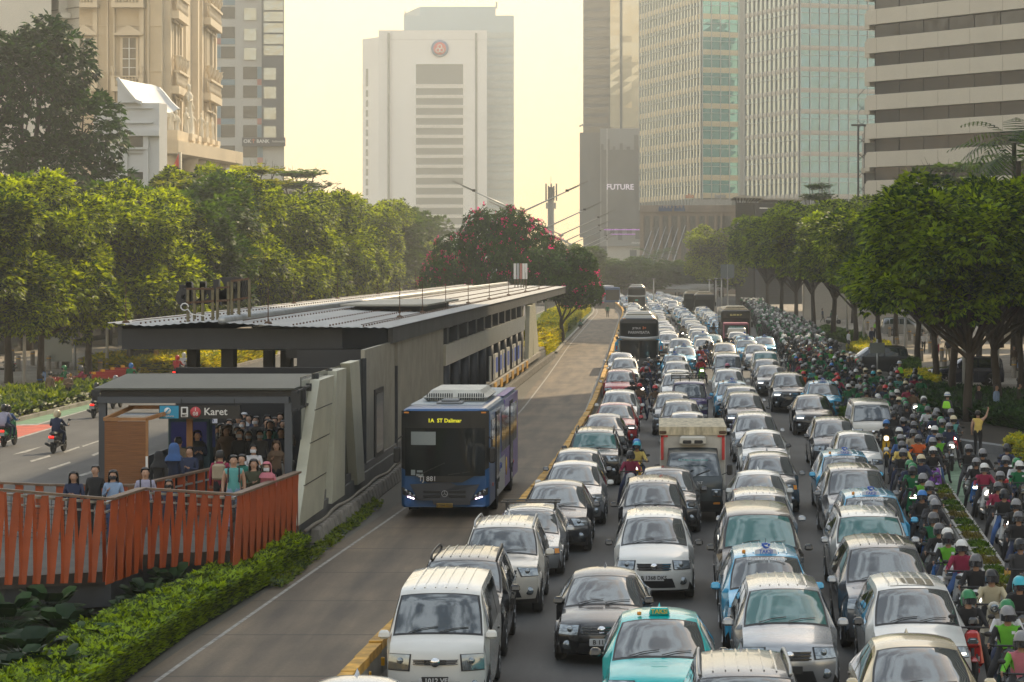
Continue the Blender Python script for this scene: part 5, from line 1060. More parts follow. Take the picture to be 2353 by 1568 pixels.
# big round leaved plants under the footbridge
def bigleaf(x,y,s,label,n=26,seed=1):
    rg=random.Random(seed); mb=MB()
    for i in range(n):
        a=rg.uniform(0,2*PI); e=rg.uniform(.2,1.2); L=s*rg.uniform(.7,1.1); d=Vector((math.cos(a)*math.cos(e),math.sin(a)*math.cos(e),math.sin(e))); b=d*L*.9; up=Vector((0,0,1)); sd2=d.cross(up).normalized(); nn=(sd2.cross(d)+Vector((0,0,.6))).normalized(); W=.27*s
        t=(d-Vector((0,0,.55))).normalized(); pts=[b-t*W*.15]
        ring=[]
        for k in range(9):
            th=-PI+PI*2*k/8; rr=W*(1+.08*math.sin(k*3)); ring.append(b+t*(W+rr*math.cos(th))*1.0+sd2*rr*1.15*math.sin(th)+nn*.03*s*math.cos(k*2.5))
        c=b+t*W*.9+nn*.05; mb.add([c[:]]+[q[:] for q in ring],[(0,j,j+1) for j in range(1,9)],0,True); mb.tube([(0,0,0),tuple(b*.6+Vector((0,0,.1))),tuple(b)],.012*s,3,cap=False)
    r=thing('broad_leaf_plant',label,'plant',(x,y,.02),0,'broad leaved plants under the footbridge'); mb.build('leaves',leafmat('leaf_fan_dark',(.006,.022,.006),(.022,.06,.010),.1,1.1,.6),r)  # footbridge shade is put into these near-black leaf greens
rg=random.Random(77)
for i,(u,v,s,lb) in enumerate([(60,1560,1.5,'broad leaved plant at the bottom left corner'),(150,1500,1.4,'broad leaved plant above the bottom left corner'),(225,1520,1.1,'broad leaved plant against the near end of the hedge'),(10,1470,1.4,'broad leaved plant at the left edge under the fins'),(110,1440,1.3,'broad leaved plant left of the round pier'),(335,1400,1.0,'broad leaved plant in the gap between pier and hedge'),(395,1370,1.1,'broad leaved plant touching the hedge right of the pier'),(300,1430,.9,'small broad leaved plant right beside the pier'),(45,1590,1.2,'broad leaved plant cut by the lower picture edge'),(120,1590,1.2,'low broad leaved plant cut by the lower edge beside the hedge')]):
    x,y=G(u,v); bigleaf(x,y,s*.5,lb,60,i+3)
# ---------------------------------------------------------------- cars
def catmull(P_,t):
    n=len(P_)-1; i=min(int(t*n),n-1); f=t*n-i; p0=P_[max(i-1,0)];p1=P_[i];p2=P_[i+1];p3=P_[min(i+2,n)]
    out=[]
    for a,b,c,d in zip(p0,p1,p2,p3):
        m1=(c-a)*.42; m2=(d-b)*.42
        out.append((2*f**3-3*f*f+1)*b+(f**3-2*f*f+f)*m1+(-2*f**3+3*f*f)*c+(f**3-f*f)*m2)
    return out
class CarShape:
    # contour points: (y, z, halfwidth, bow, crown) from the front lip over the roof to the rear lip; idx marks cowl and windscreen top
    def __init__(s,C,cowl,top,rt,tail,L,H,W,belt,wheels,wr,gc=.2):
        s.C=C;s.cowl=cowl;s.top=top;s.rt=rt;s.tail=tail;s.L=L;s.H=H;s.W=W;s.belt=belt;s.wh=wheels;s.wr=wr;s.gc=gc;s.n=len(C)-1
    def S(s,i,f,off=0.0):      # i in contour index units, f in -1..1
        t=max(0,min(1,i/s.n)); y,z,w,b,c=catmull(s.C,t); a=abs(f)
        p=Vector((w*f,y+b*a**2.4,z-c*a**2.6))
        if off:
            e=.02; q=s.S(i+ (e if i<s.n-.05 else -e),f); r=s.S(i,f+(.02 if f<.5 else -.02)); d1=(q-p)*(1 if i<s.n-.05 else -1); d2=(r-p)*(1 if f<.5 else -1); n=d2.cross(d1).normalized(); p=p+n*off
        return p
    def patch(s,mb,i0,i1,f0,f1,off=.006,ni=6,nf=8,mi=0,shape=None):
        vs=[];fs=[]
        for a in range(ni+1):
            for b in range(nf+1):
                u=a/ni;v=b/nf; ff0,ff1=(f0,f1) if not shape else shape(u)
                vs.append(s.S(i0+(i1-i0)*u,ff0+(ff1-ff0)*v,off))
        for a in range(ni):
            for b in range(nf): k=a*(nf+1)+b; fs.append((k,k+1,k+nf+2,k+nf+1))
        mb.add(vs,fs,mi,True)
    def edge(s):
        if not hasattr(s,'_e'):
            s._e=[]; 
            for k in range(0,s.n*6+1):
                p=s.S(k/6,1.0); s._e.append((p.y,p.z,p.x))
        return s._e
    def topat(s,y):
        E=s.edge(); best=None
        for a,b in zip(E,E[1:]):
            if (a[0]-y)*(b[0]-y)<=0 and a[0]!=b[0]:
                t=(y-a[0])/(b[0]-a[0]); q=(a[1]+(b[1]-a[1])*t,a[2]+(b[2]-a[2])*t)
                if best is None or q[0]>best[0]: best=q
        return best or ((E[0][1],E[0][2]) if y<s.L/2 else (E[-1][1],E[-1][2]))
    def side(s,y,t,off=0.0):   # t 0..1 from sill to top edge, t>=.5 means above the belt
        zt,wt=s.topat(y); zb=s.gc; zbelt=min(s.belt(y) if callable(s.belt) else s.belt,zt-.02); wl=s.W/2
        fr=min(1,max(0,(y-s.e0)/.5)); rr=min(1,max(0,(s.e1-y)/.5)); pl=1-.045*(1-fr)**2-.05*(1-rr)**2
        if t<=.5:
            k=t*2; z=zb+(zbelt-zb)*k; x=wl*pl*(1-.05*(1-k)**2-.012*k*k)
            if zt-zbelt<.12: x=x+(wt-x)*k**3
        else:
            k=(t-.5)*2; xb=wl*pl*(1-.012); z=zbelt+(zt-zbelt)*k; x=xb+(wt-xb)*k**1.15
            if zt-zbelt<.12: x=wt
        return x+off,z
    def build(s):
        E=s.edge(); s.e0=E[0][0]; s.e1=E[-1][0]
        ymin=min(e[0] for e in E[:len(E)//3]); ymax=max(e[0] for e in E[-len(E)//3:]); s.e0=ymin;s.e1=ymax
        mb=MB(); NI=s.n*4; NF=12; fv=[math.copysign(abs(-1+2*k/NF)**.8,-1+2*k/NF) for k in range(NF+1)]
        vs=[s.S(a/4,f) for a in range(NI+1) for f in fv]; fs=[(a*(NF+1)+b,a*(NF+1)+b+1,(a+1)*(NF+1)+b+1,(a+1)*(NF+1)+b) for a in range(NI) for b in range(NF)]
        mb.add(vs,fs,0,True)
        for sg in (-1,1):
            NY=44; NT=10; vs=[];fs=[]
            for a in range(NY+1):
                y=ymin+(ymax-ymin)*a/NY
                zb=s.gc
                for w in s.wh:
                    r=s.wr*1.17; d=abs(y-w)
                    if d<r: zb=max(zb,s.wr+math.sqrt(r*r-d*d)-.0)
                for b in range(NT+1):
                    t=b/NT; x,z=s.side(y,t)
                    if z<zb:
                        z=zb
                        # keep on the surface
                    vs.append((sg*x,y,z))
            for a in range(NY):
                for b in range(NT):
                    k=a*(NT+1)+b; q=(k,k+1,k+NT+2,k+NT+1); fs.append(q if sg<0 else q[::-1])
            mb.add(vs,fs,0,True)
        return mb
    def under(s):
        mb=MB(); mb.box(-s.W/2+.1,s.W/2-.1,s.e0+.1,s.e1-.1,s.gc-.02,s.wr*2.0); return mb  # dark box stands in for shade in the arches and underbody
    def win(s,mb,sg,y0,y1,y2=None,y3=None,t0=.56,t1=.93,off=.008,n=5):
        # side window between y0..y1 at the bottom and y2..y3 at the top
        y2=y0 if y2 is None else y2; y3=y1 if y3 is None else y3; vs=[];fs=[]
        for a in range(n+1):
            for b in range(4):
                v=b/3; t=t0+(t1-t0)*v; ya=y0+(y2-y0)*v; yb=y1+(y3-y1)*v; y=ya+(yb-ya)*a/n; x,z=s.side(y,t,off); vs.append((sg*x,y,z))
        for a in range(n):
            for b in range(3): k=a*4+b; q=(k,k+1,k+5,k+4); fs.append(q if sg<0 else q[::-1])
        mb.add(vs,fs,0,True)
glassw=M('car_glass',(.025,.035,.036),.03,0,spec=1.0,coat=1.0); glassw.node_tree.nodes['Principled BSDF'].inputs['IOR'].default_value=1.7; glasst=M('car_glass_teal',(.02,.12,.11),.04,0,spec=1,coat=1); trim=M('black_trim',(.018,.018,.02),.45); rimm=M('alloy_rim',(.4,.4,.41),.3,.9)
lampg=M('headlamp_glass',(.25,.28,.30),.12,.7,coat=1); lampl=M('headlamp_led',(1,.95,.85),.3,emit=3,ecol=(1,.93,.8)); platem=M('plate_black',(.02,.02,.02),.5); platew=M('plate_white',(.5,.5,.5),.5); amber=M('amber_lamp',(.7,.25,.02),.3)
PT_=(lambda n,c,m=0.0,r=.25:M('paint_'+n,c,r,m,coat=.8,var=.03,vs=.8))
PAINT=dict(white=PT_('white',(.60,.60,.57)),pearl=PT_('pearl',(.50,.47,.41)),silver=PT_('silver',(.36,.37,.38),.55),grey=PT_('grey',(.13,.135,.145),.5),dgrey=PT_('charcoal',(.05,.052,.058),.4),black=PT_('black',(.012,.012,.014),.1),brown=PT_('dark_brown',(.055,.045,.038),.4),
 red=PT_('red',(.35,.012,.018),.2),cyan=PT_('cyan',(.0,.42,.42),.1),taxi=PT_('taxi_blue',(.05,.34,.56),.2),purple=PT_('purple',(.05,.035,.12),.2),blue=PT_('navy',(.015,.02,.05),.3),beige=PT_('beige',(.52,.44,.29),.35),green=PT_('dull_green',(.05,.09,.07),.2))
PH=PAINT['white']
def wheelmeshes(r,w):
    t=MB(); t.lathe([(r*.60,-w/2),(r*.9,-w/2),(r,-w/2+.03),(r,w/2-.03),(r*.9,w/2),(r*.60,w/2)],ax='x',n=20)
    q=MB(); q.lathe([(r*.63,w*.3),(r*.60,w*.42),(.01,w*.30)],ax='x',n=20)
    for k in range(5):
        a=k*2*PI/5; q.rowbeam((w*.36,0,0),(w*.43,r*.6*math.cos(a),r*.6*math.sin(a)),.05,r*.17)
    return t.mesh('tyre',rubber),q.mesh('rim',rimm)
WMS={}
CARN=0
def shape(kind):
    # y, z, halfwidth, bow, crown
    if kind=='mpv': 
        W=1.74;C=[(.06,.24,.72,.22,0),(.0,.42,.76,.26,0),(.0,.62,.78,.28,0),(.05,.78,.76,.30,.02),(.2,.92,.74,.24,.05),(.62,1.03,.74,.12,.07),(1.02,1.12,.735,.10,.07),(1.42,1.38,.69,.16,.07),(1.80,1.60,.615,.12,.07),(2.3,1.665,.60,0,.07),(3.3,1.675,.60,0,.07),(4.05,1.60,.59,-.06,.06),(4.28,1.05,.70,-.15,0),(4.40,.75,.74,-.2,0),(4.36,.3,.74,-.2,0)]
        return CarShape(C,6,8,11,12,4.4,1.66,W,lambda y:.98+.03*y/4,(.82,3.5),.32)
    if kind=='mpvl':
        W=1.83;C=[(.07,.26,.76,.24,0),(.0,.45,.80,.28,0),(.0,.72,.82,.30,0),(.05,.92,.80,.32,.02),(.22,1.04,.78,.26,.05),(.7,1.12,.78,.12,.07),(1.18,1.2,.775,.1,.07),(1.6,1.48,.73,.16,.07),(1.98,1.72,.65,.12,.07),(2.5,1.79,.64,0,.07),(3.6,1.80,.63,0,.07),(4.4,1.72,.62,-.06,.06),(4.62,1.15,.74,-.15,0),(4.72,.8,.78,-.2,0),(4.68,.32,.78,-.2,0)]
        return CarShape(C,6,8,11,12,4.7,1.8,W,lambda y:1.06,(.9,3.65),.34)
    if kind=='suv':
        W=1.76;C=[(.08,.34,.74,.2,0),(.0,.5,.78,.24,0),(.0,.75,.80,.24,0),(.03,.92,.78,.26,.02),(.16,1.03,.77,.22,.05),(.65,1.10,.77,.08,.06),(1.15,1.15,.76,.08,.06),(1.5,1.42,.72,.14,.06),(1.8,1.62,.66,.1,.06),(2.3,1.69,.65,0,.06),(3.3,1.70,.64,0,.06),(4.1,1.64,.63,-.05,.05),(4.28,1.12,.73,-.12,0),(4.38,.8,.76,-.16,0),(4.35,.4,.76,-.16,0)]
        return CarShape(C,6,8,11,12,4.4,1.7,W,lambda y:1.03,(.8,3.5),.36,.26)
    if kind=='xover':
        W=1.80;C=[(.08,.26,.74,.24,0),(.0,.42,.78,.28,0),(.0,.62,.8,.30,0),(.06,.78,.78,.32,.02),(.24,.90,.76,.28,.05),(.7,.98,.76,.14,.07),(1.15,1.05,.755,.12,.07),(1.6,1.31,.70,.18,.07),(2.0,1.52,.615,.12,.08),(2.5,1.59,.60,0,.08),(3.2,1.57,.59,0,.08),(3.9,1.42,.56,-.08,.07),(4.18,1.02,.70,-.16,0),(4.3,.75,.74,-.2,0),(4.26,.3,.74,-.2,0)]
        return CarShape(C,6,8,11,12,4.3,1.6,W,lambda y:.96+.04*y/4,(.84,3.45),.34)
    if kind=='sedan':
        W=1.76;C=[(.08,.2,.72,.28,0),(.0,.36,.76,.32,0),(.0,.54,.77,.34,0),(.06,.68,.75,.36,.02),(.26,.79,.74,.3,.05),(.75,.88,.74,.14,.07),(1.2,.94,.735,.12,.07),(1.62,1.17,.67,.18,.07),(2.02,1.36,.585,.12,.08),(2.5,1.44,.57,0,.08),(3.1,1.42,.56,0,.08),(3.75,1.16,.6,-.06,.07),(4.15,1.03,.70,-.1,.03),(4.5,.9,.73,-.2,0),(4.46,.28,.73,-.2,0)]
        return CarShape(C,6,8,10,11,4.5,1.46,W,lambda y:.86+.03*y/4,(.92,3.52),.32)
    if kind=='hatch':
        W=1.66;C=[(.07,.22,.68,.24,0),(.0,.4,.72,.28,0),(.0,.6,.74,.3,0),(.05,.76,.72,.32,.02),(.2,.88,.71,.26,.05),(.55,.97,.71,.12,.07),(.9,1.05,.70,.1,.07),(1.3,1.32,.65,.16,.07),(1.65,1.52,.575,.12,.07),(2.15,1.58,.56,0,.07),(2.9,1.58,.56,0,.07),(3.6,1.5,.55,-.06,.06),(3.85,1.0,.66,-.15,0),(3.95,.7,.7,-.2,0),(3.92,.28,.7,-.2,0)]
        return CarShape(C,6,8,11,12,4.0,1.58,W,lambda y:.95,(.75,3.2),.3)
    if kind=='wagon':
        W=1.74;C=[(.08,.2,.72,.2,0),(.0,.36,.76,.22,0),(.0,.52,.77,.22,0),(.03,.66,.75,.24,.02),(.16,.74,.74,.2,.04),(.7,.82,.74,.08,.06),(1.3,.9,.735,.08,.06),(1.7,1.14,.67,.14,.06),(2.0,1.33,.60,.1,.06),(2.5,1.39,.585,0,.06),(3.4,1.39,.58,0,.06),(4.1,1.32,.57,-.05,.05),(4.35,.95,.68,-.1,0),(4.42,.7,.72,-.14,0),(4.38,.28,.72,-.14,0)]
        return CarShape(C,6,8,11,12,4.4,1.4,W,lambda y:.86,(.85,3.55),.31)
    if kind=='van':
        W=1.68;C=[(.07,.24,.72,.2,0),(.0,.42,.76,.24,0),(.0,.66,.77,.24,0),(.02,.86,.76,.24,0),(.07,.99,.75,.22,.02),(.22,1.1,.75,.14,.04),(.42,1.2,.745,.1,.04),(.68,1.52,.71,.1,.04),(.92,1.78,.66,.08,.05),(1.3,1.9,.65,0,.06),(2.6,1.93,.65,0,.06),(3.8,1.88,.65,-.03,.05),(4.05,1.3,.74,-.08,0),(4.18,.8,.76,-.12,0),(4.15,.3,.76,-.12,0)]
        return CarShape(C,6,8,11,12,4.2,1.92,W,lambda y:1.08,(.75,3.35),.31)
    if kind=='lux':
        W=1.85;C=[(.07,.24,.78,.2,0),(.0,.42,.82,.24,0),(.0,.72,.84,.26,0),(.04,.92,.82,.28,.02),(.2,1.04,.80,.24,.05),(.55,1.14,.80,.12,.06),(.92,1.24,.79,.1,.06),(1.34,1.56,.75,.16,.06),(1.72,1.82,.68,.12,.07),(2.3,1.9,.67,0,.07),(3.7,1.92,.67,0,.07),(4.65,1.84,.66,-.05,.06),(4.86,1.2,.78,-.12,0),(4.95,.8,.81,-.16,0),(4.92,.28,.81,-.16,0)]
        return CarShape(C,6,8,11,12,4.95,1.9,W,lambda y:1.06,(.95,3.85),.34)
def template(kind,rails=False,roofribs=True,glass=None,taxi=False,lod=0,led=False,bars=False,plate=None,sunroof=False,amber_=False):
    """parts list: (name, mesh, location, sub-parts)"""
    s=shape(kind); PR=[]; van=kind=='van'
    body_=s.build(); u=s.under()
    body_.add(u.v,u.f,1); PR.append(('body',body_.mesh('body',[PH,trim]),(0,0,0),[]))
    if rails=='x': pass
    c,t=s.cowl,s.top
    mb=MB(); s.patch(mb,c+.12,t-.02,-.90,.90,.008,8,12,0,lambda q:(-.93+.02*q,.93-.02*q)); g=glass or glassw
    mf=MB(); s.patch(mf,c+.0,t+.1,-.97,.97,.003,8,12)
    sub=[('windscreen_surround',mf.mesh('surround',trim),(0,0,0))]
    if lod<2:
        for sx in (-.62,.05):
            w=MB(); w.tube([s.S(c+.1,sx,.03),s.S(c+.28,sx+.3,.03),s.S(c+.36,sx+.62,.028)],.008,4); sub.append(('wiper',w.mesh('wiper',black),(0,0,0)))
    PR.append(('windscreen',mb.mesh('windscreen',g),(0,0,0),sub))
    # side windows
    y0=s.C[c][0]; y1=s.C[t][0]; yr=s.C[s.rt][0]; yt=s.C[s.tail][0]; mid=y1+ (yr-y1)*.40
    for sg in (-1,1):
        sets=[(y0+.42,mid-.05,y1+.12,mid-.05),(mid+.05,mid+(yr-mid)*.62,mid+.05,mid+(yr-mid)*.60),(mid+(yr-mid)*.68,yr+(yt-yr)*.25,mid+(yr-mid)*.66,yr-.1)]
        if kind=='sedan': sets=[sets[0],(mid+.05,yr+.15,mid+.05,yr-.15)]
        if van: sets=[(y0+.2,1.55,y1+.1,1.55),(1.65,2.75,1.65,2.75),(2.83,3.75,2.83,3.72)]
        for i,(a,b,c2,d) in enumerate(sets):
            w=MB(); s.win(w,sg,a,b,c2,d); PR.append(('side_window',w.mesh('side_window',glassw),(0,0,0),[]))
        if lod<2:
            w=MB()
            for yy in (mid,):
                x,z=s.side(yy,.12,.004); x2,z2=s.side(yy,.5,.004); w.add([(sg*x,yy,z),(sg*x,yy+.012,z),(sg*(s.side(yy,.3,.004)[0]),yy+.012,s.side(yy,.3)[1]),(sg*(s.side(yy,.3,.004)[0]),yy,s.side(yy,.3)[1]),(sg*x2,yy+.012,z2),(sg*x2,yy,z2)],[(0,1,2,3),(3,2,4,5)])
            for yy in (mid-.22,mid+.75):
                x,z=s.side(yy,.44,.02); w.box(min(sg*x,sg*x-.03*sg),max(sg*x,sg*x-.03*sg),yy,yy+.17,z-.02,z+.015)
            PR.append(('door_trim',w.mesh('door_trim',trim),(0,0,0),[]))
    if lod<2:
        w=MB(); s.patch(w,s.rt+.15,s.tail-.1,-.85,.85,.008,4,6); PR.append(('rear_window',w.mesh('rear_window',glassw),(0,0,0),[]))
        w=MB(); w.add([],[]); 
    # face
    ih={'sedan':(2.05,3.3),'wagon':(2.1,3.1),'van':(2.1,3.45)}.get(kind,(2.35,3.5))
    for sg in (-1,1):
        f=(lambda q:(.56-.02*q,.995)) if kind in('sedan','mpv','hatch','van') else (lambda q:(.50+.1*(1-q),.995))
        w=MB(); s.patch(w,ih[0],ih[1],0,0,.014,5,8,0,(lambda q:tuple(sg*x for x in f(q))) if sg>0 else (lambda q:tuple(-x for x in f(q))[::-1]))
        fr=MB(); s.patch(fr,ih[0]-.08,ih[1]+.08,0,0,.008,3,6,0,(lambda q:tuple(sg*x for x in (f(q)[0]-.03,1.0))) if sg>0 else (lambda q:tuple(-x for x in (f(q)[0]-.03,1.0))[::-1]))
        sb=[('lamp_surround',fr.mesh('lamp_surround',trim),(0,0,0))]
        if led: w2=MB(); s.patch(w2,ih[0]+.2,ih[0]+.45,sg*.6,sg*.92,.02,1,4) if sg>0 else s.patch(w2,ih[0]+.2,ih[0]+.45,-.92,-.6,.02,1,4); sb.append(('running_light',w2.mesh('running_light',lampl),(0,0,0)))
        elif amber_: w2=MB(); s.patch(w2,ih[0]+.1,ih[1]-.1,*( (.86,.99) if sg>0 else (-.99,-.86)),.02,1,3); sb.append(('indicator',w2.mesh('indicator',amber),(0,0,0)))
        else:
            w2=MB(); p=s.S((ih[0]+ih[1])/2,sg*.74,.02); w2.ball(p,.055,8); sb.append(('lamp_bulb',w2.mesh('lamp_bulb',lampg),(0,0,0)))
        PR.append(('headlight',w.mesh('headlight',lampg),(0,0,0),sb))
        if lod<2 and kind!='wagon':
            w=MB(); p=s.S(1.05,sg*.80,.01); w.lathe([(.085,-.01),(.085,.01),(.05,.0)],c=(p.x,p.y,p.z),ax='y',n=12); PR.append(('fog_lamp',w.mesh('fog_lamp',lampg if sg else trim),(0,0,0),[]))
    gi=(2.2,3.1) if kind!='van' else (2.5,2.95)
    w=MB(); s.patch(w,gi[0],gi[1],-.46,.46,.01,4,8,0,lambda q:(-.40-.08*q,.40+.08*q)); sb=[]
    for q in ((.15,.5,.85) if lod<2 else (.9,)):
        b=MB(); p0=s.S(gi[0]+(gi[1]-gi[0])*q,-.46,.02); pm=s.S(gi[0]+(gi[1]-gi[0])*q,0,.02); p1=s.S(gi[0]+(gi[1]-gi[0])*q,.46,.02); b.tube([p0,(p0+pm)/2+Vector((0,-.012,0)),pm,(p1+pm)/2+Vector((0,-.012,0)),p1],.013,4); sb.append(('grille_bar',b.mesh('grille_bar',chrome),(0,0,0)))
    if lod<2: b=MB(); p=s.S(sum(gi)/2,0,.035); b.lathe([(.075,-.01),(.075,.01),(.05,.012)],c=p[:],ax='y',n=14); b.ball(p,.03,6,k=(1.5,.4,.6)); sb.append(('badge',b.mesh('badge',chrome),(0,0,0)))
    PR.append(('grille',w.mesh('grille',trim),(0,0,0),sb))
    w=MB(); s.patch(w,.35,1.35,-.6,.6,.008,3,8,0,lambda q:(-.62+.12*q,.62-.12*q)); PR.append(('bumper_intake',w.mesh('bumper_intake',trim),(0,0,0),[]))
    w=MB(); p=s.S(1.45,0,.02); pw=MB(); pw.rbox(-.215,.215,-.02,0,-.065,.065,.008); sb=[]
    PR.append(('number_plate',pw.mesh('number_plate',platem if plate!='w' else platew),(0,p.y-.01,p.z),sb))
    # mirrors
    for sg in (-1,1):
        ym=y0+.38 if not van else y0+.12; x,z=s.side(ym,.55); w=MB(); a=(.03,.215); xs=[sg*(x+q) for q in a]
        w.rbox(min(xs),max(xs),ym-.08,ym+.05,z+.03,z+.165,.035,0,.9,.8); w.box(min(xs)+.05,max(xs)-.05,ym+.05,ym+.055,z+.06,z+.14,1); PR.append(('wing_mirror',w.mesh('wing_mirror',[PH if sg else PH,chrome]),(0,0,0),[]))
    key=(s.wr,)
    if key not in WMS: WMS[key]=wheelmeshes(s.wr,.2)
    tm,rm=WMS[key]
    for wy in s.wh:
        for sg in (-1,1): PR.append(('wheel',tm,(sg*(s.W/2-.115),wy,s.wr),[('rim',rm,(0,0,0))],0 if sg>0 else PI))
    if roofribs and kind in('mpv','mpvl','van','suv') and lod<2:
        w=MB()
        for f in (-.66,-.4,-.13,.13,.4,.66):
            i0,i1=s.top+.6,s.rt-.1; pts=[s.S(i0+(i1-i0)*q/6,f,.006) for q in range(7)]; w.tube(pts,.014,4)
        PR.append(('roof_ribs',w.mesh('roof_ribs',PH),(0,0,0),[]))
    if rails:
        for sg in (-1,1):
            w=MB(); i0,i1=s.top+.35,s.rt-.1; pts=[s.S(i0+(i1-i0)*q/8,sg*.93,.02+.055*min(1,min(q,8-q)/1.2)) for q in range(9)]; w.tube(pts,.024,6); PR.append(('roof_rail',w.mesh('roof_rail',trim if rails=='b' else steel),(0,0,0),[]))
    if bars:
        for i in (s.top+1.0,s.top+1.6):
            w=MB(); a=s.S(i,-1,.12); b=s.S(i,1,.12); w.rowbeam((a.x-.08,a.y,s.H+.1),(b.x+.08,a.y,s.H+.1),.07,.035); w.box(a.x+.02,a.x+.06,a.y-.03,a.y+.03,a.z-.15,s.H+.1); w.box(b.x-.06,b.x-.02,a.y-.03,a.y+.03,a.z-.15,s.H+.1); PR.append(('roof_bar',w.mesh('roof_bar',trim),(0,0,0),[]))
    if kind in('xover','sedan','suv','lux','hatch') and lod<2:
        w=MB(); p=s.S(s.rt-.25,0,0); w.add([(p.x-.03,p.y-.1,p.z),(p.x+.03,p.y-.1,p.z),(p.x+.03,p.y+.08,p.z),(p.x-.03,p.y+.08,p.z),(p.x,p.y+.05,p.z+.09)],[(0,1,4),(1,2,4),(2,3,4),(3,0,4)]); PR.append(('aerial_fin',w.mesh('aerial_fin',PH),(0,0,0),[]))
    if sunroof:
        w=MB(); s.patch(w,s.top+.45,s.top+1.4,-.62,.62,.008,3,6); PR.append(('sunroof',w.mesh('sunroof',glassw),(0,0,0),[]))
    if taxi:
        p=s.S(s.top+.55,0,0); w=MB(); w.yprism([(-.34,0),(.34,0),(.30,.13),(.17,.15),(.12,.2),(-.12,.2),(-.17,.15),(-.30,.13)],p.y-.06,p.y+.06)
        sb=[]; lm_=MB(); lm_.yprism([(-.12,.36),(-.13,.30),(-.06,.22),(.0,.20),(.08,.23),(.13,.33),(.02,.37)],p.y-.07,p.y+.03); sb.append(('bird_emblem_plate',lm_.mesh('emblem_plate',M('taxi_sign_blue',(.02,.10,.45),.4)),(0,0,-.04)))
        wn2=MB(); wn2.poly([(-.07,p.y-.075,.32),(.0,p.y-.075,.27),(.09,p.y-.075,.26),(.045,p.y-.075,.30),(.06,p.y-.075,.345),(.01,p.y-.075,.31)][::1]); sb.append(('bird_emblem',wn2.mesh('bird',white),(0,0,-.04)))
        tmn=textmesh('TAKSI',.15,.004,.003); tmn.materials.clear(); tmn.materials.append(M('taxi_sign_blue',(0,0,0))); sb.append(('sign_lettering',tmn,(0,p.y-.066,.075),(PI/2,0,0)))
        PR.append(('taxi_sign',w.mesh('taxi_sign',M('taxi_sign_white',(.62,.62,.66),.4)),(0,.35*p.y,p.z-.02),sb))
        w=MB(); w.lathe([(.035,0),(.035,.06),(.0,.08)],n=8); PR.append(('amber_beacon',w.mesh('amber_beacon',amber),(-.42,p.y,p.z-.01),[]))
        w=MB(); w.tube([(0,0,0),(0,.0,.22)],.006,3); PR.append(('aerial',w.mesh('aerial',black),(0,p.y+.1,p.z+.05),[]))
        if lod<2:
            q=s.S(s.top-.25,.05,.03); q2=s.S(s.top-.45,.05,.03); d=(q-q2); ang=math.atan2(d.z,d.y)
            tmn=textmesh('Bluebird Group',.12,.0,.002); tmn.materials.clear(); tmn.materials.append(M('screen_lettering',(.5,.52,.52),.5)); PR.append(('screen_lettering',tmn,tuple(s.S(s.top-.3,0,.035)),[],None,(ang,0,0)))
    return s,PR
TPL={}
def colkey(o): return o
def make_car(key,paint,label,u,v,hw,group,mirror=None,roof=None,rz=0,x=None,Y=None,cat='car',name='car',plate_text=None,glass=None,**opt):
    """u,v = middle of the windscreen top edge in the picture, hw its height"""
    global CARN; CARN+=1
    kind=key; k=(kind,tuple(sorted(opt.items())))
    if k not in TPL: TPL[k]=template(kind,**opt)
    s,PR=TPL[k]; wy,wz=s.C[s.top][0],s.C[s.top][1]
    if Y is None: Y=(CH-wz)*FX/(v-VV); x=(u-VU)*Y/FX; Y-=wy
    r=thing(name,label,cat,(x,Y,.0),rz,group); sc=1
    for pr in PR:
        nm,me,loc,subs=pr[:4]
        o=part(nm,me,r,loc)
        if nm=='taxi_sign': o.scale=(.65,)*3
        if len(pr)>4 and pr[4]: o.rotation_euler=(0,0,pr[4])
        if len(pr)>5: o.rotation_euler=pr[5]
        for i,sl in enumerate(me.materials):
            if sl==PH:
                o.material_slots[i].link='OBJECT'; o.material_slots[i].material=PAINT[paint] if not(nm=='wing_mirror' and mirror) else PAINT[mirror]
            elif glass and nm=='windscreen' and sl==glassw: o.material_slots[i].link='OBJECT'; o.material_slots[i].material=glass
        for sb in subs:
            q=part(sb[0],sb[1],o,sb[2]); 
            if len(sb)>3: q.rotation_euler=sb[3]
        if nm=='number_plate' and plate_text: text('plate_lettering',plate_text,.11,plateW if (opt.get('plate')!='w') else black,o,(0,-.024,0),bold=.002,ext=.003)
    return r
plateW=M('plate_lettering_white',(.6,.6,.6),.5)
A_='cars and taxis queueing in the traffic jam'
T_=glasst
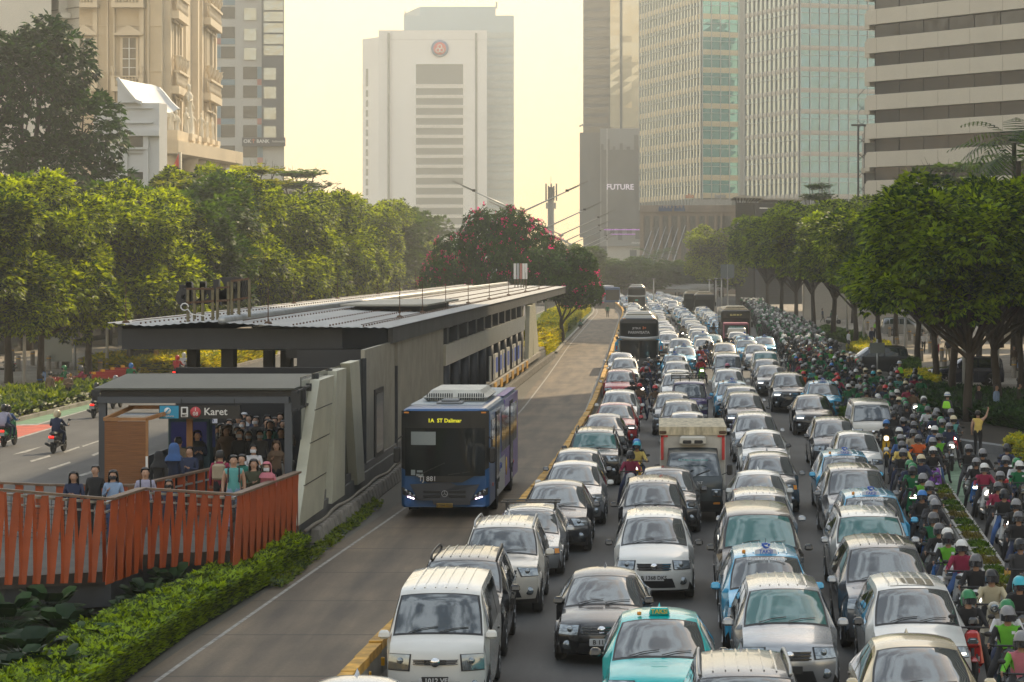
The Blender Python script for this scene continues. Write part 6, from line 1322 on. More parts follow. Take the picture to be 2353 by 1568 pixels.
# lane by the barrier, near to far
CL=[
('van','white','white minivan beside the yellow topped barrier, nearest in its lane',1011,1366,dict(plate_text='B 1012 VEL',opt={})),
('suv','black','black car with ribbed roof hidden behind the white minivan',1065,1289,dict(opt=dict(rails='b'))),
('suv','pearl','pearl white off roader with roof rails behind the black ribbed roof car',1157,1213,dict(opt=dict(rails='s'))),
('wagon','silver','old silver estate car with two roof bars and amber lamps',1217,1175,dict(opt=dict(bars=True,amber_=True))),
('xover','dgrey','dark grey crossover behind the silver estate car',1282,1115,dict(opt={})),
('xover','silver','silver crossover with red edged lamp beside the barrier',1321,1069,dict(opt={},mirror='white')),
('hatch','grey','grey roofed car just visible behind the silver crossover',1328,1040,dict(opt={})),
('suv','black','black off roader with chunky roof rails and teal windscreen',1367,994,dict(opt=dict(rails='b'),glass=T_)),
('sedan','black','black car directly behind the black off roader with teal windscreen',1389,958,dict(opt={})),
('xover','red','red crossover with lit lamps beside the motorcyclists',1415,931,dict(opt=dict(led=True))),
('mpv','white','white car squeezed between the two red cars',1424,903,dict(opt={})),
('mpv','red','red people carrier with chrome mirrors, farther of the two red cars',1425,854,dict(opt={},mirror='silver')),
('mpv','white','white car ahead of the coach, right behind the red people carrier',1436,826,dict(opt={})),
('xover','silver','silver car touching the front of the coach',1427,813,dict(opt={})),
# second lane
('sedan','black','glossy black saloon behind the turquoise taxi',1388,1325,dict(plate_text='B 1154',opt=dict(plate='w'))),
('xover','cyan','turquoise electric taxi with small roof sign at the lower edge',1515,1425,dict(mirror='black',opt=dict(led=True),cat='taxi',name='taxi')),
('mpv','white','white compact people carrier with black mirrors behind the black saloon',1503,1190,dict(mirror='black',plate_text='B 1368 DKS',opt=dict(plate='w'))),
('mpv','black','black car behind the white compact people carrier',1500,1111,dict(opt=dict(led=True))),
('xover','dgrey','dark car just in front of the small box truck',1533,1082,dict(opt={})),
('hatch','silver','pale roofed car directly behind the box truck',1580,953,dict(opt={})),
('mpv','dgrey','dark car with black mirrors behind the pale roofed hatchback',1565,926,dict(opt={})),
('mpv','grey','blue grey car to the left of the purple pickup',1546,908,dict(opt={})),
('mpv','white','white car behind the purple pickup with its roof cut by the rack',1556,862,dict(opt={})),
('hatch','silver','low silver roof between two white cars behind the pickup',1558,853,dict(opt={})),
('mpv','white','white people carrier behind the low silver roof',1556,834,dict(opt={})),
('mpv','taxi','blue taxi near the coach with its sign left of centre',1551,817,dict(opt=dict(taxi=True,lod=1),cat='taxi',name='taxi')),
('mpv','taxi','blue taxi partly behind a white car, beside the red jacketed rider',1572,798,dict(opt=dict(taxi=True,lod=1),cat='taxi',name='taxi')),
('mpvl','white','white tall car with a dark roof rack to the right of the coach',1564,781,dict(opt={})),
# third lane
('suv','grey','grey car with steel roof rails cut by the lower edge of the picture',1713,1557,dict(opt=dict(rails='s'))),
('mpv','silver','silver people carrier with ribbed roof and teal windscreen',1802,1355,dict(glass=T_,opt={})),
('mpv','taxi','blue taxi with white roof sign nearest the camera',1761,1280,dict(opt=dict(taxi=True),cat='taxi',name='taxi')),
('lux','brown','large dark brown luxury van with teal windscreen and black mirrors',1744,1184,dict(glass=T_,mirror='black',opt={})),
('mpv','silver','silver roofed car hidden behind the large brown van',1747,1140,dict(opt={})),
('sedan','white','white saloon with clouds mirrored in its windscreen behind the brown van',1744,1092,dict(opt={})),
('hatch','grey','grey car behind the white saloon with cloud reflections',1768,1049,dict(opt=dict(amber_=True))),
('sedan','white','white saloon with black mirrors to the right of the box truck',1754,996,dict(mirror='black',opt={})),
('mpv','silver','silver people carrier with large mirrors beside the box truck roof',1735,956,dict(opt={})),
('mpv','black','black people carrier with glowing amber edged lamps',1711,908,dict(opt=dict(led=True))),
('mpv','silver','silver car behind the black one with glowing lamps',1704,893,dict(opt={})),
('mpv','taxi','blue taxi in the third lane behind the silver cars',1683,881,dict(opt=dict(taxi=True),cat='taxi',name='taxi')),
('mpv','white','white car behind the third lane taxi, pink helmet above its roof',1675,853,dict(opt={})),
('van','silver','tall silver minivan in front of a tan car in mid traffic',1673,820,dict(opt=dict(lod=1))),
('mpv','beige','tan car right behind the tall silver minivan',1665,791,dict(opt={})),
('mpv','green','dull green car with green windscreen far along the third lane',1637,771,dict(glass=T_,opt=dict(lod=1))),
# fourth lane
('xover','beige','beige car with curved roof at the bottom right of the traffic',2109,1489,dict(opt={})),
('mpv','white','white people carrier with dark sunroof and black mirror',2099,1354,dict(mirror='black',opt=dict(sunroof=True,led=True))),
('mpvl','grey','large grey people carrier with chrome mirrors behind the sunroof car',2031,1260,dict(mirror='silver',opt={})),
('suv','white','white off roader with roof rails and teal windscreen in the right lane',1997,1188,dict(glass=T_,mirror='silver',opt=dict(rails='b'))),
('mpv','taxi','blue taxi behind the white off roader with the roof rails',2003,1143,dict(opt=dict(taxi=True),cat='taxi',name='taxi')),
('mpvl','grey','grey people carrier between two blue taxis in the right lane',1966,1082,dict(opt={})),
('mpv','taxi','blue taxi in front of the dark people carrier, middle of the right lane',1942,1048,dict(opt=dict(taxi=True),cat='taxi',name='taxi')),
('hatch','white','white hatchback beside the yellow scooter',1969,999,dict(opt={})),
('mpv','dgrey','dark people carrier with ribbed roof in front of the pale van',1915,968,dict(opt={})),
('van','pearl','boxy pale delivery van beside the motorcyclists',2003,931,dict(opt=dict(roofribs=False))),
('xover','black','black hatchback with square pixel lamps left of the boxy van',1867,912,dict(opt=dict(led=True))),
('mpv','taxi','blue taxi behind the boxy pale delivery van',1891,881,dict(opt=dict(taxi=True),cat='taxi',name='taxi')),
('mpvl','black','large black people carrier with wide chrome grille left of a blue taxi',1812,862,dict(opt=dict(led=True))),
('xover','dgrey','dark crossover with purple tinted lamps behind the black people carrier',1771,843,dict(opt=dict(led=True))),
('mpv','grey','grey car half hidden behind the dark crossover',1762,829,dict(opt={})),
('suv','white','white tall car with green tinted windscreen near the motorcycle crowd',1759,811,dict(glass=T_,opt=dict(lod=1))),
('mpv','silver','silver car behind the white tall car with green windscreen',1738,794,dict(opt=dict(lod=1))),
('mpv','taxi','blue taxi beside the riders left of the silver car row',1716,782,dict(opt=dict(taxi=True,lod=1),cat='taxi',name='taxi')),
('mpv','taxi','blue taxi with its sign against the motorcycle crowd edge',1757,776,dict(opt=dict(taxi=True,lod=1),cat='taxi',name='taxi')),
]
for k,pc,lb,u,v,d in CL:
    d=dict(d); opt=d.pop('opt'); make_car(k,pc,lb,u,v,0,A_,**d,**opt)
# turquoise taxi roof box
ev=[o for o in bpy.data.objects if o.name.startswith('taxi') and 'turquoise' in (o.get('label') or '')][0]
s=shape('xover'); p=s.S(s.top+.5,0,0); mb=MB(); mb.rbox(-.17,.17,p.y-.05,p.y+.05,0,.12,.02,0,.85); bx_=mb.build('roof_sign',PAINT['cyan'],ev,(0,0,p.z)); text('sign_lettering','TAKSI',.1,M('taxi_yellow',(.7,.5,.02)),bx_,(0,p.y-.06,.06)); mb=MB(); mb.lathe([(.035,0),(.035,.05)],n=8); mb.build('amber_beacon',amber,ev,(-.32,p.y,p.z))
# bottom-left car roof edge
make_car('sedan','white','white car cut off by the lower edge next to the barrier',0,0,0,A_,x=-3.95,Y=35.2,opt_=None) if False else None
s,_=TPL[('sedan',())]; r_=make_car('sedan','silver','car roof edge cut off by the lower picture edge beside the barrier',802,1590,0,A_)
# cars on the cross side
def turned(kind,paint,label,x,y,rz,**o): return make_car(kind,paint,label,0,0,0,'cars on the right hand side road',x=x,Y=y,rz=rz,**o)
turned('suv','blue','dark blue crossover side on beyond the flower border',*G(2134,888),R(90)+PI+R(5))
turned('mpvl','dgrey','dark people carrier merging side on behind the motorcyclists',*G(1922,860),R(96)+PI)
turned('mpvl','silver','silver people carrier side on between the far trunks',*G(2135,772),R(-90)+PI)
# far queue: simple one mesh cars
FARM={}
def farcar(kind,paint,taxi=False):
    k=(kind,paint,taxi)
    if k not in FARM:
        s=shape(kind); b=s.build(); u=s.under(); b.add(u.v,u.f,1); s.patch(b,s.cowl+.12,s.top-.02,-.93,.93,.01,4,6,2); s.patch(b,2.35,3.4,-.99,-.55,.015,2,3,3); s.patch(b,2.35,3.4,.55,.99,.015,2,3,3); s.patch(b,2.2,3.1,-.4,.4,.012,2,3,1)
        for sg in (-1,1):
            for (a,c2) in ((s.C[s.cowl][0]+.45,2.3),(2.4,3.4)):
                m2=MB(); s.win(m2,sg,a,c2,a+.3,c2); b.add(m2.v,m2.f,2)
            for w in s.wh: b.lathe([(s.wr,-.1),(s.wr,.1)],c=(sg*(s.W/2-.11),w,s.wr),ax='x',n=10,mi=1)
            x,z=s.side(s.C[s.cowl][0]+.38,.55); b.rbox(min(sg*x,sg*(x+.25)),max(sg*x,sg*(x+.25)),s.C[s.cowl][0]+.3,s.C[s.cowl][0]+.42,z,z+.17,.03,0)
        if taxi:
            p=s.S(s.top+.55,0,0); b.box(-.32,.32,p.y-.05,p.y+.05,p.z-.02,p.z+.14,4); b.yprism([(-.1,p.z+.3),(0,p.z+.16),(.1,p.z+.3),(0,p.z+.34)],p.y-.07,p.y,5)
        FARM[k]=b.mesh('far_car',[PAINT[paint],trim,glassw,lampg,M('taxi_sign_white',(0,0,0)),M('taxi_sign_blue',(0,0,0))])
    return FARM[k]
rg=random.Random(12)
def fc(x,y,ln='median side'):
    kd=rg.choice(['mpv','mpv','mpvl','suv','xover','hatch','sedan','mpv']); tx=rg.random()<.15; pc='taxi' if tx else rg.choice(['white','white','white','silver','silver','grey','dgrey','black','pearl','beige','brown'])
    if tx: kd='mpv'
    nm={'white':'white','silver':'silver','grey':'grey','dgrey':'charcoal','black':'black','pearl':'off white','beige':'beige','brown':'brown','taxi':'blue'}[pc]
    zone=ln+', '+('just past the coach' if y<215 else 'level with the black bus' if y<245 else 'past the black bus' if y<285 else 'before the far buses' if y<325 else 'beside the far buses' if y<365 else 'beyond the far buses' if y<420 else 'at the hazy end of the queue')
    kn={'mpv':'people carrier','mpvl':'tall people carrier','suv':'off roader','xover':'crossover','hatch':'hatchback','sedan':'saloon'}[kd]
    o=bpy.data.objects.new('taxi' if tx else 'car',farcar(kd,pc,tx)); COL.objects.link(o); o.location=(x,y,0); o.rotation_euler=(0,0,rg.uniform(-.02,.02)); 
    tag(o,('blue taxi with roof sign '+zone) if tx else '%s %s %s'%(nm,kn,zone),'taxi' if tx else 'car',('far blue taxis ' if tx else 'far %s %ss '%(nm,kn))+zone)
for lane,(xo,y0) in enumerate([(1.35,182),(4.1,196),(6.85,186),(9.6,184)]):
    y=y0
    while y<470:
        bx=barx(y)+xo+.25+ (0 if y<345 else 0)
        skip=(lane==3 and 205<y<240) or (lane==2 and 325<y<352) or (lane==3 and 335<y<362) or (lane==0 and 345<y<372) or (lane==1 and 196<y<200)
        if lane==3: bx=min(bx,6.6)
        if not skip: fc(bx+rg.uniform(-.2,.2),y,['barrier lane','second lane','third lane','outer lane'][lane])
        y+=rg.uniform(5.3,6.3)
for i in range(16): fc(-12.5-rg.uniform(0,9),440+i*6.5,'left of the busway')
# ---------------------------------------------------------------- buses and trucks
def rrect(x,z0,z1,r,n=4,top=None):
    P_=[]; 
    for cx,cz,a0 in ((x-r,z0+r*.4,-PI/2),(x-r,z1-r,0),(-x+r,z1-r,PI/2),(-x+r,z0+r*.4,PI)):
        rr=r if a0 in(0,PI/2) else r*.4
        cxx=cx if rr==r else (x-rr if cx>0 else -x+rr)
        for k in range(n+1): a=a0+k*PI/2/n; P_.append((cxx+rr*math.cos(a),cz+rr*math.sin(a)))
    return P_
def busbody(W,L,z0,z1,bow=.18,r=.22,ins=.05):
    mb=MB(); secs=[(0+.10,-.10),(.0,-.05),(.06,0)] ; ys=[(.16,.16),(.05,.06),(.0,.0)]
    stn=[(0.0,.10),(.05,.03),(.16,0),(L-.16,0),(L-.04,.04),(L,.12)]; rings=[]
    for y,i in stn:
        ring=rrect(W/2-i,z0+i*.3,z1-i,r); rings.append([(p[0],y+ (bow*abs(p[0]/(W/2))**2.5 if y<L/2 and y<.5 else 0),p[1]) for p in ring])
    n=len(rings[0]); vs=[p for rg_ in rings for p in rg_]; fs=[]
    for a in range(len(rings)-1):
        for k in range(n): fs.append((a*n+k,(a+1)*n+k,(a+1)*n+(k+1)%n,a*n+(k+1)%n))
    fs.append(tuple(range(n))); fs.append(tuple(range((len(rings)-1)*n+n-1,(len(rings)-1)*n-1,-1)))
    mb.add(vs,fs,0,False); return mb
def frontpatch(mb,W,x0,x1,z0,z1,off=.02,bow=.18,n=10,zs=None,mi=0):
    vs=[];fs=[]
    for a in range(n+1):
        x=x0+(x1-x0)*a/n; y=bow*abs(x/(W/2))**2.5-off; vs+=[(x,y,z0 if zs is None else zs(x)),(x,y,z1)]
    for a in range(n): k=2*a; fs.append((k,k+2,k+3,k+1))
    mb.add(vs,fs,mi,True)
def buswheels(r,W,ys,rad=.48):
    for y in ys:
        for sg in (-1,1):
            t=MB(); t.lathe([(rad*.6,-.14),(rad*.95,-.14),(rad,-.1),(rad,.1),(rad*.95,.14),(rad*.6,.14)],ax='x',n=20); o=t.build('wheel',rubber,r,(sg*(W/2-.12),y,rad)); q=MB(); q.lathe([(rad*.6,.13*sg),(rad*.5,.09*sg),(.12,.1*sg),(.1,.17*sg),(0,.17*sg)],ax='x',n=16); q.build('rim',steel,o)
            a=MB(); a.lathe([(rad*1.18,0),(rad*1.18,.012)],c=(0,0,0),ax='x',n=20); a.build('wheel_arch',black,r,(sg*(W/2+.002) if sg>0 else -W/2-.014,y,rad))
bgl=M('bus_glass',(.012,.015,.016),.05,0,spec=.45)
def citybus():
    W,L=2.5,12.0; s0=35.7*2.2979; Y=FX*2.5/205.0; u=(920+1125)/2; x=(u-VU)*Y/FX
    r=thing('city_bus','blue and purple articulated style city bus with yellow display passing the station','bus',(x,Y-.1,0),-.012); r['label']='blue city bus with purple flank and yellow destination display beside the station'
    bl=M('bus_blue',(.010,.082,.235),.35,.1,.12,1,coat=.4); pu=M('bus_purple',(.16,.09,.36),.4,0,.1,1,coat=.4); wh=M('bus_white',(.5,.52,.52),.4,0,.08,1,coat=.4)
    b=busbody(W,L,.28,3.08); o=b.build('body',bl,r)
    for p in o.data.polygons: p.use_smooth=False
    # upper flank and roof colours
    mb=MB(); mb.box(W/2-.02,W/2+.006,2.4,6.0,.35,1.35); mb.build('white_flank',wh,r)
    mb=MB(); mb.box(W/2-.02,W/2+.006,6.0,11.9,.35,3.0); mb.box(W/2-.02,W/2+.006,4.6,6.0,1.35,1.7); mb.build('purple_flank',pu,r)
    mb=MB(); mb.box(W/2-.3,W/2-.05,6.5,11.9,3.083,3.09); mb.build('purple_roof_edge',pu,r)
    mb=MB(); mb.box(-W/2+.1,W/2-.32,1.6,11.8,3.083,3.088); mb.build('roof_panel',M('bus_roof_grey_blue',(.25,.30,.33),.5,0,.25,1.2),r)
    mb=MB(); mb.rbox(-.95,.95,3.2,6.9,3.09,3.42,.12,0,.86,.95); ac=mb.build('air_conditioner',M('ac_white',(.48,.47,.42),.5,0,.2,2),r)
    for k in range(26):
        if k in (12,13): continue
        mb=MB(); q=-.83+k*.0655; mb.add([(q,3.185,3.13),(q+.035,3.185,3.13),(q+.035,3.24,3.33),(q,3.24,3.33)],[(0,1,2,3)]); mb.build('vent_slot',black,ac)
    mb=MB(); mb.rbox(-.42,.32,1.9,2.7,3.09,3.15,.02); mb.rbox(-.28,.2,2.0,2.6,3.15,3.22,.02); mb.build('roof_hatch',M('hatch_grey',(.2,.21,.22),.6),r)
    # black front mask, screen
    mb=MB(); frontpatch(mb,W,-1.23,1.23,.98,3.0,.012,zs=lambda x:1.0+max(0,(abs(x)-.5))*.55); mb.build('front_mask',M('mask_black',(.010,.011,.012),.35),r)
    mb=MB(); frontpatch(mb,W,-1.12,1.12,1.18,2.52,.02); ws=mb.build('windscreen',bgl,r)
    mb=MB(); frontpatch(mb,W,-.95,-.25,2.05,2.42,.026); mb.build('paper_sign',M('paper_grey',(.25,.28,.28),.6),ws)
    mb=MB(); mb.tube([(-.7,.0,1.22),(.0,-.05,1.55)],.015,4); mb.tube([(.1,-.03,1.22),(.7,.03,1.3)],.015,4); mb.build('wiper',black,ws)
    mb=MB(); frontpatch(mb,W,-.95,-.83,1.2,1.35,.027); frontpatch(mb,W,-.78,-.62,1.28,1.34,.027); frontpatch(mb,W,-.8,-.6,1.17,1.24,.027); mb.build('stickers',M('paper_grey',(0,0,0)),ws)
    mb=MB(); frontpatch(mb,W,-.75,.72,2.6,2.86,.022); dp=mb.build('destination_display',black,r)
    text('display_lettering','1A  ST Dalimar',.15,M('display_yellow',(.7,.65,.02),emit=.5,ecol=(.85,.8,.05)),dp,(0,-.03,2.73),bold=.003)
    # grille shield and bumper
    mb=MB(); mb.add([(-.98,.0,.95),(-.72,-.035,.50),(.72,-.035,.50),(.98,.0,.95),(.35,-.035,.92),(.15,-.035,1.0),(-.1,-.035,1.0)],[(0,1,2,3,4,5,6)]); mb.add([(-.72,-.03,.5),(-.35,-.03,.5),(-.3,-.03,.38),(.72,-.03,.38),(.72,-.03,.5)],[(0,1,2,3,4)]); g=mb.build('grille_panel',M('grille_grey',(.035,.037,.045),.5),r)
    for z in (.62,.75):
        mb=MB(); mb.rbox(-.6,-.12,-.05,-.03,z-.04,z+.04,.01); mb.rbox(.12,.6,-.05,-.03,z-.04,z+.04,.01); mb.build('grille_slot',black,g)
    mb=MB(); mb.tube([(.085*math.cos(t*PI/8),-.05,.69+.085*math.sin(t*PI/8)) for t in range(17)],.01,4); 
    for a in (90,210,330): mb.tube([(0,-.05,.69),(.08*math.cos(R(a)),-.05,.69+.08*math.sin(R(a)))],.008,4)
    mb.build('badge',steel,g)
    text('fleet_number','TJ 881',.19,M('fleet_white',(.5,.5,.5)),r,(-.48,-.03,1.1),bold=.002)
    for sg in (-1,1):
        mb=MB(); pts=[(sg*.72,.5),(sg*.86,.52),(sg*1.2,.66),(sg*1.22,.86),(sg*.95,.74)]; 
        vs=[(px,.18*abs(px/1.25)**2.5-.03,z) for px,z in pts]; mb.add(vs,[(0,1,2,3,4) if sg>0 else (4,3,2,1,0)]); h=mb.build('headlight',M('lamp_housing_dark',(.03,.032,.035),.2,coat=1),r)
        for q,(px,z) in enumerate([(.86,.62),(.98,.68),(1.1,.76)]):
            mb=MB(); mb.ball((sg*px,.18*(px/1.25)**2.5-.03,z),.05,8,k=(1,.4,1)); mb.build('lamp_bulb',lampg,h)
        mb=MB(); mb.rowbeam((sg*.86,.03,.54),(sg*1.05,.08,.60),.02,.025); mb.build('running_light',M('led_pinkish',(1,.8,1),emit=6,ecol=(1,.75,.95)),h)
        mb=MB(); mb.rbox(-.07,.07,-.02,.02,-.02,.02,.008); mb.build('marker_lamp',amber,r,(sg*1.08,.11,2.95))
        mb=MB(); mb.rbox(sg*1.33-.09,sg*1.33+.09,-.12,.06,1.55,2.0,.04); mb.tube([(sg*1.2,.15,2.3),(sg*1.33,-.03,2.2),(sg*1.33,-.03,2.0)],.02,5); mb.build('wing_mirror',black,r)
    mb=MB(); mb.rbox(-.23,.23,-.045,-.02,.3,.42,.01); pl=mb.build('number_plate',M('plate_dark_yellow',(.28,.17,.02),.6),r); text('plate_lettering','B 7099 TGD',.085,black,pl,(0,-.05,.36))
    # side glass and doors
    for (a,b_) in ((.7,2.1),(4.7,6.3),(6.4,8.0),(9.7,11.3)):
        mb=MB(); mb.box(W/2,W/2+.012,a,b_,1.5,2.7); mb.build('side_window',bgl,r)
        mb=MB(); mb.box(-W/2-.012,-W/2,a,b_,1.5,2.7); mb.build('side_window',bgl,r)
    for a in (2.3,8.1):
        mb=MB(); mb.box(W/2,W/2+.03,a+.0,a+1.25,.75 if a<5 else .75,2.85); d=mb.build('door',black,r); 
        for q in (0,1): mb=MB(); mb.box(W/2+.03,W/2+.036,a+.06+q*.6,a+.56+q*.6,.9,2.75); mb.build('door_glass',bgl,d)
    for a in (1.2,6.4,9.8):
        mb=MB(); mb.rbox(W/2,W/2+.02,a,a+.1,.8,.9,.01); mb.build('side_marker',M('marker_red_orange',(.6,.1,.03),.4),r)
    text('flank_lettering','transjakarta',.3,M('flank_navy',(.03,.06,.25)),r,(W/2+.012,4.0,1.15),(PI/2,0,PI/2))
    mb=MB(); mb.lathe([(.28,0),(.28,.01)],c=(W/2+.006,6.6,.95),ax='x',n=16); mb.build('yellow_flower_print',M('print_yellow',(.6,.4,.05)),r)
    buswheels(r,W,(2.75,8.8))
citybus()
def coach(u,Y,label,W=2.5,H=3.72,col='white',mir='taxi',bluetrim=True,words=True,small=False):
    x=(u-VU)*Y/FX; r=thing('coach',label,'bus',(x,Y,0),0); wh=M('coach_white',(.46,.45,.41),.35,0,.08,1,coat=.4)
    mb=busbody(W,12,.3,H-.15,.16,.3); mb.build('body',M('coach_body_dark',(.05,.055,.06),.3,coat=.5),r)
    mb=MB(); mb.rbox(-W/2+.02,W/2-.02,.15,11.9,H-.5,H,.16,0,.86,.99); mb.build('roof',wh,r)
    mb=MB(); mb.rbox(-.85,.85,1.3,4.6,H,H+.22,.08,0,.9,.95); mb.build('roof_pod',wh,r)
    mb=MB(); frontpatch(mb,W,-1.14,1.14,2.35,3.22,.03,.16); up=mb.build('upper_windscreen',bgl,r)
    mb=MB(); frontpatch(mb,W,-1.14,1.14,1.0,2.1,.03,.16); ws=mb.build('windscreen',bgl,r)
    mb=MB(); mb.tube([(-.9,-.02,1.03),(-.2,-.05,1.2)],.015,4); mb.tube([(.1,-.05,1.03),(.8,.0,1.2)],.015,4); mb.build('wiper',black,ws)
    mb=MB(); vs=[];fs=[]
    for a in range(13):
        q=-1.25+2.5*a/12; yy=.16*abs(q/1.25)**2.5-.06; z=2.2+.08*abs(q/1.25)**2; vs+=[(q,yy,z-.07),(q,yy-.05,z),(q,yy,z+.13)]
    for a in range(12):
        for b in (0,1): k=a*3+b; fs.append((k,k+3,k+4,k+1))
    mb.add(vs,fs,0,True); mb.build('brow_trim',M('brow_silver',(.42,.43,.44),.3,.4),r)
    mb=MB(); frontpatch(mb,W,-1.0,1.0,.36,.92,.03,.16); mb.build('lower_front',M('coach_lower',(.08,.085,.09),.35),r)
    for sg in (-1,1):
        mb=MB(); mb.rbox(sg*1.42-.11,sg*1.42+.11,-.35,-.18,1.45,2.05,.05); mb.tube([(sg*1.1,.1,2.2),(sg*1.36,-.2,2.15),(sg*1.42,-.25,2.0)],.035,5); m_=mb.build('wing_mirror',M('mirror_sky_blue',(.03,.35,.6),.35),r)
        mb=MB(); mb.box(sg*1.42-.05,sg*1.42+.05,-.36,-.352,1.55,1.8); mb.build('mirror_face',M('mirror_orange',(.5,.1,.04)),m_)
        mb=MB(); mb.rbox(sg*.9-.16,sg*.9+.16,-.0,.06,.55,.75,.03); mb.build('headlight',lampg,r)
        mb=MB(); mb.box(sg*(W/2)-(.014 if sg<0 else -.002),sg*(W/2)+(.014 if sg>0 else -.002),.9,11.4,1.7,2.8); mb.build('side_window',bgl,r)
        mb=MB(); mb.rbox(-.09,.09,-.02,.02,-.02,.02,.008); mb.build('marker_lamp',amber,r,(sg*.95,.02,H-.2))
    if words:
        text('screen_lettering','PARIWISATA',.24,M('lettering_pale',(.55,.55,.55)),up,(0,-.05,2.63),bold=.006); text('screen_lettering','JETBUS',.17,M('lettering_pale',(0,0,0)),up,(-.15,-.05,2.9),bold=.004); text('screen_lettering','3+',.22,M('lettering_orange',(.65,.15,.03)),up,(.35,-.05,2.92),bold=.01)
    else:
        mb=MB(); frontpatch(mb,W,-.2,.2,1.6,1.8,.04,.16); mb.build('teal_reflection_card',M('dash_card_teal',(.02,.4,.35)),ws)  # plain teal patch set on the windscreen
    buswheels(r,W,(2.6,8.6),.5)
coach(1468,166,'large coach with silver brow trim, white roof and sky blue mirrors in the traffic')
coach(1463,365,'far white roofed coach with sky blue mirrors beyond the traffic',H=3.7,words=False)
def blackbus(u,Y,label,H=3.3,disp=True):
    x=(u-VU)*Y/FX; r=thing('city_bus',label,'bus',(x,Y,0),0); W=2.5
    mb=busbody(W,12,.3,H-.25,.14,.2); mb.build('body',M('bus_black_paint',(.014,.015,.016),.3,coat=.4),r)
    mb=MB(); mb.rbox(-1.05,1.05,.35,11,H-.27,H-.1,.06,0,.95,.99); mb.build('roof',M('bus_roof_tan',(.42,.33,.2),.4,0,.2,2),r)
    mb=MB(); mb.rbox(-.85,.85,.8,3.8,H-.1,H+.08,.06,0,.9,.96); ac=mb.build('air_conditioner',M('ac_tan',(.5,.42,.28),.4),r)  # golden sunlight is put into the roof and unit colours
    mb=MB()
    for k in range(14): mb.box(-.75+k*.11,-.71+k*.11,.79,.83,H-.06,H+.04)
    mb.build('vent_slats',black,ac)
    mb=MB(); frontpatch(mb,W,-1.12,1.12,1.05,2.4,.025,.14); mb.build('windscreen',bgl,r)
    mb=MB(); frontpatch(mb,W,-.85,.85,2.5,2.8,.025,.14); d=mb.build('destination_display',black,r)
    if disp: text('display_lettering','BLOK M 1P',.2,M('display_dim_yellow',(.3,.27,.1),emit=.35,ecol=(.7,.6,.2)),d,(0,-.04,2.65),bold=.003)
    for sg in (-1,1):
        mb=MB(); mb.rbox(sg*1.36-.08,sg*1.36+.08,-.1,.02,1.6,2.1,.04); mb.build('wing_mirror',black,r)
        mb=MB(); mb.rbox(sg*.95-.13,sg*.95+.13,.02,.1,.65,.8,.03); mb.build('headlight',lampg,r)
        mb=MB(); mb.box(sg*(W/2)-(.014 if sg<0 else -.002),sg*(W/2)+(.014 if sg>0 else -.002),.9,11.4,1.4,2.6); mb.build('side_window',bgl,r)
    buswheels(r,W,(2.6,8.6))
blackbus(1691,219,'black city bus with tan roof unit above the pink cargo truck'); blackbus(1594,330,'far black bus whose tan roof shows behind its neighbour',disp=False); blackbus(1619,322,'far black bus with glowing tan roof in front of its neighbour',disp=False)
def farbus(x,Y,label,c,nm,rz=0):
    r=thing('city_bus',label,'bus',(x,Y,0),rz); mb=busbody(2.5,12,.3,3.1,.14,.2); mb.build('body',M(nm,c,.4),r); mb=MB(); frontpatch(mb,2.5,-1.1,1.1,1.1,2.7,.025,.14); mb.build('windscreen',bgl,r); mb=MB(); mb.rbox(-.9,.9,3,7,3.1,3.35,.08); mb.build('roof_unit',white,r)
    mb=MB(); mb.box(1.25,1.264,1,11,1.5,2.7); mb.build('side_window',bgl,r)
    for sg in (-1,1): mb=MB(); mb.rbox(sg*.95-.1,sg*.95+.1,-.03,.08,.6,.75,.02); mb.build('headlight',M('headlamp_warm',(1,.8,.7),emit=3,ecol=(1,.7,.6)),r)
    buswheels(r,2.5,(2.6,8.6))
farbus((1408-VU)*405/FX,405,'blue bus entering the busway bend behind the tree','' or (.015,.12,.30),'bus_blue',.25); farbus((1445-VU)*470/FX,470,'grey bus in the hazy distance left of the far coach',(.2,.19,.17),'bus_haze_grey',.3)
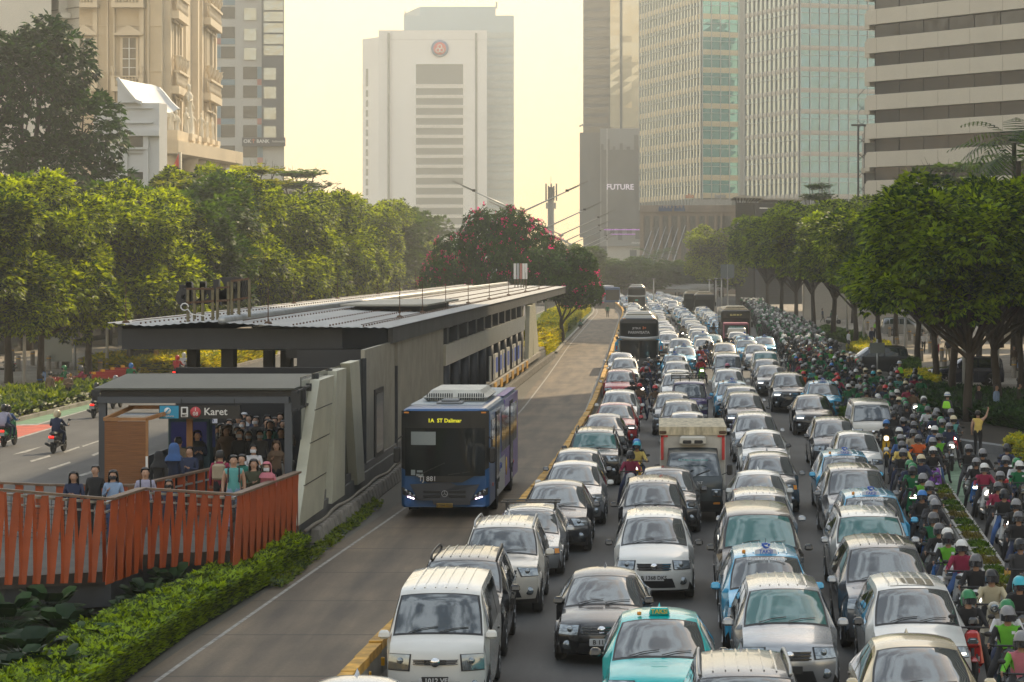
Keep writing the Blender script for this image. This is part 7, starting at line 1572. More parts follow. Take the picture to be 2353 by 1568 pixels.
# small box truck
def boxtruck():
    Y=71.5; x=(1592-VU)*73/FX; r=thing('box_truck','small dark cab truck with a dirty white refrigerated box','truck',(x,Y,0),0); W=1.66
    cabm=M('cab_slate',(.028,.038,.042),.35,coat=.4)
    C=[(.06,.3,.72,.12,0),(.0,.5,.78,.14,0),(.0,.85,.79,.14,0),(.02,1.06,.79,.13,0),(.1,1.22,.78,.1,.01),(.42,1.62,.72,.08,.02),(.66,1.86,.66,.06,.03),(.9,1.92,.66,0,.04),(1.5,1.93,.66,0,.04),(1.6,1.85,.7,0,0),(1.62,.5,.78,0,0)]
    s=CarShape(C,4,6,8,9,1.62,1.93,W,1.18,(.55,),.29,.3); b=s.build(); u=s.under(); b.add(u.v,u.f,1); b.build('cab',[cabm,trim],r)
    w=MB(); s.patch(w,4.15,5.92,-.9,.9,.012,5,8); ws=w.build('windscreen',glassw,r); text('screen_lettering','P.T. Prabu Pendawa Motor',.075,M('lettering_teal',(.15,.4,.38)),ws,(0,.3,1.70),(PI/2-.6,0,0))
    for sx in (-.5,.1): w=MB(); w.tube([s.S(4.2,sx,.03),s.S(4.5,sx+.5,.03)],.012,4); w.build('wiper',black,ws)
    for sg in (-1,1):
        w=MB(); s.win(w,sg,.55,1.35,.72,1.35); w.build('side_window',glassw,r)
        w=MB(); p=s.S(2.2,sg*.78,.01); w.rbox(p.x-.14,p.x+.14,p.y-.06,p.y+.06,.72,.92,.02); h=w.build('headlight',lampg,r); w=MB(); w.ball((p.x,p.y-.06,.82),.07,10,k=(1,.4,1)); w.build('lamp_bulb',lampg,h)
        w=MB(); w.rbox(sg*1.0-.08,sg*1.0+.08,.1,.2,1.3,1.6,.03); w.tube([(sg*.8,.3,1.3),(sg*1.0,.15,1.4)],.015,4); w.build('wing_mirror',black,r)
        w=MB(); p=s.S(1.2,sg*.8,.01); w.rbox(p.x-.1,p.x+.1,p.y-.03,p.y+.04,.5,.56,.01); w.build('indicator',amber,r)
    w=MB(); s.patch(w,1.9,2.6,-.45,.45,.012,2,6); w.build('grille',trim,r); text('cab_lettering','COLT',.1,M('lettering_pale',(.55,.55,.55)),r,(.12,-.03,1.1),bold=.003)
    w=MB(); s.patch(w,.4,1.3,-.95,.95,.02,2,8); w.build('bumper',trim,r)
    bx=MB(); bx.rbox(-.92,.92,1.75,5.8,.75,2.5,.03); bo=bx.build('cargo_box',M('dirty_white_box',(.46,.44,.39),.6,0,.18,2),r)
    w=MB(); w.box(-.95,.95,1.7,1.78,2.3,2.53); w.box(-.95,.95,1.78,5.82,2.48,2.53); w.build('top_frame',M('box_top_grimy',(.45,.39,.27),.7,0,.4,2.5,stretch=(3,.8,1)),bo)
    for sg in (-1,1):
        w=MB(); w.box(sg*.86-.04,sg*.86+.04,1.70,1.735,1.6,2.28); w.box(sg*.8-.1,sg*.8+.1,1.70,1.734,2.24,2.29); w.build('red_corner_strip',M('reflective_red',(.5,.03,.03),.4),bo)
        w=MB(); w.rbox(sg*.84-.1,sg*.84+.1,1.66,1.72,2.33,2.42,.02); w.build('corner_hinge',rust,bo)
    w=MB(); w.rbox(-.38,.38,1.42,1.74,2.03,2.28,.05,0,.95); rf=w.build('cooling_unit',M('cooler_white',(.5,.48,.42),.5,0,.1,3),r)
    for sg in (-1,1): w=MB(); w.rbox(sg*.16-.12,sg*.16+.12,1.405,1.43,2.08,2.17,.02); w.build('fan_grille',black,rf)
    for wy in (.6,4.6):
        for sg in (-1,1):
            tm,rm=wheelmeshes(.3,.2); o=part('wheel',tm,r,(sg*.72,wy,.3),(0,0,0 if sg>0 else PI)); part('rim',rm,o)
boxtruck()
def pickup():
    s=shape('van'); wy=s.C[s.top][0]; v=883; Y=(CH-1.78)*FX/(v-VV); x=(1584-VU)*Y/FX
    r=make_car('van','purple','purple pickup with a black roof rack frame above its cab',1584,883,0,A_,roofribs=False,lod=1); r.name='pickup_truck'; r['category']='pickup'
    mb=MB(); 
    for z in (2.02,2.16): mb.rowbeam((-.78,1.0,z),(.78,1.0,z),.04,.04); mb.rowbeam((-.78,2.6,z),(.78,2.6,z),.04,.04); mb.rowbeam((-.78,1.0,z),(-.78,2.6,z),.04,.04); mb.rowbeam((.78,1.0,z),(.78,2.6,z),.04,.04)
    for sx in (-.78,-.4,0,.4,.78): mb.box(sx-.02,sx+.02,.98,1.02,1.9,2.18)
    mb.build('roof_rack',black,r)
pickup()
def pinktruck():
    Y=208; x=(1693-VU)*Y/FX; r=thing('cargo_truck','small truck with dusty pink canvas box in front of the black bus','truck',(x,Y,0)); pk=M('dusty_pink_cloth',(.25,.07,.11),.8,0,.15,2)
    mb=MB(); mb.rbox(-1.0,1.0,1.0,4.5,.8,2.2,.05); mb.build('cargo_box',pk,r); mb=MB(); mb.rbox(-.85,.85,0,1.1,.4,1.85,.1,0,.85); mb.build('cab',PAINT['white'],r); mb=MB(); mb.add([(-.7,-.0,1.1),(.7,0,1.1),(.64,.05,1.7),(-.64,.05,1.7)],[(0,1,2,3)]); mb.build('windscreen',glassw,r)
    mb=MB(); mb.box(-.95,.95,.96,.995,1.3,2.05); b=mb.build('front_board',black,r); text('board_lettering','SRIKANDI',.26,M('lettering_teal',(0,0,0)),b,(0,.93,1.85),bold=.005)
    for sg in (-1,1): mb=MB(); mb.rbox(sg*.6-.12,sg*.6+.12,-.05,0,.7,.85,.02); mb.build('headlight',lampg,r)
pinktruck()
# ---------------------------------------------------------------- people
skinm=M('skin',(.42,.25,.17),.55,0,.06,6); SLOT={}
def cloth(n,c): return M('cloth_'+n,c,.85,0,.12,5)
CL_=dict(black=(.015,.015,.017),navy=(.02,.03,.07),grey=(.16,.16,.17),dgrey=(.05,.05,.055),white=(.55,.55,.57),green=(.010,.135,.05),vest=(.13,.42,.03),red=(.42,.03,.03),maroon=(.26,.02,.06),orange=(.65,.12,.02),teal=(.10,.33,.32),blue=(.04,.10,.26),ltblue=(.24,.34,.50),brown=(.14,.09,.055),tan=(.3,.23,.15),yellow=(.62,.46,.12),olive=(.05,.055,.03),lav=(.35,.34,.45),pink=(.5,.16,.2),khaki=(.35,.29,.2),dkteal=(.01,.12,.09),cream=(.48,.42,.28))
CLM={k:cloth(k,v) for k,v in CL_.items()}
HM={k:M('helmet_'+k,v,.3,0,coat=.25,spec=.4) for k,v in dict(black=(.014,.014,.015),silver=(.2,.2,.21),white=(.6,.6,.58),green=(.015,.18,.06),red=(.5,.02,.02),grey=(.1,.1,.105),cream=(.55,.47,.3),cyan=(.03,.38,.48),pink=(.5,.15,.22),blue=(.03,.16,.45),maroon=(.2,.02,.04),yellow=(.6,.4,.03)).items()}
visor=M('visor_glass',(.03,.03,.035),.06,0,spec=1,coat=.6); hairm=M('hair_black',(.012,.010,.009),.45); hairg=M('hair_grey',(.10,.10,.10),.6); maskm=M('face_mask_white',(.5,.52,.55),.8); maskk=M('face_mask_black',(.02,.02,.022),.8)
P_SK,P_TOP,P_SLV,P_LEG,P_SHOE,P_DARK=range(6)
def human(name,J,fem=False,fingers=True,sub=1):
    """J: joints dict; grows one continuous skin over the bones and paints it by nearest bone"""
    V=[];E=[];Rr=[];idx={}
    def jv(n,r):
        idx[n]=len(V); V.append(Vector(J[n])); Rr.append(r if isinstance(r,tuple) else (r,r))
    k=.92 if fem else 1
    for n,r in (('pelvis',(.155*k,.115)),('belly',(.14*k,.105)),('chest',(.165*k,.12)),('nbase',(.085,.075)),('neck',.052),('jaw',.078),('head',(.086,.094)),('crown',.062)): jv(n,r)
    for a,b in zip(('pelvis','belly','chest','nbase','neck','jaw','head'),('belly','chest','nbase','neck','jaw','head','crown')): E.append((idx[a],idx[b]))
    for s in 'LR':
        for n,r in (('sh',.068),('el',.046),('wr',.028),('hand',.032),('hip',.098),('kn',.062),('an',.04),('toe',.038)): jv(n+s,r)
        for a,b in (('chest','sh'+s),('sh'+s,'el'+s),('el'+s,'wr'+s),('wr'+s,'hand'+s),('pelvis','hip'+s),('hip'+s,'kn'+s),('kn'+s,'an'+s),('an'+s,'toe'+s)): E.append((idx[a],idx[b]))
    def skin(V,E,Rr,root,sub):
        me=bpy.data.meshes.new('t'); me.from_pydata([v[:] for v in V],E,[]); o=bpy.data.objects.new('t',me); COL.objects.link(o)
        m=o.modifiers.new('s','SKIN'); m.use_smooth_shade=True
        for i,r in enumerate(Rr): me.skin_vertices[0].data[i].radius=r; me.skin_vertices[0].data[i].use_root=(i==root)
        if sub: q=o.modifiers.new('u','SUBSURF'); q.levels=sub
        dg=bpy.context.evaluated_depsgraph_get(); out=bpy.data.meshes.new_from_object(o.evaluated_get(dg)); bpy.data.objects.remove(o); return out
    me=skin(V,E,Rr,0,sub); bones=[]
    def bn(a,b,m): bones.append((Vector(J[a]),Vector(J[b]),m))
    bn('pelvis','belly',P_TOP);bn('belly','chest',P_TOP);bn('chest','nbase',P_TOP);bn('neck','jaw',P_SK);bn('jaw','crown',P_SK)
    for s in 'LR': bn('chest','sh'+s,P_TOP);bn('sh'+s,'el'+s,P_SLV);bn('el'+s,'wr'+s,P_SLV);bn('wr'+s,'hand'+s,P_SK);bn('hip'+s,'kn'+s,P_LEG);bn('kn'+s,'an'+s,P_LEG);bn('an'+s,'toe'+s,P_SHOE)
    bones.append((Vector(J['pelvis'])+Vector((0,0,-.13)),Vector(J['pelvis'])+Vector((0,0,-.10)),P_LEG))
    vs=[v.co[:] for v in me.vertices]; fs=[tuple(p.vertices) for p in me.polygons]; mats=[]
    for p in me.polygons:
        c=p.center; best=(9,0)
        for a,b,m in bones:
            ab=b-a; t=max(0,min(1,(c-a).dot(ab)/max(ab.length_squared,1e-6))); d=(c-(a+ab*t)).length
            if d<best[0]: best=(d,m)
        mats.append(best[1])
    bpy.data.meshes.remove(me); mb=MB(); mb.v=[tuple(v) for v in vs]; mb.f=[list(f) for f in fs]; mb.m=mats; mb.sm=[True]*len(fs)
    # fingers: five short tapering chains rooted in each palm
    if fingers:
        for s in 'LR':
            w=Vector(J['wr'+s]);h=Vector(J['hand'+s]); d=(h-w).normalized(); g=Vector(J.get('grip',(0,0,-1))); side=d.cross(g).normalized(); 
            if side.length<.1: side=Vector((1,0,0))
            pal=side.cross(d).normalized()
            for q,(o,L) in enumerate(((-.026,.06),(-.009,.072),(.009,.068),(.026,.052))):
                r0=h+side*o; m1=r0+d*L*.55-pal*.008; m2=m1+d*L*.3-pal*L*.35; mb.tube([r0-d*.01,m1,m2],[.010,.009,.006],5,P_SK)
            th=h-d*.02-side*.034; mb.tube([th,th-side*.018+d*.025-pal*.008,th-side*.016+d*.048-pal*.018],[.011,.010,.007],5,P_SK)
    # face: nose, eyes, mouth, ears
    hd=Vector(J['head']); jw=Vector(J['jaw']); up=(Vector(J['crown'])-jw).normalized(); fw=Vector(J.get('face',(0,-1,0))).normalized(); rt=fw.cross(up).normalized()
    c=hd-up*.01
    mb.ball(tuple(c+fw*.088-up*.028),.014,6,P_SK,(.8,1.0,1.4))
    for s in (-1,1): mb.ball(tuple(c+fw*.078+rt*s*.032+up*.008),.008,6,P_DARK,(1.2,.5,.6)); mb.ball(tuple(c+rt*s*.084-up*.02),.02,6,P_SK,(.5,.8,1.4))
    mb.rowbeam(c+fw*.082-up*.068-rt*.022,c+fw*.082-up*.068+rt*.022,.006,.008,P_DARK)
    return mb.mesh(name,[skinm,CLM['black'],CLM['black'],CLM['navy'],black,M('eye_dark',(.02,.012,.01),.3)])
def sym(d,**over):
    J={}
    for k,v in d.items():
        if k in('sh','el','wr','hand','hip','kn','an','toe'): J[k+'L']=(-v[0],v[1],v[2]); J[k+'R']=v
        else: J[k]=v
    J.update(over); return J
base=dict(pelvis=(0,0,.93),belly=(0,-.01,1.07),chest=(0,0,1.25),nbase=(0,.01,1.37),neck=(0,0,1.42),jaw=(0,-.015,1.48),head=(0,-.01,1.555),crown=(0,0,1.62),sh=(.17,.01,1.32),el=(.225,.03,1.06),wr=(.235,-.05,.84),hand=(.235,-.07,.79),hip=(.085,0,.86),kn=(.09,-.02,.48),an=(.09,.01,.09),toe=(.10,-.13,.035))
HB={}
HB['stand']=human('standing_body',sym(base))
HB['walk']=human('walking_body',sym(base,knL=(-.09,-.16,.50),anL=(-.09,-.20,.10),toeL=(-.1,-.34,.06),knR=(.09,-.02,.48),anR=(.09,.26,.14),toeR=(.09,.14,.04),elL=(-.22,.10,1.08),wrL=(-.22,.12,.86),handL=(-.22,.12,.81),elR=(.22,-.05,1.07),wrR=(.20,-.22,.92),handR=(.19,-.26,.89)))
HB['phone']=human('phone_body',sym(base,elL=(-.22,-.03,1.07),wrL=(-.08,-.25,1.12),handL=(-.05,-.29,1.14),elR=(.22,-.03,1.07),wrR=(.09,-.24,1.12),handR=(.06,-.29,1.14),head=(0,-.045,1.55),crown=(0,-.04,1.62),jaw=(0,-.04,1.475)))
HB['bag']=human('bag_body',sym(base,elL=(-.23,.02,1.08),wrL=(-.10,-.16,1.20),handL=(-.07,-.17,1.22)),fem=True)
HB['slim']=human('slim_body',sym(base),fem=True)
HB['point']=human('pointing_body',sym(base,elL=(-.3,-.05,1.45),wrL=(-.36,-.10,1.68),handL=(-.37,-.11,1.74)))
HB['hairtouch']=human('hair_touching_body',sym(base,elR=(.28,-.05,1.32),wrR=(.16,-.06,1.52),handR=(.13,-.05,1.57),elL=(-.22,-.02,1.07),wrL=(-.03,-.2,1.12),handL=(.02,-.21,1.13)),fem=True)
HB['crouch']=human('crouching_body',dict(sym(base,pelvis=(0,.1,.32),belly=(0,.04,.46),chest=(0,-.06,.62),nbase=(0,-.1,.72),neck=(0,-.12,.76),jaw=(0,-.15,.81),head=(0,-.17,.88),crown=(0,-.17,.95)),shL=(-.17,-.05,.68),shR=(.17,-.05,.68),elL=(-.25,-.2,.48),elR=(.25,-.2,.48),wrL=(-.18,-.4,.36),wrR=(.18,-.4,.36),handL=(-.17,-.44,.33),handR=(.17,-.44,.33),hipL=(-.1,.08,.28),hipR=(.1,.08,.28),knL=(-.18,-.26,.44),knR=(.18,-.26,.44),anL=(-.16,-.06,.09),anR=(.16,-.06,.09),toeL=(-.18,-.2,.04),toeR=(.18,-.2,.04)))
# riders: front of the machine towards -y
ride=dict(pelvis=(0,.34,.86),belly=(0,.30,1.0),chest=(0,.24,1.19),nbase=(0,.21,1.30),neck=(0,.19,1.34),jaw=(0,.165,1.40),head=(0,.165,1.475),crown=(0,.17,1.54),sh=(.18,.22,1.25),el=(.29,.06,1.03),wr=(.31,-.16,1.02),hand=(.31,-.21,1.03),hip=(.10,.30,.82),kn=(.21,-.08,.76),an=(.17,-.02,.36),toe=(.17,-.15,.30),grip=(1,0,0))
HB['ride']=human('riding_body',sym(ride),sub=1)
HB['ride_foot']=human('riding_foot_down_body',sym(ride,knL=(-.27,-.02,.60),anL=(-.36,.05,.10),toeL=(-.40,-.08,.04),knR=(.25,-.03,.62),anR=(.34,.04,.10),toeR=(.38,-.1,.04)),sub=1)
HB['pillion']=human('pillion_body',sym(ride,elL=(-.26,.10,1.05),wrL=(-.16,-.04,.98),handL=(-.14,-.08,.98),elR=(.26,.10,1.05),wrR=(.16,-.04,.98),handR=(.14,-.08,.98),knL=(-.22,-.02,.74),knR=(.22,-.02,.74)),sub=1)
def helmesh(openf=True):
    h=MB(); n=16; prof=[(.0,.155),(.07,.145),(.115,.10),(.138,.03),(.14,-.04),(.128,-.10),(.118,-.125)]
    vs=[];fs=[]
    for i,(r,z) in enumerate(prof):
        for k in range(n): t=2*PI*k/n; vs.append((r*math.cos(t)*.94,r*math.sin(t)*1.08+.01,z))
    for i in range(len(prof)-1):
        for k in range(n):
            a=(k+.5)/n*2*PI; 
            if i>=3 and -math.sin(a)>.42 and (openf or i<5): continue
            fs.append((i*n+k,(i+1)*n+k,(i+1)*n+(k+1)%n,i*n+(k+1)%n))
    h.add(vs,fs,0,True); h.tube([(-.11,-.115,.025),(-.06,-.155,.045),(.06,-.155,.045),(.11,-.115,.025)],.012,5); return h.mesh('helmet',HM['black'])
def visormesh(low=True):
    v=MB(); vs=[];fs=[]; N=10
    for k in range(N+1):
        a=-PI/2+(k/N-.5)*2.2; vs+=[(.146*math.cos(a),.160*math.sin(a)+.01,-.075 if low else .03),(.146*math.cos(a),.165*math.sin(a)+.01,.035 if low else .105)]
    fs=[(2*k,2*k+2,2*k+3,2*k+1) for k in range(N)]; v.add(vs,fs,0,True); return v.mesh('visor',visor)
HEL=helmesh(); VIS=visormesh(); VISU=visormesh(False)
def hairmesh(kind_):
    h=MB(); n=14
    P1=[(.0,.105),(.05,.098),(.082,.07),(.098,.02),(.098,-.03),(.088,-.07)] if kind_=='short' else ([(.0,.11),(.06,.1),(.095,.06),(.112,.0),(.115,-.08),(.12,-.18),(.12,-.28),(.09,-.33)] if kind_=='long' else [(.0,.125),(.06,.115),(.10,.07),(.118,.0),(.118,-.07),(.125,-.13),(.19,-.21),(.2,-.26)])
    vs=[];fs=[]
    for r,z in P1:
        for k in range(n): t=2*PI*k/n; vs.append((r*math.cos(t),r*math.sin(t)*1.03+.012,z))
    for i in range(len(P1)-1):
        for k in range(n):
            a=(k+.5)/n*2*PI; fr=-math.sin(a)
            if kind_=='short' and i>=2 and fr>.05: continue
            if kind_=='long' and i>=2 and fr>.3: continue
            if kind_=='scarf' and 2<=i<=4 and fr>.6: continue
            fs.append((i*n+k,(i+1)*n+k,(i+1)*n+(k+1)%n,i*n+(k+1)%n))
    h.add(vs,fs,0,True); return h.mesh(kind_+'_hair' if kind_!='scarf' else 'headscarf',hairm)
HAIR={k:hairmesh(k) for k in('short','long','scarf')}
def maskmesh(m):
    v=MB(); vs=[]; 
    for a in range(7):
        t=(a/6-.5)*2.0; vs+=[(.092*math.sin(t),-.104*math.cos(t)+.005,-.095),(.094*math.sin(t),-.118*math.cos(t)+.005,-.055),(.09*math.sin(t),-.100*math.cos(t)+.005,-.012)]
    v.add(vs,[(3*a+b,3*a+3+b,3*a+4+b,3*a+1+b) for a in range(6) for b in (0,1)],0,True); return v.mesh('face_mask',m)
MK={'w':maskmesh(maskm),'k':maskmesh(maskk)}
def pole_pack():
    m=MB(); m.rbox(-.15,.15,.12,.28,.98,1.36,.05); 
    for s in (-1,1): m.tube([(s*.1,.13,1.36),(s*.115,.0,1.40),(s*.12,-.125,1.28),(s*.115,-.12,1.1),(s*.13,.1,1.02)],.018,5)
    return m.mesh('backpack',CLM['black'])
PACK=pole_pack()
def setmats(o,cols):
    for i,m in cols.items():
        if m is None: continue
        o.material_slots[i].link='OBJECT'; o.material_slots[i].material=m
HEADC={'ride':(0,.168,1.47),'ride_foot':(0,.168,1.47),'pillion':(0,.168,1.47),'crouch':(0,-.17,.875),'phone':(0,-.042,1.545)}
def person(pose,x,y,z,rz,label,top='black',leg='navy',slv=None,hair='short',hcol=None,mask=None,pack=None,scale=1,group=None,helmet=None,vis=1,skin_=None,shoes=None):
    o=bpy.data.objects.new('person',HB[pose]); COL.objects.link(o); o.location=(x,y,z); o.rotation_euler=(0,0,rz); o.scale=(scale,)*3
    tag(o,label,'person',group); setmats(o,{P_TOP:CLM[top],P_SLV:CLM[slv or top] if slv!='skin' else skinm,P_LEG:CLM[leg]})
    hc=HEADC.get(pose,(0,-.01,1.55))
    if helmet:
        h=part('helmet',HEL,o,hc,(rnd.uniform(-.05,.15),0,rnd.uniform(-.25,.25))); setmats(h,{0:HM[helmet]})
        if vis: part('visor',VIS if vis==1 else VISU,h)
    elif hair:
        h=part('headscarf' if hair=='scarf' else 'hair',HAIR[hair],o,(hc[0],hc[1]+.014,hc[2]+.012)); h.scale=(1.07,1.07,1.05)
        if hcol: setmats(h,{0:hcol})
    if mask: part('face_mask',MK[mask],o,hc)
    if pack: p=part('backpack',PACK,o); setmats(p,{0:CLM[pack]})
    return o
def pu(u,v,zh): Y=(CH-zh)*FX/(v-VV); return ((u-VU)*Y/FX,Y)
FL=.87
gq='commuters on the ramp'
def ramp(u,v,pose,label,rz=0,**k):
    s=k.get('scale',1); x,y=pu(u,v,FL+1.55*s); return person(pose,x,y,FL,rz,label,group=gq,**k)
ramp(170,1094,'phone','woman with long black hair holding a phone and bag strap, dark top',top='navy',leg='black',hair='long',scale=.98)
ramp(219,1080,'stand','grey haired man in a black jacket looking down behind the ramp rail',top='black',leg='black',hcol=hairg,scale=1.0,rz=-.2)
ramp(260,1092,'bag','long haired woman in a black mask and pale blue cardigan',top='ltblue',leg='blue',hair='long',mask='k',scale=.98)
ramp(334,1086,'stand','young man in a lavender grey shirt with a black backpack',top='lav',leg='dgrey',pack='black',rz=.25)
ramp(388,1112,'slim','short woman in black mask peering over the handrail bend',top='navy',leg='navy',hair='long',mask='k',scale=.86,slv='navy')
ramp(506,1046,'stand','man in a maroon shirt seen from behind with a camouflage backpack',top='maroon',leg='black',rz=PI,pack='khaki',scale=1.04)
ramp(537,1058,'stand','man in a short sleeved teal shirt looking down at the ramp',top='teal',leg='ltblue',slv='skin',pack='black',scale=1.08,rz=.15)
ramp(556,1055,'walk','man in dark green with his head beside the teal shirted man',top='dkteal',leg='dgrey',rz=-.3)
ramp(583,1066,'hairtouch','woman touching her long black hair, dark olive jacket',top='olive',leg='black',hair='long',rz=.2)
ramp(613,1073,'phone','woman in a coral headscarf and white mask reading her phone',top='pink',leg='grey',hair='scarf',hcol=CLM['pink'],mask='w',scale=.95)
gs_='crowd waiting inside the entrance'
IN_=[(583,1027,'phone','white','long','w','woman with white mask and phone right inside the entrance'),(597,1001,'stand','grey','short','w','man in grey shirt with white mask standing tall in the crowd'),(551,1006,'stand','black','short','w','masked man in black left of the tall grey shirted man'),(571,996,'slim','dgrey','long','w','masked woman in charcoal behind the man in grey'),
(561,961,'stand','white','scarf','k','person in a white headscarf in the rear of the crowd'),(580,956,'slim','brown','scarf',None,'person in a brown headscarf beside the white headscarf'),(606,949,'slim','khaki','scarf','w','masked woman with khaki headscarf in the rear row'),(615,965,'stand','black','scarf','w','masked woman in black headscarf, rear right of the crowd'),(634,955,'stand','dgrey','short',None,'man in charcoal just in front of the back row'),
(650,937,'stand','navy','short',None,'dark haired man in navy at the very back near the post'),(667,932,'stand','black','short',None,'man at the very back right against the entrance post'),(597,937,'stand','black','short',None,'man in black with bare head at the centre back'),(660,982,'phone','brown','short',None,'man in brown beside the right entrance post'),(646,996,'stand','navy','short',None,'dark shirted man in front of the ticket gate light'),(621,985,'slim','dkteal','long',None,'woman in dark teal amid the crowd'),
(500,985,'slim','olive','scarf',None,'woman in an olive headscarf beside the bank poster'),(527,975,'stand','black','short','w','masked man in black right of the bank poster'),(453,1010,'phone','navy','scarf',None,'woman in black headscarf holding up a phone by the poster'),(437,1032,'phone','navy','short',None,'man in a blue striped jacket by the counter'),(411,1017,'stand','tan','short',None,'man in a tan jacket turned towards the kiosk'),
(401,1042,'slim','navy','scarf',None,'woman in a blue headscarf at the kiosk counter'),(366,1045,'slim','black','scarf',None,'woman in a long black headscarf at the kiosk'),(545,950,'stand','black','short',None,'man in black below the right end of the hanging sign'),(520,1000,'slim','brown','scarf',None,'woman in a brown headscarf close to the left ticket gate'),(635,1020,'bag','brown','scarf',None,'woman in a brown patterned scarf beside the right ticket gate'),(480,1000,'stand','grey','short',None,'man in grey under the station sign'),(588,975,'stand','black','short','w','masked head in black in the thick of the crowd'),(545,985,'slim','navy','long','w','masked woman in navy in the thick of the crowd')]
for i,(u,v,ps,tp,hr,mk,lb) in enumerate(IN_):
    x,y=pu(u,v,2.5); person(ps,x,y,.95,[0,.3,-.3,.15][i%4] if u>430 else PI/2+1.2,lb,top=tp,leg='black',hair=hr,hcol=CLM['blue'] if 'blue headscarf' in lb else (CLM[tp] if hr=='scarf' and tp!='navy' else None),mask=mk,group=gs_,scale=.97+.05*(i%3))
rg=random.Random(9)
for i in range(18):
    x,y=pu(rg.uniform(492,664),rg.uniform(938,1000),2.5); person('stand',x,y,.95,rg.uniform(-.4,.4),'dark clothed passenger packed into the unlit crowd under the canopy',top=rg.choice(['black','dgrey','navy']),leg='black',hair=rg.choice(['short','short','scarf','long']),mask=rg.choice([None,None,'w']),group=gs_,scale=rg.uniform(.95,1.04))
# right-hand pedestrians
gp='people walking on the right pavement'
for u,v,ps,tp,lg,lb,rz in [(2122,768,'walk','white','black','masked walker in a white shirt between the bollards',0.),(2154,773,'walk','white','maroon','walker in a pale top and dark red trousers between bollards',.2),(2178,782,'walk','black','khaki','walker in a black top and khaki trousers by the bollards',-.2),(2141,754,'stand','black','black','dark clothed walker behind the pale topped one',PI),(2110,762,'stand','dgrey','black','dark clothed walker beside the masked one in white',2.8),(2249,892,'stand','black','black','dark haired man in black sitting height behind the flower border',1.),(2290,892,'stand','ltblue','navy','man in a pale shirt half hidden by a pole beyond the border',1.),(2341,888,'phone','olive','olive','man in an olive jacket reading a phone at the right edge',1.4),(1985,748,'stand','grey','black','grey clothed pedestrian under the trees by the lamp post',1),(1950,764,'stand','white','dgrey','person in a white top beside the slim lamp pole',2),(2003,757,'stand','navy','navy','pedestrian in navy between two trunks',.5),(1705+30,700,'stand','black','black','dark pedestrian far under the right hand trees',0),(1850,668+34,'stand','dgrey','navy','far pedestrian in charcoal on the pavement',.8),(1890,712,'walk','navy','dgrey','far pedestrian in navy passing the trunks',1.8),(1915,722,'stand','brown','black','pedestrian in brown against a dark trunk',.3),(2186,760,'stand','blue','black','pedestrian with a blue cap behind the khaki trousered walker',2.6),(2330,800,'stand','brown','khaki','pedestrian in brown near the right edge beyond the crossover',.4),(2345,820,'walk','ltblue','dgrey','pedestrian in pale blue at the right edge behind a bollard',1.2)]:
    x,y=pu(u,v,1.55); person(ps,x,y,.03,rz,lb,top=tp,leg=lg,group=gp,mask='w' if 'masked' in lb else None)
x,y=pu(2247,951,1.55); o=person('point',x,y,0,PI*.92,'man in a yellow shirt and cap raising his hand among the motorcycles',top='yellow',leg='black',slv='skin'); c=MB(); c.lathe([(.0,.125),(.06,.12),(.1,.08),(.105,.04)],n=12); c.box(-.07,.07,-.19,-.09,.035,.05); c.build('cap',CLM['khaki'],o,(0,-.01,1.55))
VSTM=M('hi_vis_vest_panel',(.35,.8,.05),.7)
def officer(u,v,z,rz,lb,top='white',vest=True,Y=None,pose='stand',hz=1.55,leg='black',helm=True):
    x,y=pu(u,v,hz+z); o=person(pose,x,y,z,rz,lb,top=top,leg=leg,group='traffic officers',hair='short')
    if vest: m=MB(); m.rbox(-.2,.2,-.145,.13,1.0,1.36,.06,0,.75,.9); m.build('safety_vest',VSTM,o)
    if helm: m=MB(); m.lathe([(0,.15),(.07,.14),(.115,.09),(.13,.02),(.15,-.0),(.15,-.012),(.12,-.015)],n=14); h=m.build('police_helmet',HM['white'],o,(0,-.0,1.57)); m=MB(); m.lathe([(.131,.03),(.127,.055)],n=14); m.build('blue_band',HM['blue'],h)
officer(2177,910,.1,PI*.8,'officer in white helmet and green vest by the flower border','dgrey'); officer(2067,836,0,.5,'officer in white helmet in front of the rounded shrubs','dgrey'); officer(2012,740,.0,-.6,'officer in white helmet and lime vest under the trees','khaki')
officer(115,860,.03,PI*.9,'officer in brown uniform standing by the motorcycles, back turned','brown',False,helm=False); officer(157,862,.0,.2,'officer in brown uniform with folded arms before the red barrier','brown',False,pose='phone',helm=False)
x,y=pu(2005,786,.875); person('crouch',x,y,.03,-.6,'person in yellow crouching on the pavement edge',top='yellow',leg='black'); x,y=pu(1998,796,.875); person('crouch',x,y,.03,.8,'person in pale blue sitting beside the crouching yellow shirt',top='ltblue',leg='navy',hair='long')
x,y=pu(1332,738,.9); person('crouch',x,y,.09,1.2,'gardener in teal crouching beside the busway kerb',top='dkteal',leg='black'); x,y=pu(1396,705,1.5); person('stand',x,y,.1,.2,'worker in a green jacket standing at the far busway bend',top='green',leg='black')
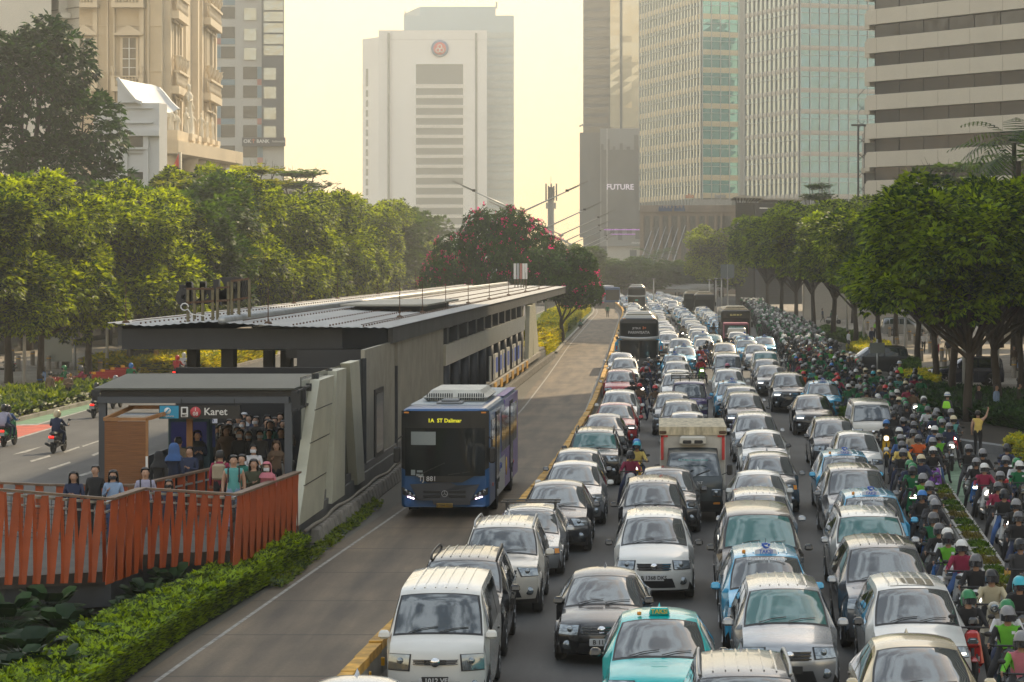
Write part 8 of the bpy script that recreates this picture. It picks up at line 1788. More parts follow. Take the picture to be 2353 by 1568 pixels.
# ---------------------------------------------------------------- motorcycles
tyre_m=MB(); tyre_m.lathe([(.17,-.04),(.24,-.05),(.275,-.02),(.275,.02),(.24,.05),(.17,.04)],ax='x',n=18); TY=tyre_m.mesh('tyre',rubber)
q=MB(); q.lathe([(.175,-.03),(.175,.03)],ax='x',n=16); q.lathe([(.05,-.06),(.05,.06)],ax='x',n=8)
for k in range(5): q.rowbeam((0,0,0),(0,.17*math.cos(k*1.257),.17*math.sin(k*1.257)),.03,.03)
RM_=q.mesh('rim',M('bike_rim',(.2,.2,.2),.35,.8))
BP=M('bike_paint_placeholder',(.1,.1,.1))
BPAINT={k:M('bike_'+k,v,.25,0,coat=.8) for k,v in dict(black=(.014,.014,.016),white=(.58,.58,.57),red=(.42,.02,.02),silver=(.3,.31,.32),blue=(.02,.12,.34),green=(.02,.2,.08),yellow=(.65,.38,.02),cream=(.52,.47,.36),purple=(.2,.06,.35),grey=(.07,.07,.075),lime=(.2,.55,.03)).items()}
lampon=M('headlamp_on',(1,.95,.85),.3,emit=5,ecol=(1,.92,.8)); tail=M('tail_lamp',(.6,.01,.01),.3,emit=1.6,ecol=(1,.03,.02))
def biketemplate(style):
    PR=[]
    b=MB()
    if style=='retro':
        b.rbox(-.17,.17,-.42,-.34,.30,1.0,.05,0,.75,1); b.rbox(-.12,.12,-.40,.2,.28,.38,.03); b.rbox(-.22,.22,.15,.78,.36,.74,.10,0,.8,.9)
        b.lathe([(.0,-.02),(.1,.0),(.12,.04),(.1,.08)],c=(0,-.50,1.0),ax='y',n=12); b.rbox(-.1,.1,-.78,-.44,.42,.58,.05,0,.6,.7)
    elif style=='sport':
        b.rbox(-.13,.13,-.62,-.2,.62,1.0,.06,0,.55,.5); b.rbox(-.15,.15,-.45,.2,.35,.72,.08); b.rbox(-.14,.14,-.15,.2,.70,.86,.06,0,.7,.9); b.rbox(-.1,.1,.3,.85,.70,.84,.04,0,.7,.9); b.rbox(-.08,.08,-.82,-.5,.50,.58,.03)
    else:
        b.rbox(-.2,.2,-.44,-.30,.40,1.0,.06,0,.62,.8); b.rbox(-.13,.13,-.52,-.38,.72,1.02,.05,0,.8,.7); b.rbox(-.13,.13,-.38,.2,.26,.38,.03); b.rbox(-.18,.18,.12,.86,.42,.72,.09,0,.75,.85); b.rbox(-.07,.07,-.82,-.48,.52,.60,.03,0,.8,.8)
    PR.append(('bodywork',b.mesh('bodywork',BP),(0,0,0)))
    b=MB(); b.rbox(-.13,.13,.02,.80,.72,.82,.04,0,.85,.95); PR.append(('seat',b.mesh('seat',M('seat_vinyl',(.02,.02,.02),.6)),(0,0,0)))
    b=MB(); b.tube([(-.36,-.18,1.03),(-.2,-.30,1.04),(.2,-.30,1.04),(.36,-.18,1.03)],.018,6); b.tube([(0,-.32,1.02),(0,-.52,.55)],.03,5)
    for s in (-1,1): b.tube([(s*.07,-.48,.62),(s*.07,-.62,.28)],.02,5)
    PR.append(('handlebar',b.mesh('handlebar',trim),(0,0,0)))
    for s in (-1,1):
        b=MB(); b.tube([(s*.24,-.27,1.04),(s*.30,-.28,1.18)],.008,4); b.ball((s*.33,-.28,1.22),.055,8,k=(1.2,.3,.8)); PR.append(('mirror',b.mesh('mirror',trim),(0,0,0)))
    b=MB()
    if style=='retro': b.lathe([(.075,0),(.08,.015),(0,-.02)],c=(0,-.53,1.0),ax='y',n=14)
    elif style=='sport': b.rbox(-.12,-.02,-.64,-.60,.80,.88,.02); b.rbox(.02,.12,-.64,-.60,.80,.88,.02)
    else: b.rbox(-.10,.10,-.54,-.50,.80,.90,.03,0,.8)
    PR.append(('headlight',b.mesh('headlight',lampg),(0,0,0)))
    b=MB(); b.rbox(-.1,.1,.86,.90,.60,.68,.015); PR.append(('tail_light',b.mesh('tail_light',M('tail_lamp_off',(.35,.02,.02),.3)),(0,0,0)))
    b=MB(); b.rbox(-.12,.12,-.475 if style!='sport' else -.66,-.465 if style!='sport' else -.65,.50,.58,.003); PR.append(('number_plate',b.mesh('number_plate',M('bike_plate',(.3,.3,.3),.5)),(0,0,0)))
    b=MB(); b.rbox(-.12,.12,.915,.925,.45,.57,.003); PR.append(('number_plate',b.mesh('number_plate',M('bike_plate',(0,0,0))),(0,0,0)))
    b=MB(); b.tube([(.16,.25,.28),(.18,.55,.30),(.18,.95,.40)],[.03,.05,.055],8); b.rbox(-.12,.12,.25,.6,.22,.42,.04); PR.append(('exhaust',b.mesh('exhaust',dkgrey),(0,0,0)))
    return PR
BT={k:biketemplate(k) for k in('scooter','retro','sport')}
def joined(style,paintn):
    mb=MB(); mats=[BPAINT[paintn],trim,rubber,lampg]
    for nm,me,loc in BT[style]:
        mi={'bodywork':0,'headlight':3}.get(nm,1); mb.add([v.co[:] for v in me.vertices],[tuple(p.vertices) for p in me.polygons],mi)
    for y in (-.62,.62): mb.lathe([(.275,-.045),(.275,.045)],c=(0,y,.275),ax='x',n=12,mi=2)
    return mb.mesh('motorcycle',mats)
JB={}
def motorcycle(x,y,rz,paint,style,label,group,full=True,lit=False,braking=False):
    if full:
        r=thing('motorcycle',label,'motorcycle',(x,y,0),rz,group)
        for nm,me,loc in BT[style]:
            o=part(nm,me,r,loc)
            if nm=='bodywork': setmats(o,{0:BPAINT[paint]})
            if nm=='headlight' and lit: setmats(o,{0:lampon})
            if nm=='tail_light' and braking: setmats(o,{0:tail})
        for yy in (-.62,.62): w=part('wheel',TY,r,(0,yy,.275)); part('rim',RM_,w)
        return r
    k=(style,paint)
    if k not in JB: JB[k]=joined(*k)
    o=bpy.data.objects.new('motorcycle',JB[k]); COL.objects.link(o); o.location=(x,y,0); o.rotation_euler=(0,0,rz); return tag(o,label,'motorcycle',group)
def rider(u,v,jacket,hel,bike,style,label,rz=0,slv=None,leg='navy',lit=False,pil=None,foot=True,full=True,mask=None,pack=None,vis=1,gr='motorcycles and riders in the near column',x=None,y=None,brake=False,blab=None):
    if x is None: x,y=pu(u,v,1.50)
    sx,cx=math.sin(rz),math.cos(rz)
    motorcycle(x,y,rz,bike,style,blab or ('%s %s of the %s'%(bike,{'scooter':'scooter','retro':'scooter','sport':'bike'}[style],' '.join(label.split()[:11]).rstrip(','))),gr.replace(' and riders',''),full,lit,brake)
    PERS=person('ride_foot' if foot else 'ride',x,y,0,rz,label,top=jacket,leg=leg,slv=slv,helmet=hel,hair=None,mask=mask,pack=None,vis=vis,group=gr.replace('motorcycles and ',''))
    if jacket in('vest','green') and (not slv or slv=='black'): m=MB(); m.box(.06,.12,-.0,.004,0,.05); p=m.build('jacket_patch',CLM['white'],PERS,(0,.10,1.17),(-.25,0,0))
    if pil: person('pillion',x-sx*.42,y+cx*.42,.05,rz,'%s clad passenger of the %s'%(pil[0],' '.join(label.split()[:11]).rstrip(',')),top=pil[0],helmet=pil[1],hair=None,vis=1,group='motorcycle passengers')
def N1(x,y): return (1953.2+.3589*x,1005.3+.3589*y)
def N2(x,y): return (1838.4+.2198*x,689.4+.2198*y)
def N3(x,y): return (1321.3+.2441*x,632+.2441*y)
near=[(N1(1013,1135),'vest','silver','black','scooter','rider in a lime vest with a phone, lowest of the row','black',('white','green')),
(N1(1092,940),'black','cyan','black','scooter','rider with a bright cyan helmet at the right edge',None,None),(N1(912,893),'cream','black','cream','retro','rider in a cream jacket on the round lamp scooter',None,None),
(N1(808,793),'black','grey','white','scooter','rider all in black with covered face behind the cream jacket',None,None),(N1(716,698),'maroon','white','white','scooter','rider in a maroon shirt with a red and white helmet',None,None),
(N1(632,650),'vest','black','white','scooter','rider in a lime vest left of the maroon shirt','black',('white','white')),(N1(553,430),'black','silver','grey','scooter','rider in black with silver full face helmet by the planter',None,('dgrey','silver')),
(N1(515,313),'black','silver','black','scooter','rider with a pale blue face mask beside the planter end',None,None),(N1(468,262),'vest','silver','silver','scooter','rider in a lime vest behind the pale blue mask','black',None),(N1(403,215),'green','black','green','scooter','green jacketed rider with orange tinted visor','black',('green','green')),
(N1(460,138),'navy','cream','white','scooter','rider in navy with a cream helmet beside the purple scooter',None,None),(N1(537,85),'black','white','purple','scooter','rider in a black tee shirt on the purple scooter',None,None),(N1(345,98),'black','silver','black','scooter','rider in black behind the right lane taxi wing',None,None),
(N1(765,72),'black','silver','white','scooter','rider in black at the head of the second column',None,None),(N1(855,100),'black','silver','black','scooter','rider in black with mask in the second column',None,None),(N1(866,195),'maroon','white','white','scooter','rider with a white helmet and purple visor',None,None),
(N1(1012,68),'navy','black','white','scooter','rider in navy in front of the round hedge',None,None),(N1(965,248),'black','silver','black','scooter','rider in black, third in the second column',None,None),(N1(993,365),'black','black','white','scooter','rider in a black shirt with open black helmet',None,None),
(N1(1070,430),'black','silver','white','scooter','rider in black at the right edge above the planter',None,None),(N1(1092,180),'green','white','black','scooter','rider in green at the right edge near the hedge',None,('white','green')),(N1(1088,512),'black','grey','blue','scooter','rider in black with a dull grey helmet at the right edge',None,None),(N1(1100,690),'dgrey','black','black','scooter','rider in charcoal on the sporty bike at the right edge',None,None),
(N1(1105,1300),'pink','silver','black','scooter','rider in pink and lime at the bottom right corner','vest',None),
(N2(902,1290),'black','blue','yellow','retro','rider in black with a blue green visor on the yellow scooter',None,None),(N2(1043,1372),'green','white','black','scooter','rider with a round white helmet beside the yellow scooter','black',None),(N2(1187,1392),'khaki','grey','black','scooter','rider in khaki between the white helmet and the orange jacket',None,None),
(N2(1242,1450),'orange','grey','black','scooter','rider in an orange jacket with white face mask','orange',None),(N2(1052,1448),'blue','silver','blue','scooter','rider in blue just right of the white hatchback',None,None),(N2(1395,1480),'black','silver','white','scooter','rider in black below the blue jacketed one',None,None),(N2(1070,1520),'yellow','grey','yellow','scooter','rider in a yellow top hidden by silver helmets',None,None),
(N2(1408,1355),'blue','white','silver','scooter','rider in a blue jacket with a white open helmet',None,None),(N2(1495,1280),'green','silver','silver','scooter','rider in black and green stripes with a green helmeted passenger','black',('black','green')),(N2(1605,1245),'teal','cream','red','sport','rider in teal and grey on the red sports bike','dgrey',None),
(N2(1580,1172),'navy','silver','black','scooter','rider in navy behind the cream helmet',None,None),(N2(1435,1165),'green','silver','green','scooter','rider in a green striped jacket with silver helmet','green',None),(N2(1337,1145),'white','grey','black','scooter','rider in a white jacket with a dark visor','white',None),
(N2(1187,1228),'black','grey','black','scooter','rider in a black pullover with silver grey helmet','black',None),(N2(1037,1045),'grey','cream','black','scooter','rider in a grey shirt with cream helmet beside the pale van',None,None),(N2(1190,962),'brown','black','white','scooter','rider in a brown shirt on a white scooter',None,None),
(N2(1297,1055),'green','black','green','scooter','rider in a green shirt with black helmet by the flower border',None,('green','white')),(N2(1125,920),'maroon','black','white','scooter','rider in dark maroon in mid crowd',None,None),(N2(937,940),'green','black','black','scooter','rider in a green jacket right above the pale van','green',None),
(N2(1018,965),'black','white','white','scooter','rider in black wearing a white helmet above the van roof',None,None),(N2(860,855),'brown','grey','green','scooter','rider in brown camouflage in mid crowd',None,None),(N2(1117,845),'black','black','black','scooter','rider in black with a black visor in mid crowd',None,None),
(N2(970,790),'navy','grey','red','scooter','rider in a navy jacket at the heart of the crowd',None,('navy','grey')),(N2(1205,738),'green','black','white','scooter','rider in green on a pale scooter at the crowd edge','green',None),(N2(695,805),'green','grey','black','scooter','green jacketed rider with lit lamp before the shrub patch','green',None),
(N2(765,770),'green','cyan','blue','scooter','green jacketed rider with pale cyan helmet','green',None),(N2(588,748),'vest','white','black','scooter','rider in a lime vest left of the cyan helmet','vest',None),(N2(478,702),'black','grey','black','sport','rider in black on a sports bike with twin lit lamps',None,None),
(N2(690,735),'khaki','cream','grey','scooter','rider in khaki behind the cyan helmet',None,None),(N2(830,755),'green','cream','black','scooter','rider in green wearing a cream helmet',None,None),(N2(1005,735),'green','silver','grey','scooter','rider in green behind the navy jacket','green',None),(N2(38,770),'orange','red','black','scooter','rider with a red helmet and orange patch beside the taxi','black',None),(N2(360,850),'maroon','red','black','scooter','rider with a red helmet above the taxi roof',None,None)]
for i,((u,v),j,h,bk,st,lb,sl,pl) in enumerate(near):
    rider(u,v,j,h,bk,st,lb,slv=sl,rz=rnd.uniform(-.12,.06),lit=('lit' in lb or i%3==0),pil=pl,leg=rnd.choice(['navy','black','dgrey','black','blue']),mask='w' if ('mask' in lb or i%5==0) else None)
gm='motorcycles and riders between the car lanes'
mid=[(N3(540,1010),'black','grey','black','rider in black next to the red people carrier'),(N3(605,1045),'brown','red','red','rider in brown with a red helmet among the cars'),(N3(752,1062),'brown','red','black','rider in a mustard brown jacket with bright red helmet'),(N3(640,945),'black','black','black','rider in black with black full face helmet below the coach'),(N3(676,885),'navy','silver','silver','rider in navy with mirrored silver visor below the coach'),(N3(660,835),'red','black','black','rider in a red jacket below the coach'),(N3(690,795),'blue','grey','black','rider in blue right below the coach front'),(N3(722,818),'dgrey','grey','black','rider in charcoal below the coach front'),(N3(782,775),'black','grey','black','rider in black standing tall beside the coach corner'),
(N3(1186,792),'red','pink','lime','rider in a bright red jacket on a lime green bike'),(N3(1220,675),'blue','black','red','rider in a blue shirt left of the tan car'),(N3(1178,685),'red','grey','red','rider in red behind the blue shirt'),(N3(1240,632),'black','black','black','rider in black between the far lanes'),(N3(1285,642),'grey','silver','black','rider with a silver helmet between the far lanes'),(N3(1345,625),'black','grey','black','rider in black beside the green windscreen car'),(N3(1425,570),'black','black','black','rider in black between the truck and the green windscreen car'),(N3(1475,605),'blue','grey','grey','rider in blue behind the tan car'),(N3(1522,595),'black','black','black','rider in black right of the tan car'),(N3(1435,853),'maroon','pink','black','rider whose pink helmet shows above a white car'),(N3(1305,465),'black','black','black','rider with a large black load between far lanes'),(N3(1250,395),'dgrey','grey','black','rider in charcoal far between the lanes'),(N3(1020,480),'khaki','silver','black','rider in khaki far between the lanes'),(N3(990,410),'green','grey','green','green jacketed rider far between the lanes'),((1449,1046),'maroon','black','white','rider in maroon with black helmet on a white scooter'),((1464,1024),'yellow','cyan','yellow','rider in yellow with a cyan helmet behind the maroon rider')]
for i,((u,v),j,h,bk,lb) in enumerate(mid): rider(u,v,j,h,bk,'scooter',lb,gr=gm,rz=rnd.uniform(-.1,.1),lit=i%3==0,pil=('black','blue') if 'yellow with a cyan' in lb else None)
# dense crowd, sampled row by row between measured edges (picture column of helmets at picture row)
EL=[(700,1722),(740,1745),(780,1795),(820,1822),(850,1856),(875,1885),(905,2000),(960,2062)]; ER=[(700,1765),(740,1868),(775,1905),(800,1960),(822,1972),(840,1995),(858,2112),(880,2125),(905,2085),(960,2150)]
taken=[pu(u,v,1.5) for (u,v),*_ in near]; rg=random.Random(4); cnt=0
JW=[('green','green')]*6+[('green','black')]*4+[('vest','black')]+[('black','black')]*12+[('navy','navy')]*4+[('dgrey','dgrey')]*3+[('maroon','maroon'),('white','white'),('khaki','khaki'),('brown','brown'),('teal','teal'),('grey','grey')]
HW=['silver']*6+['black']*9+['grey']*8+['green']*3+['white']*2+['red','cream','blue']
y=100.0
while y<232 and cnt<92:
    v=VV+(CH-1.5)*FX/y; ul,ur=interp(EL,v),interp(ER,v); xl,xr=(ul-VU)*y/FX,(ur-VU)*y/FX; x=xl+rg.uniform(0,.4)
    while x<xr:
        yy=y+rg.uniform(-.55,.55); xx=x+rg.uniform(-.12,.12)
        blocked=any(abs(xx-a)<.72 and abs(yy-b)<1.7 for a,b in taken) or (172<yy<183 and xx>11.8) or (148<yy<176 and xx>(11.3 if yy>163 else 99))
        if not blocked:
            cnt+=1; (jk,sl)=rg.choice(JW); hl=rg.choice(HW); w_=(x-xl)/max(.1,xr-xl); z=('car side' if w_<.33 else 'kerb side' if w_>.66 else 'mid crowd')+', '+('just behind the pale van' if y<110 else 'level with the shrub patch' if y<125 else 'before the dark merging car' if y<148 else 'beside the dark merging car' if y<170 else 'past the dark merging car' if y<195 else 'under the far trees'); full=y<118
            bp=rg.choice(['black','black','white','red','silver','blue','green','grey']); 
            lb='rider in %s%s, %s helmet, %s'%({'green':'green','vest':'lime vest'}.get(jk,jk),', black sleeves' if sl!=jk and jk!='vest' else '',hl,z)
            motorcycle(xx,yy,rg.uniform(-.15,.1),bp,'scooter','%s scooter %s'%(bp,z),'%s scooters %s'%(bp,z),full,rg.random()<.25)
            o=person('ride_foot' if rg.random()<.6 else 'ride',xx,yy,0,rg.uniform(-.15,.1),lb,top=jk,leg=rg.choice(['navy','black','dgrey']),slv=sl,helmet=hl,hair=None,vis=1 if y<150 else 0,group='crowd: '+lb[9:])
            if rg.random()<.12 and y<170: person('pillion',xx,yy+.42,.05,0,'passenger in black with a green helmet '+z,top='black',helmet='green',hair=None,vis=0,group='passengers '+z)
            taken.append((xx,yy))
        x+=rg.uniform(.74,.86)
    y+=1.75
EC=[[(960,2055),(1000,2072),(1100,2100),(1200,2152),(1300,2198),(1400,2240),(1500,2275)],[(1050,2212),(1113,2190),(1200,2250),(1343,2345),(1500,2400)]]; ED=[[(960,2185),(1050,2188),(1113,2158),(1200,2212),(1343,2298),(1500,2360)],[(1050,2353),(1500,2353)]]
for c_ in (0,1):
    y=44.0
    while y<98:
        pX=8.4+(y-77.5)*.052; v=VV+(CH-1.5)*FX/y; xl=(interp(EC[c_],v)-VU)*y/FX; xr=(interp(ED[c_],v)-VU)*y/FX; x=xl
        if y<81: xr=min(xr,pX-.75) if c_==0 else xr; x=max(x,pX+.8) if c_==1 else x
        while x<xr and (c_==0 or v>1050):
            if not any(abs(x-a)<.7 and abs(y-b)<1.75 for a,b in taken):
                jk,sl=rg.choice(JW); hl=rg.choice(HW); bp=rg.choice(['black','black','white','red','silver','blue','grey']); z=('first column, ' if c_==0 else 'second column, ')+('beside the white hatchback' if y>78 else 'level with the planter end' if y>66 else 'beside the planters' if y>53 else 'near the lower right corner')
                motorcycle(x,y,rg.uniform(-.15,.1),bp,'scooter','%s scooter, %s'%(bp,z),'%s scooters, %s'%(bp,z),True,rg.random()<.25)
                lb='rider in %s, %s helmet, %s'%(jk,hl,z); person('ride_foot',x,y,0,rg.uniform(-.15,.1),lb,top=jk,leg='black',slv=sl,helmet=hl,hair=None,group='near column: '+lb[9:]); taken.append((x,y))
            x+=.3
        y+=.8
y=max(b for a,b in taken if b<240)+1.2
# the far end of the crowd reads as one mass
st=MB(); hels=[]; bod=JB.get(('scooter','black')) or joined('scooter','black'); bv=[v.co[:] for v in bod.vertices]; bf=[tuple(p.vertices) for p in bod.polygons]
rb=HB['ride']; rv=[v.co[:] for v in rb.vertices]; rf=[tuple(p.vertices) for p in rb.polygons]; rm_=[p.material_index for p in rb.polygons]
y0s=y
while y0s<400:
    v=VV+(CH-1.5)*FX/y0s; xl=(interp([(660,1625),(680,1690)]+EL,v)-VU)*y0s/FX; xr=(interp([(660,1675),(680,1745)]+ER,v)-VU)*y0s/FX; x=xl+rg.uniform(0,.85)
    while x<xr:
        if not(217<y0s<234 and x<8.0) and not(172<y0s<183 and x>11.8) and not(148<y0s<176 and x>(11.3 if y0s>163 else 99)):
            dx,dy=x+rg.uniform(-.2,.2),y0s+rg.uniform(-.6,.6); st.add([(a+dx,b+dy,c) for a,b,c in bv],bf,0); c0=rg.choice((0,0,1,2,2)); k=len(st.m); st.add([(a+dx,b+dy,c) for a,b,c in rv[:]],rf,c0); st.ball((dx,dy+.17,1.48),.15,8,mi=rg.choice((3,4,4,1,5)))
        x+=rg.uniform(.74,.95)
    y0s+=1.9
o=st.build('motorcycle_crowd',[trim,CLM['green'],CLM['black'],HM['silver'],HM['grey'],HM['white']]); tag(o,'far end of the packed motorcycle crowd under the right hand trees','motorcycle crowd',kind='stuff')
# riders on the opposite road, seen from behind
gb='motorcycles and riders on the opposite road'
def back(u,vg,j,h,bk,lb,pil=None,leg='navy'):
    x,y=G(u,vg); y+=.6; rider(0,0,j,h,bk,'scooter',lb,rz=PI-.08,gr=gb,foot=False,x=x,y=y,pil=pil,leg=leg,brake=True)
back(126,1043,'navy','cream','black','rider in a navy hooded jacket with cream helmet riding away'); back(218,962,'black','black','black','rider in black riding away along the green lane'); back(12,1028,'blue','black','green','rider in blue riding away at the left edge',('lav','black')); back(262,940,'green','silver','black','green jacketed rider beyond the kiosk riding away'); back(298,903,'green','blue','black','green jacketed rider beside the bright hedge'); back(405,880,'red','red','black','red helmeted rider seen above the canopy roof'); back(420,872,'white','white','silver','white helmeted rider seen above the canopy roof')
for i,(u,v,j,h,bk,lb,rz) in enumerate([(140,845,'green','green','red','green helmeted rider stopped beside the first officer',-1.0),(178,846,'maroon','grey','black','rider stopped behind the folded arms officer',-1.2),(2006-.0,0,'','','','',0)][:2]): 
    x,y=pu(u,v,1.5); rider(0,0,j,h,bk,'scooter',lb,rz=rz,gr='motorcycles and riders stopped by officers',x=x,y=y)
for i,(u,v,rz,pc) in enumerate([(118,895,-1.1,'blue'),(197,905,2.9,'black'),(205,885,-1.3,'grey'),(5,820+40,-.9,'black')]):
    x,y=G(u,v); motorcycle(x,y,rz,pc,'scooter',['blue scooter parked by the brown uniformed officer','black scooter parked in front of the red barrier','grey scooter parked beside the red barrier','black scooter parked at the left edge of the pavement'][i],'parked motorcycles on the left')
for i,(u,v,rz,pc,lb) in enumerate([(1915,745,1.2,'white','white parked scooter with green jacketed rider under the trees')]): x,y=G(u,v); rider(0,0,'green','black',pc,'scooter','green jacketed rider waiting apart under the right trees',rz=rz,x=x,y=y,gr='motorcycles and riders under the trees')
# ---------------------------------------------------------------- street furniture
lampc=M('lamp_pole_white',(.5,.5,.48),.4,.1)
def median_lamp(x,y,h,label,al=5.2):
    r=thing('street_lamp',label,'street lamp',(x,y,0),0,'twin armed street lamps in the median'); mb=MB(); mb.tube([(0,0,0),(0,0,h)],[.13,.08],8); mb.build('pole',lampc,r); 
    mb=MB(); mb.lathe([(.1,h-.3),(.45,h),(.1,h+.05)],n=8); mb.build('collar',lampc,r)
    for s in (-1,1):
        mb=MB(); mb.tube([(0,0,h),(s*al,0,h+al*.46)],[.09,.05],6); a=mb.build('arm',lampc,r)
        mb=MB(); mb.rowbeam((s*al*.78,0,h+al*.36+.06),(s*al*1.16,0,h+al*.54),.3,.1); mb.build('lamp_head',M('lamp_head_grey',(.22,.22,.2),.5),a)
        mb=MB(); mb.box(s*al*.8-.15,s*al*.8+.15,-.16,.16,h+al*.36,h+al*.36+.22); mb.build('mount',black,a)
for i,(u,v,Y) in enumerate([(1196,487,250),(1254,524,300),(1289,540,345),(1300,554,390),(1312,562,440),(1333,570,490),(1340,576,540)]):
    median_lamp((u-VU)*Y/FX+ .0,Y,zat(v+ (0 if i else 2),Y),['twin armed median lamp rising from the flowering tree, nearest','second twin armed median lamp behind the flowering tree','third twin armed median lamp, right of the flowering tree','fourth twin armed median lamp in the row','fifth twin armed median lamp in the hazy row','sixth twin armed median lamp in the hazy row','last twin armed median lamp in the hazy row'][i],5.6 if i<2 else 6.2)
def post_lamp(u,vb,vt,label,round_=False,Y=None):
    x,y=G(u,vb); h=zat(vt,y); r=thing('street_lamp',label,'street lamp',(x,y,0),0,'slim pavement lamps'); mb=MB(); mb.tube([(0,0,0),(0,0,h)],[.11,.075],8); mb.build('pole',lampc,r)
    if round_: mb=MB(); mb.lathe([(.42,.55),(.45,.62),(.38,.68),(0,.7)],n=14); mb.tube([(-.38,0,.58),(-.25,0,.18),(0,0,0),(.25,0,.18),(.38,0,.58)],.03,5); mb.build('lamp_hood',M('lamp_hood_dark',(.1,.11,.11),.3,.5),r,(0,0,h))
    else: mb=MB(); mb.lathe([(.3,0),(.32,.08),(.1,.14)],n=10); mb.build('lamp_cap',M('lamp_cap_grey',(.25,.25,.24)),r,(0,0,h))
post_lamp(1984,795,690,'white lamp post with a round open hood beside the yellow hedge',True); post_lamp(1947,782,640,'slim white lamp pole left of the round hooded one'); post_lamp(2080,832,640,'slim white lamp pole right of the dark merging car'); post_lamp(2215,895,700,'grey lamp pole before the blue crossover'); post_lamp(2292,935,720,'grey lamp pole at the right in the flower border')
for i,(u,vt) in enumerate([(1630,645),(1645,642),(1658,641),(1672,642)]): post_lamp(u,722,vt,['slim far lamp left of the glowing tree','second slim far lamp before the glowing tree','third slim far lamp before the glowing tree','fourth slim far lamp right of the glowing tree'][i])
post_lamp(1502,712,642,'slim lamp before the far shelter roof'); post_lamp(56,900,700,'grey lamp pole on the left pavement between trunks'); post_lamp(246,862,702,'grey lamp pole beside the station roof corner')
def telecom():
    Y=420; x=(1266-VU)*Y/FX; r=thing('antenna_mast','telecom mast with grey antenna panels above the flowering tree','mast',(x,Y,0)); mb=MB(); mb.tube([(0,0,0),(0,0,zat(430,Y))],[.6,.5],10); mb.build('mast',M('mast_grey',(.3,.3,.27),.5),r)
    for k in range(5): mb=MB(); mb.rbox(-.9+k*.42,-.66+k*.42,-.5-(.3 if k%2 else 0),-.25,zat(462,Y),zat(422,Y)-(k%2)*.4,.05); mb.build('antenna_panel',M('antenna_grey',(.27,.27,.25)),r)
    mb=MB(); mb.tube([(0,0,zat(430,Y)),(0,0,zat(405,Y))],.05,4); mb.build('rod',steel,r); mb=MB(); mb.box(-.8,.8,-.3,.3,zat(480,Y),zat(466,Y)); mb.build('bracket',steel,r)
telecom()
# bollards
bol=M('bollard_stone',(.24,.21,.17),.8,0,.2,2)
bm=MB(); bm.lathe([(.17,0),(.15,.06),(.15,.95),(.13,1.0),(0,1.0)],n=12); BM=bm.mesh('post',bol); bb=MB(); bb.lathe([(.153,.78),(.153,.86)],n=12); BB=bb.mesh('yellow_band',yellow)
BL=[(2014,817),(2060,803),(2078,832),(2103,793),(2117,832),(2145,824),(2164,832),(2188,826),(2030,757),(2044,775),(2137,812),(2090,784),(2150,880),(2230,895),(2290,905),(2188,800),(2260,880),(2330,870),(2345,905),(1994,760),(2170,860),(15,860),(42,858),(112,857),(130,852),(185,862),(210,850),(75,845),(160,838),(230,868),(28,836)]
BLn=['at the foot of the leaning trunk','left of the walker in white','before the slim lamp pole','left of the masked walker','in front of the masked walker','left of the dark red trousers','behind the khaki trousers','right of the khaki trousers','by the crouching pair','right of the crouching pair','between the two middle walkers','far behind the slim lamp pole','at the nose of the blue crossover','before the front wheel of the blue crossover','before the rear wheel of the blue crossover','under the forked tree','below the doors of the blue crossover','behind the blue crossover','at the right edge of the pavement','beside the round hooded lamp','between the hedge and the blue crossover','at the foot of the leftmost trunk','just right of the leftmost trunk','left of the no entry notice','under the no entry notice','beside the folded arms officer','right of the folded arms officer','between two left trunks','behind the stopped riders','by the grey lamp pole on the left','in the left shade near the frontage']
for i,((u,v),n) in enumerate(zip(BL,BLn)):
    x,y=G(u,v); r=thing('bollard','stone bollard '+n,'bollard',(x,y,.03 if u>1000 else .12),0,'round stone bollards'); part('post',BM,r); part('yellow_band',BB,r)
# red water barriers and signs on the left
rdm=M('red_plastic',(.32,.02,.02),.4)
for i,(u,v) in enumerate([(160,905),(215,900),(236,893),(258,888),(282,882)]):
    x,y=G(u,v); r=thing('road_barrier',['red plastic barrier behind the folded arms officer','red plastic barrier at the green lane edge','middle red plastic barrier beside the green lane','red plastic barrier before the bright hedge','last red plastic barrier by the canopy corner'][i],'barrier',(x,y,0),.5,'red plastic barriers'); mb=MB(); mb.xprism([(-.25,0),(-.22,.3),(-.1,.45),(-.08,.95),(.08,.95),(.1,.45),(.22,.3),(.25,0)],-.75,.75); mb.build('shell',rdm,r); mb=MB(); mb.box(-.1,.1,-.1,.1,.95,1.08); mb.build('amber_reflector',refm,r)
x,y=G(128,852); r=thing('no_entry_notice','white notice board with a red crossed circle on the left pavement','sign',(x,y,.1)); k=y/FX
mb=MB(); mb.tube([(0,0,0),(0,0,zat(790,y))],.05,6); mb.build('pole',steel,r)
mb=MB(); mb.box(-.42,.42,-.05,0,zat(818,y),zat(791,y)); b=mb.build('board',white,r); zc=zat(800,y); mb=MB(); mb.tube([(.2*math.cos(t*PI/10),-.07,zc+.2*math.sin(t*PI/10)) for t in range(21)],.03,5); mb.rowbeam((-.14,-.07,zc+.14),(.14,-.07,zc-.14),.02,.05); mb.build('red_circle',M('sign_ring_red',(.55,.03,.03)),b); mb=MB(); mb.rbox(-.1,.1,-.065,-.05,zc-.06,zc+.05,.005); mb.build('motorcycle_symbol',black,b)
for q in (.28,.36): text('board_lettering','DILARANG',.11,black,b,(0,-.06,zc-q),bold=.002)
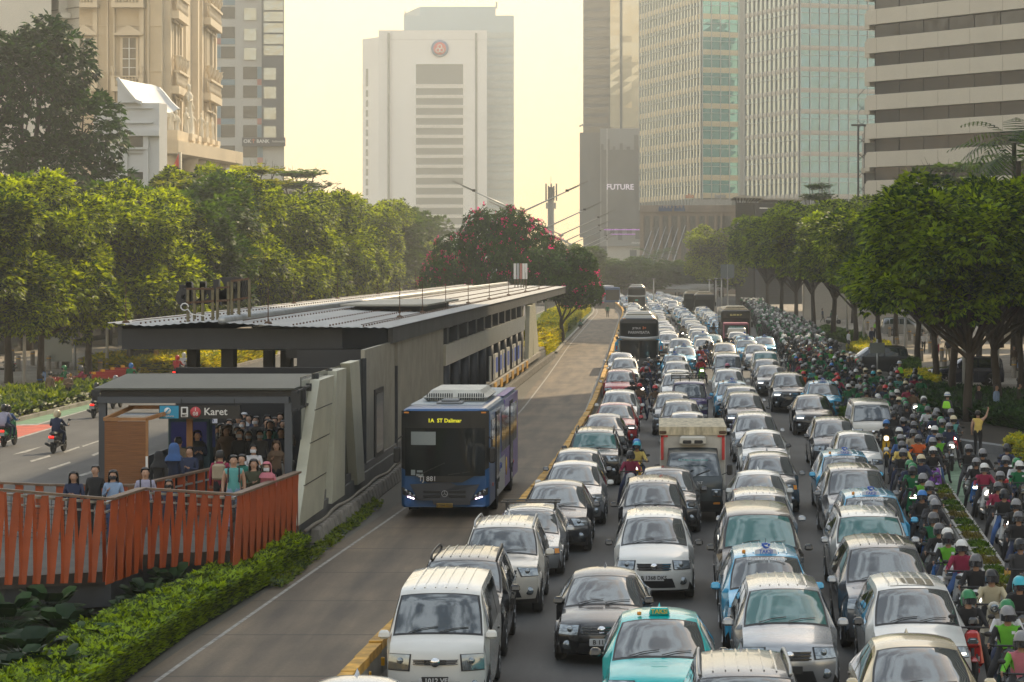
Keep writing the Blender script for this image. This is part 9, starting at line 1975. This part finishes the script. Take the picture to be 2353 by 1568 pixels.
mb=MB(); mb.box(-1.0,.35,-.05,.02,zat(787,y)+.5,zat(775,y)+.5); p=mb.build('blue_route_panel',M('route_blue',(.02,.22,.45)),r,(0,-.2,-.35)); text('panel_lettering','transjakarta',.16,white,p,(-.2,-.06,zat(780,y)+.5))
x,y=G(155,850); r=thing('bus_stop_frame','arched pale bus stop frame on the left pavement','bus stop',((118+30-VU)*165/FX-.4,168,.1)); 
mb=MB(); mb.tube([(-1.9,0,0),(-1.9,0,2.9),(-1.7,0,3.1),(.2,0,3.1),(.4,0,2.9),(.4,0,0)],.09,6); mb.build('frame',M('pale_grey_paint',(0,0,0)),r); mb=MB(); mb.box(-1.7,.2,-.03,.03,.6,2.8); mb.build('glass_panel',M('shelter_glass',(.2,.22,.2),.2),r)
x,y=G(333,852); r=thing('red_notice_post','tall red notice post on the left pavement','sign',((293-VU)*210/FX,210,.1)); mb=MB(); mb.box(-.3,.3,-.1,.1,2.0,3.3); mb.build('red_panel',rdm,r); mb=MB(); mb.box(-.12,.12,-.08,.08,0,2.0); mb.build('post',rdm,r)
x,y=G(268,868); r=thing('black_cabinet','squat black utility cabinet beside the bright hedge','cabinet',(x,y+8,.1)); mb=MB(); mb.rbox(-.75,.75,-.4,.4,0,1.3,.04); mb.build('housing',black,r); mb=MB(); mb.box(.8,1.0,-.3,.3,0,1.3); mb.build('yellow_side',yellow,r)
x,y=G(2016,800); r=thing('grey_sign_panel','grey sign seen from behind above the motorcycle crowd','sign',((2016-VU)*150/FX,150,0)); mb=MB(); mb.box(-.43,.43,-.03,.03,zat(812,150),zat(788,150)); mb.build('panel',M('sign_back_grey',(.17,.19,.18)),r); mb=MB(); mb.tube([(0,.05,0),(0,.05,zat(780,150))],.05,6); mb.build('pole',steel,r)
r=thing('direction_sign','small grey direction sign before the far right trees','sign',((1831+0-VU)*300/FX-8,300,0)); mb=MB(); mb.box(-.8,.8,-.05,0,5.2,6.8); mb.build('panel',M('sign_back_grey',(0,0,0)),r); mb=MB(); mb.tube([(0,0,0),(0,0,6.8)],.08,5); mb.build('pole',steel,r)
# far shelter
r=thing('shelter','far open shelter with a ribbed metal roof beyond the traffic','shelter',(1525/1.0*0,520,0)); x0,x1=(1500-VU)*520/FX,(1690-VU)*520/FX
mb=MB(); mb.add([(x0-2,0,zat(662,520)),(x1-3,0,zat(668,520)),(x1,9,zat(655,520)),(x0+1,9,zat(652,520)),],[(0,1,2,3)]); mb.box(x0,x1-4,0,.3,zat(672,520),zat(666,520)); mb.build('roof',M('shelter_roof_grey',(.33,.32,.3),.5),r); mb=MB()
for k in range(7): mb=MB(); mb.box(x0+k*2.2,x0+k*2.2+.3,1,1.3,0,zat(664,520)); mb.build('post',dkgrey,r)
# concrete planter row between the two motorcycle columns
plm=M('planter_concrete',(.33,.31,.28),.8,0,.2,3); A=G(2160,1113,.55); B=G(2318,1350,.55); n=15
gpn='concrete planters dividing the motorcycle columns'
gm_=[]
rg=random.Random(3)
for s_ in range(3):
    V=[];F=[]
    for _ in range(70): spray(V,F,Vector((rg.uniform(-.22,.22),rg.uniform(-.75,.75),.40+rg.uniform(0,.08))),Vector((rg.uniform(-1,1),rg.uniform(-1,1),1)),.13,rg,5,0)
    me=bpy.data.meshes.new('plants'); me.from_pydata(V,[],F); me.materials.append([L_mid,L_low,leafmat('leaf_planter_rust',(.06,.05,.015),(.16,.14,.03),.3,2)][s_]); me.update(); gm_.append(me)
mb=MB(); mb.rbox(-.3,.3,-.85,.85,0,.42,.03,0,1.05,1); mb.box(-.3,-.24,-.85,.85,.42,.5); mb.box(.24,.3,-.85,.85,.42,.5); mb.box(-.24,.24,-.85,-.79,.42,.5); mb.box(-.24,.24,.79,.85,.42,.5); PM=mb.mesh('trough',plm)
for i in range(n):
    t=i/(n-1); x=A[0]+(B[0]-A[0])*t; y=A[1]+(B[1]-A[1])*t
    r=thing('planter',['first concrete planter next to the striped post','concrete planter second from the striped post'][i] if i<2 else ('concrete planter with rust tinted plants between the motorcycle columns' if i%3==2 else ('concrete planter with dark plants between the motorcycle columns' if i%3==0 else 'concrete planter with pale green plants between the motorcycle columns')),'planter',(x,y,0),-.05,gpn if i<2 else gpn+', '+['dark','pale','rusty'][i%3]); part('trough',PM,r); part('plants',gm_[i%3],r)
for i,(u,v) in enumerate([(2158,1118),(2320,1375),(2338,1400)]):
    x,y=G(u,v); r=thing('marker_post',['black and yellow marker post at the far end of the planters','black and yellow marker post at the near end of the planters','second black and yellow post past the near end of the planters'][i],'post',(x,y,0),0,'striped marker posts'); mb=MB(); mb.lathe([(.11,0),(.11,.75),(0,.78)],n=12); mb.build('post',black,r); mb=MB(); mb.lathe([(.113,.3),(.113,.62)],n=12); mb.build('yellow_band',yellow,r)
# haze: one closed box of pale air round everything, ground included
mb=MB(); mb.box(-700,700,-60,1060,-1,170); hz_=mb.mesh('haze',[]); o=bpy.data.objects.new('haze',hz_); COL.objects.link(o); tag(o,'pale warm city haze filling the avenue','haze',kind='stuff')
m=bpy.data.materials.new('haze_air'); m.use_nodes=True; nt=m.node_tree; nt.nodes.clear(); ou=nt.nodes.new('ShaderNodeOutputMaterial'); pv=nt.nodes.new('ShaderNodeVolumePrincipled'); pv.inputs['Color'].default_value=(.95,.96,.92,1); pv.inputs['Density'].default_value=.0005; pv.inputs['Anisotropy'].default_value=.45; nt.links.new(pv.outputs[0],ou.inputs['Volume']); hz_.materials.append(m)
